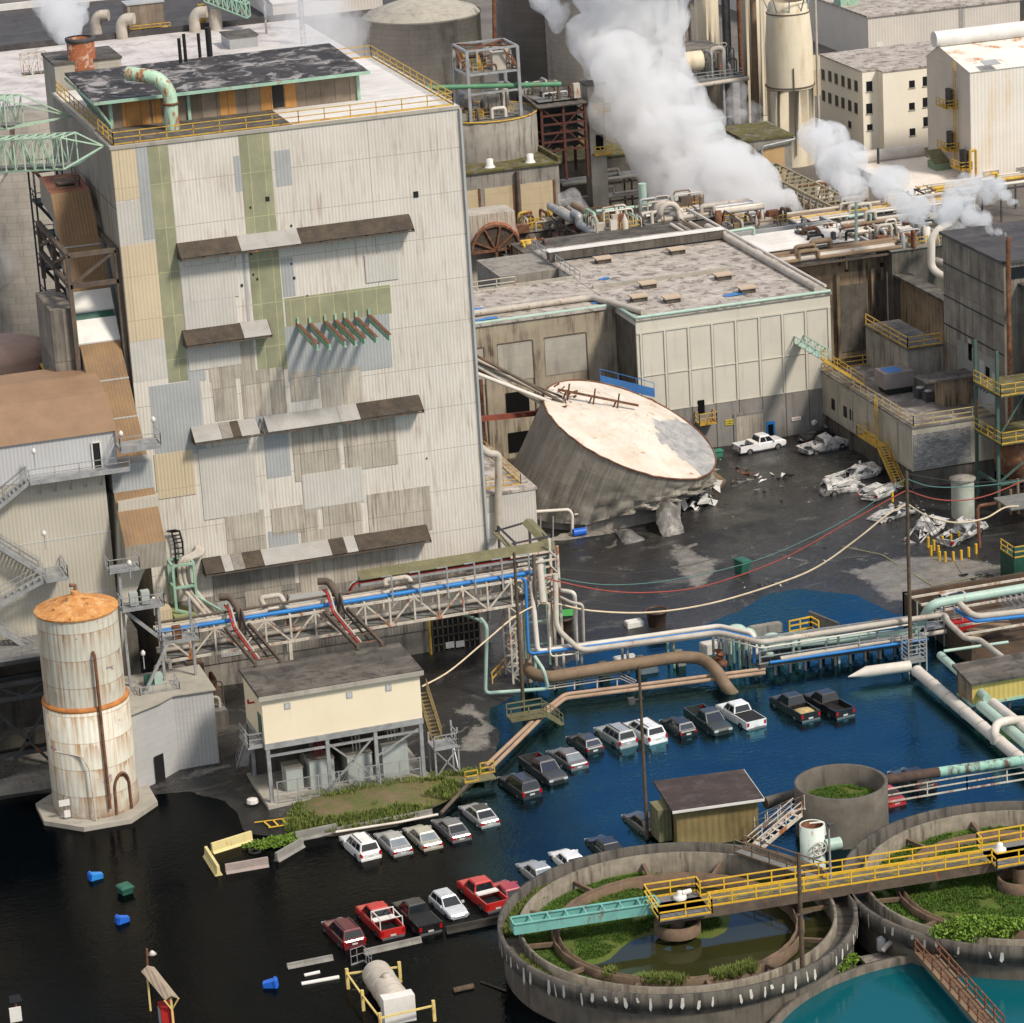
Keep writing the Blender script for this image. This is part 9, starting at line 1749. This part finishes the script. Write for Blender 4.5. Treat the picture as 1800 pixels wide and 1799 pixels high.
D = thing('solar_post', 'rusty post with tilted solar panel and white box at the bottom left', 'post', P(28,1799)); q = P(30,1800,0); t = PY(27,1758,q.y); b = MB(); b.tube([(q.x,q.y,-.5),(t.x,q.y,t.z)], .09, 8); b.build('post', M['rust'], D)
b = MB(); b.sheet([(t.x-.45,q.y-.3,t.z-.05),(t.x+.45,q.y-.3,t.z-.05),(t.x+.4,q.y+.3,t.z+.25),(t.x-.4,q.y+.3,t.z+.25)], .05); b.build('solar_panel', M['glassd'], D); b = MB(); b.box(t.x-.55,t.x+.3,q.y-.25,q.y-.1,t.z-1.6,t.z-.5); b.build('box', M['white'], D)
# weeds by the barriers, tyre, hatch marking
bush('low green weeds in the water between the yellow and grey barriers', P(480,1482,.1), 2.6, 1.0, .35, 1700, .13, 'weed_clump', 'weeds')
q = P(448,1497,.05); b = MB(); b.tube([q+V((.42*math.cos(k/20*6.283),.42*math.sin(k/20*6.283),0)) for k in range(21)], .13, 8); tag(b.build('tyre', M['tyre']), 'black tyre floating beside the weeds inside the barriers', 'tyre')
b = MB(); A_, B_, C_, D_ = P(447,1446,.36), P(545,1433,.36), P(556,1442,.36), P(472,1455,.36)
for a, c in ((A_,B_),(B_,C_),(C_,D_)): b.beam(a, c, .16, .02)
for k in range(1,6): b.beam(A_.lerp(B_,k/6), D_.lerp(C_,max(0,k/6-.12)), .14, .02)
struct(b.build('hatch_marking', M['yellowb']))
q = P(444,1412,.35); b = MB(); b.lathe([(.02,0),(.5,.05),(.45,.35),(.02,.45)], q, 9, smooth=False); tag(b.build('white_sack', M['white']), 'crumpled white sack beside the transformer building corner', 'sack')
# yard oddments
for (x, y, sx, sy, sz, m, lb) in ((1115,1103,.8,.5,.7,'white','small heap of white and blue rubbish left of the lone drum pot'),(1100,1165,1.0,.6,.6,'white','white square case lying by the fat brown pipe'),(1250,1145,.9,.6,.9,'pipew','white caged tank cube behind the low pipe rack'),(1345,1112,1.6,.4,.8,'conc','brown concrete block with lifting frame behind the rack'),(1140,1180,.8,.4,.4,'white','white box lying against the fat brown pipe in the water')):
    q = P(x, y, .1); b = MB(); b.box(q.x-sx,q.x+sx,q.y-sy,q.y+sy,0,sz); b.box(q.x-sx*.9,q.x+sx*.9,q.y-sy*.9,q.y+sy*.9,sz,sz+.08); tag(b.build('crate', M[m]), lb, 'crate')
a_, c_ = P(1422,1100,.1), P(1474,1105,.1); crw = MB(); crw.sheet([a_, c_, c_+V((0,0,.5)), a_+V((0,0,1.4))], .25); tag(crw.build('leaning_slab', M['concd']), 'long dark slab leaning in the blue puddle', 'slab')
D = thing('railing', 'small yellow steel railing beside the blue puddle', 'frame', P(1410,1115)); q = P(1388,1112,0); b = MB(); b.rail([q, q+V((2.2,.2,0)), q+V((2.4,-1.2,0))], 1.1, step=1.1, w=.12); b.build('frame', M['yellowb'], D)
tag(crumple('scrap_sheet', [P(1525,1092,.2),P(1545,1085,1.0),P(1552,1095,.6),P(1535,1100,.1)], None, M['crump'], amp=.2, n=5, seed=7), 'upright scrap of torn sheet standing in the blue puddle', 'wreckage')
for (x, y, lb, sd, m) in ((1352,842,'white torn sheet wreckage spread in the mud in the middle of the yard',21,'white'),(1350,865,'grey and yellow bent debris strip in the middle of the yard',22,'crump'),(1382,845,'dark lump of debris left of the white crushed suv',23,'black'),(1580,855,'silver crumpled car panel at the foot of the pole',24,'white'),(1315,832,'small heap of rust and white scraps right of the torn board',25,'rust'),(1605,900,'white twisted car shell pieces just right of the pole',26,'white'),(1725,1020,'small pile of dark scrap beside the green container',27,'black'),(1300,850,'pale scraps near the edge of the collapsed tank debris',28,'crump')):
    q = P(x, y, .1); D = thing('debris_heap', lb, 'debris', q); R = random.Random(sd)
    for k in range(7): p = q+V((R.uniform(-1.4,1.4),R.uniform(-1.1,1.1),.1)); s = R.uniform(.25,.75); b = MB(); b.sheet([p+V((R.uniform(-s,s),R.uniform(-s,s),R.uniform(0,s*.7))) for _ in range(4)], .03); b.build('scrap', M[m], D)
R = random.Random(77); b = MB()
for k in range(5000):
    x, y = R.uniform(1130,1760), R.uniform(800,1060); q = P(x, y, .2); s = abs(R.gauss(.0,.085))+.03
    if sdist(q.x, q.y, dry1) < 1 or (x < 1260 and y < 900) or noise.noise(V((q.x*.16, q.y*.16, 4))) < .02: continue
    b.add([q+V((R.uniform(-s,s),R.uniform(-s,s),R.uniform(-.03,s))) for _ in range(4)], [(0,1,2),(0,2,3)], R.choice((0,0,0,0,1,2,3,3)))
tag(b.build('rubble', [M['conc'], M['white'], M['rust'], M['black']]), 'small scraps and rubble scattered over the black muddy yard', 'rubble', kind='stuff')
# yard lamps and structures at the right edge
q = P(1693,912,.1); D = thing('small_silo', 'short pale stained round silo behind the drooping cables', 'silo', q); b = MB(); b.lathe([(1.15,0),(1.15,4.2)], q, 32); b.build('shell', mat('stained_silo', (.42,.44,.38), (.28,.28,.23), .5, .7, streak=.9, sc=(.12,.08,.04)), D); b = MB(); b.lathe([(1.32,4.15),(1.32,4.3),(.02,4.6)], q, 20); b.build('lid', M['conc'], D)
D = thing('green_container', 'dark green container with yellow railing at the right edge', 'container', P(1790,1030)); q = P(1783,1035,0); b = MB(); b.box(q.x,q.x+5,q.y,q.y+3,.1,3.0); b.build('body', mat('container_green', (.015,.07,.045), (.01,.045,.03), 1, .6), D); b = MB(); b.rail([(q.x,q.y+2.8,3.0),(q.x,q.y,3.0),(q.x+5,q.y,3.0)],1.1,step=1.1,w=.09); b.build('railing', M['yellow'], D)
D = thing('green_platform_tower', 'green steel tower with yellow railed platforms round a rusty tank at the right edge', 'tower', P(1790,900)); q = P(1756,905,0); b = MB()
for x in (q.x, q.x+6):
    for y in (q.y, q.y+5): b.beam((x,y,-.3),(x,y,17),.3)
for z in (3.2, 7.5, 12.5):
    b.beam((q.x,q.y,z),(q.x+6,q.y,z),.3); b.beam((q.x,q.y,z),(q.x,q.y+5,z),.3)
b.beam((q.x,q.y,8),(q.x+3,q.y,12.3),.2); b.beam((q.x+6,q.y,8),(q.x+3,q.y,12.3),.2); b.beam((q.x,q.y,3.3),(q.x+6,q.y,7.4),.2); b.build('frame', mat('green_steel', (.06,.11,.09), (.05,.08,.065), 1, .7, rust=.15), D)
for z in (12.6, 7.6): b = MB(); b.box(q.x-.2,q.x+6.3,q.y-1.3,q.y+5.2,z,z+.12); o = b.build('platform', M['moth'], D); b = MB(); b.rail([(q.x-.2,q.y+5,z+.1),(q.x-.2,q.y-1.2,z+.1),(q.x+6.2,q.y-1.2,z+.1)],1.2,step=1.5,w=.07); b.build('railing', M['yellow'], o)
b = MB(); b.lathe([(.6,2.6),(2.2,4.6),(2.2,7.3),(1.9,7.4)], (q.x+3,q.y+2.2,0), 32); b.build('tank', M['rust'], D)
b = MB(); b.box(q.x-1.5,q.x+2.5,q.y-6,q.y-2,2.4,2.6); b.build('lower_deck', M['deck'], D)
for k in range(3): b = MB(); b.tube([(q.x+.6+k*.8,q.y-1.5,0),(q.x+.6+k*.8,q.y-1.5,3+k)], .15, 8); b.build('pipe', M['pipeb'], D)
run('brown_pipe', 'brown hooped pipe at the right side of the yard behind the wrecked cab', [(1722,965,.2),(1718,890,0.2+4.0),(1750,885,4.2)], .17, 'rust')
run('painted_line', 'x', [(0,0,0),(1,1,0)], .01, 'white') if False else None
b = MB()
for a, c in (((1550,975),(1640,1030)),((1640,1030),(1760,1005)),((1478,960),(1550,975))): 
    p, q = P(*a,.42), P(*c,.42); b.beam(p, q, .1, .02)
struct(b.build('painted_lines', mat('faded_yellow_line', (.30,.27,.13), (.2,.18,.1), 1, .8)))
# ---------------------------------------------------------------- steam
def steam_mat(name, dens, thr=.46, sc=.28, soft=.18, col=(.93,.94,.96)):
    m = bpy.data.materials.new(name); m.use_nodes = True; t = m.node_tree; t.nodes.clear(); o = t.nodes.new('ShaderNodeOutputMaterial'); v = t.nodes.new('ShaderNodeVolumePrincipled'); t.links.new(v.outputs[0], o.inputs['Volume'])
    tc = t.nodes.new('ShaderNodeTexCoord'); n = t.nodes.new('ShaderNodeTexNoise'); n.inputs['Scale'].default_value = sc; n.inputs['Detail'].default_value = 8; n.inputs['Roughness'].default_value = .68; n.inputs['Distortion'].default_value = .9
    t.links.new(tc.outputs['Object'], n.inputs['Vector']); r = t.nodes.new('ShaderNodeMapRange'); r.inputs[1].default_value = thr-soft/2; r.inputs[2].default_value = thr+soft/2; r.inputs[3].default_value = 0; r.inputs[4].default_value = dens
    t.links.new(n.outputs['Fac'], r.inputs[0]); t.links.new(r.outputs[0], v.inputs['Density']); v.inputs['Color'].default_value = (.985,.985,.99,1); v.inputs['Anisotropy'].default_value = .2
    v.inputs['Emission Strength'].default_value = 0
    try: m.cycles.volume_step_rate = 1.5
    except Exception: pass
    return m
def plume(label, path, Y0, Y1, r0, r1, dens, seed=1, thr=.44, sc=.3, n=26, jit=.5, soft=.18, vox=None):
    """a chain of puffs along the drift of the steam, merged to one closed hull that bounds the vapour"""
    R = random.Random(seed); k = len(path); bm = bmesh.new(); c0 = None
    for i in range(n):
        t = i/(n-1); s = t*(k-1); j = min(k-2, int(s)); f = s-j; x = path[j][0]*(1-f)+path[j+1][0]*f; y = path[j][1]*(1-f)+path[j+1][1]*f
        rr = r0+(r1-r0)*t; p = PY(x, y, Y0+(Y1-Y0)*t)+V((R.uniform(-1,1),R.uniform(-1,1),R.uniform(-1,1)))*rr*jit
        if c0 is None: c0 = p.copy()
        bmesh.ops.create_icosphere(bm, subdivisions=2, radius=rr*R.uniform(.65,1.1), matrix=Matrix.Translation(p-c0))
    me = bpy.data.meshes.new('steam_plume'); bm.to_mesh(me); bm.free(); o = bpy.data.objects.new('steam_plume', me); C.objects.link(o); o.location = c0
    me.materials.append(steam_mat('steam', dens, thr, sc, soft)); md = o.modifiers.new('r', 'REMESH'); md.mode = 'VOXEL'; md.voxel_size = vox or max(.25, r0*.45)
    tx = bpy.data.textures.new('t', 'CLOUDS'); tx.noise_scale = max(.8, r0*1.3); d = o.modifiers.new('d', 'DISPLACE'); d.texture = tx; d.strength = r0*1.1; d.mid_level = .55; d.texture_coords = 'LOCAL'
    tag(o, label, 'steam', None, 'stuff'); return o
plume('great white steam plume rising from the plant roofs in front of the concrete silo', [(1270,345),(1235,310),(1185,255),(1150,205),(1115,140),(1105,60),(1120,-60)], 400, 418, 5.9, 5.0, 1.1, 1, .535, .26, 46, .8, .32, 1.2)
plume('steam plume drifting left from the dark building over the white sloping roof', [(1768,418),(1740,400),(1700,378),(1660,372),(1600,350),(1540,322),(1480,290),(1440,250)], 300.5, 372, .45, 2.5, 1.6, 2, .53, .6, 50, .8, .28, .4)
plume('curl of steam above the pipes left of the dark building', [(1672,400),(1668,350),(1700,330),(1750,345)], 350, 360, 1.3, 1.7, .7, 3, .50, .55, 18, .7, .3, .5)
plume('small steam puff drifting from a vent at the right edge', [(1792,360),(1765,345),(1745,325)], 330, 345, .35, 1.1, 1.4, 4, .48, 1.0, 12, .5, .25)
plume('small jet of steam in front of the tan tower', [(1409,372),(1395,358),(1380,342)], 395, 398, .4, 1.3, 1.8, 5, .47, 1.0, 14, .5, .25)
plume('thin wisp of steam from the dull red conical tank', [(1046,405),(1035,380),(1018,362),(1000,350)], 386, 390, .35, 1.3, .6, 6, .50, .9, 12, .5, .3)
plume('steam cloud blowing from the rusty chimney', [(128,58),(122,42),(112,28),(108,14)], 335, 360, 1.3, 2.3, .9, 7, .49, .5, 16, .7, .28)
plume('steam drifting up the left edge beside the conveyor trestle', [(20,480),(10,440),(15,390),(5,340),(40,360)], 330, 336, 1.6, 2.4, .5, 8, .50, .45, 20, .8, .3)
plume('thin haze of steam behind the penthouse roof', [(630,95),(580,55),(540,20),(560,-20)], 425, 450, 4.0, 4.6, .12, 9, .48, .2, 18, .8, .35, 1.2)
plume('wisp of steam high up in front of the dark silo', [(985,45),(965,15),(945,-20)], 420, 424, 1.3, 1.9, .7, 10, .49, .5, 12, .7, .3)
plume('faint steam wisp between the great plume and the tan tower', [(1345,225),(1310,200),(1285,185)], 430, 436, 1.3, 2.0, .35, 11, .51, .6, 10, .8, .3)
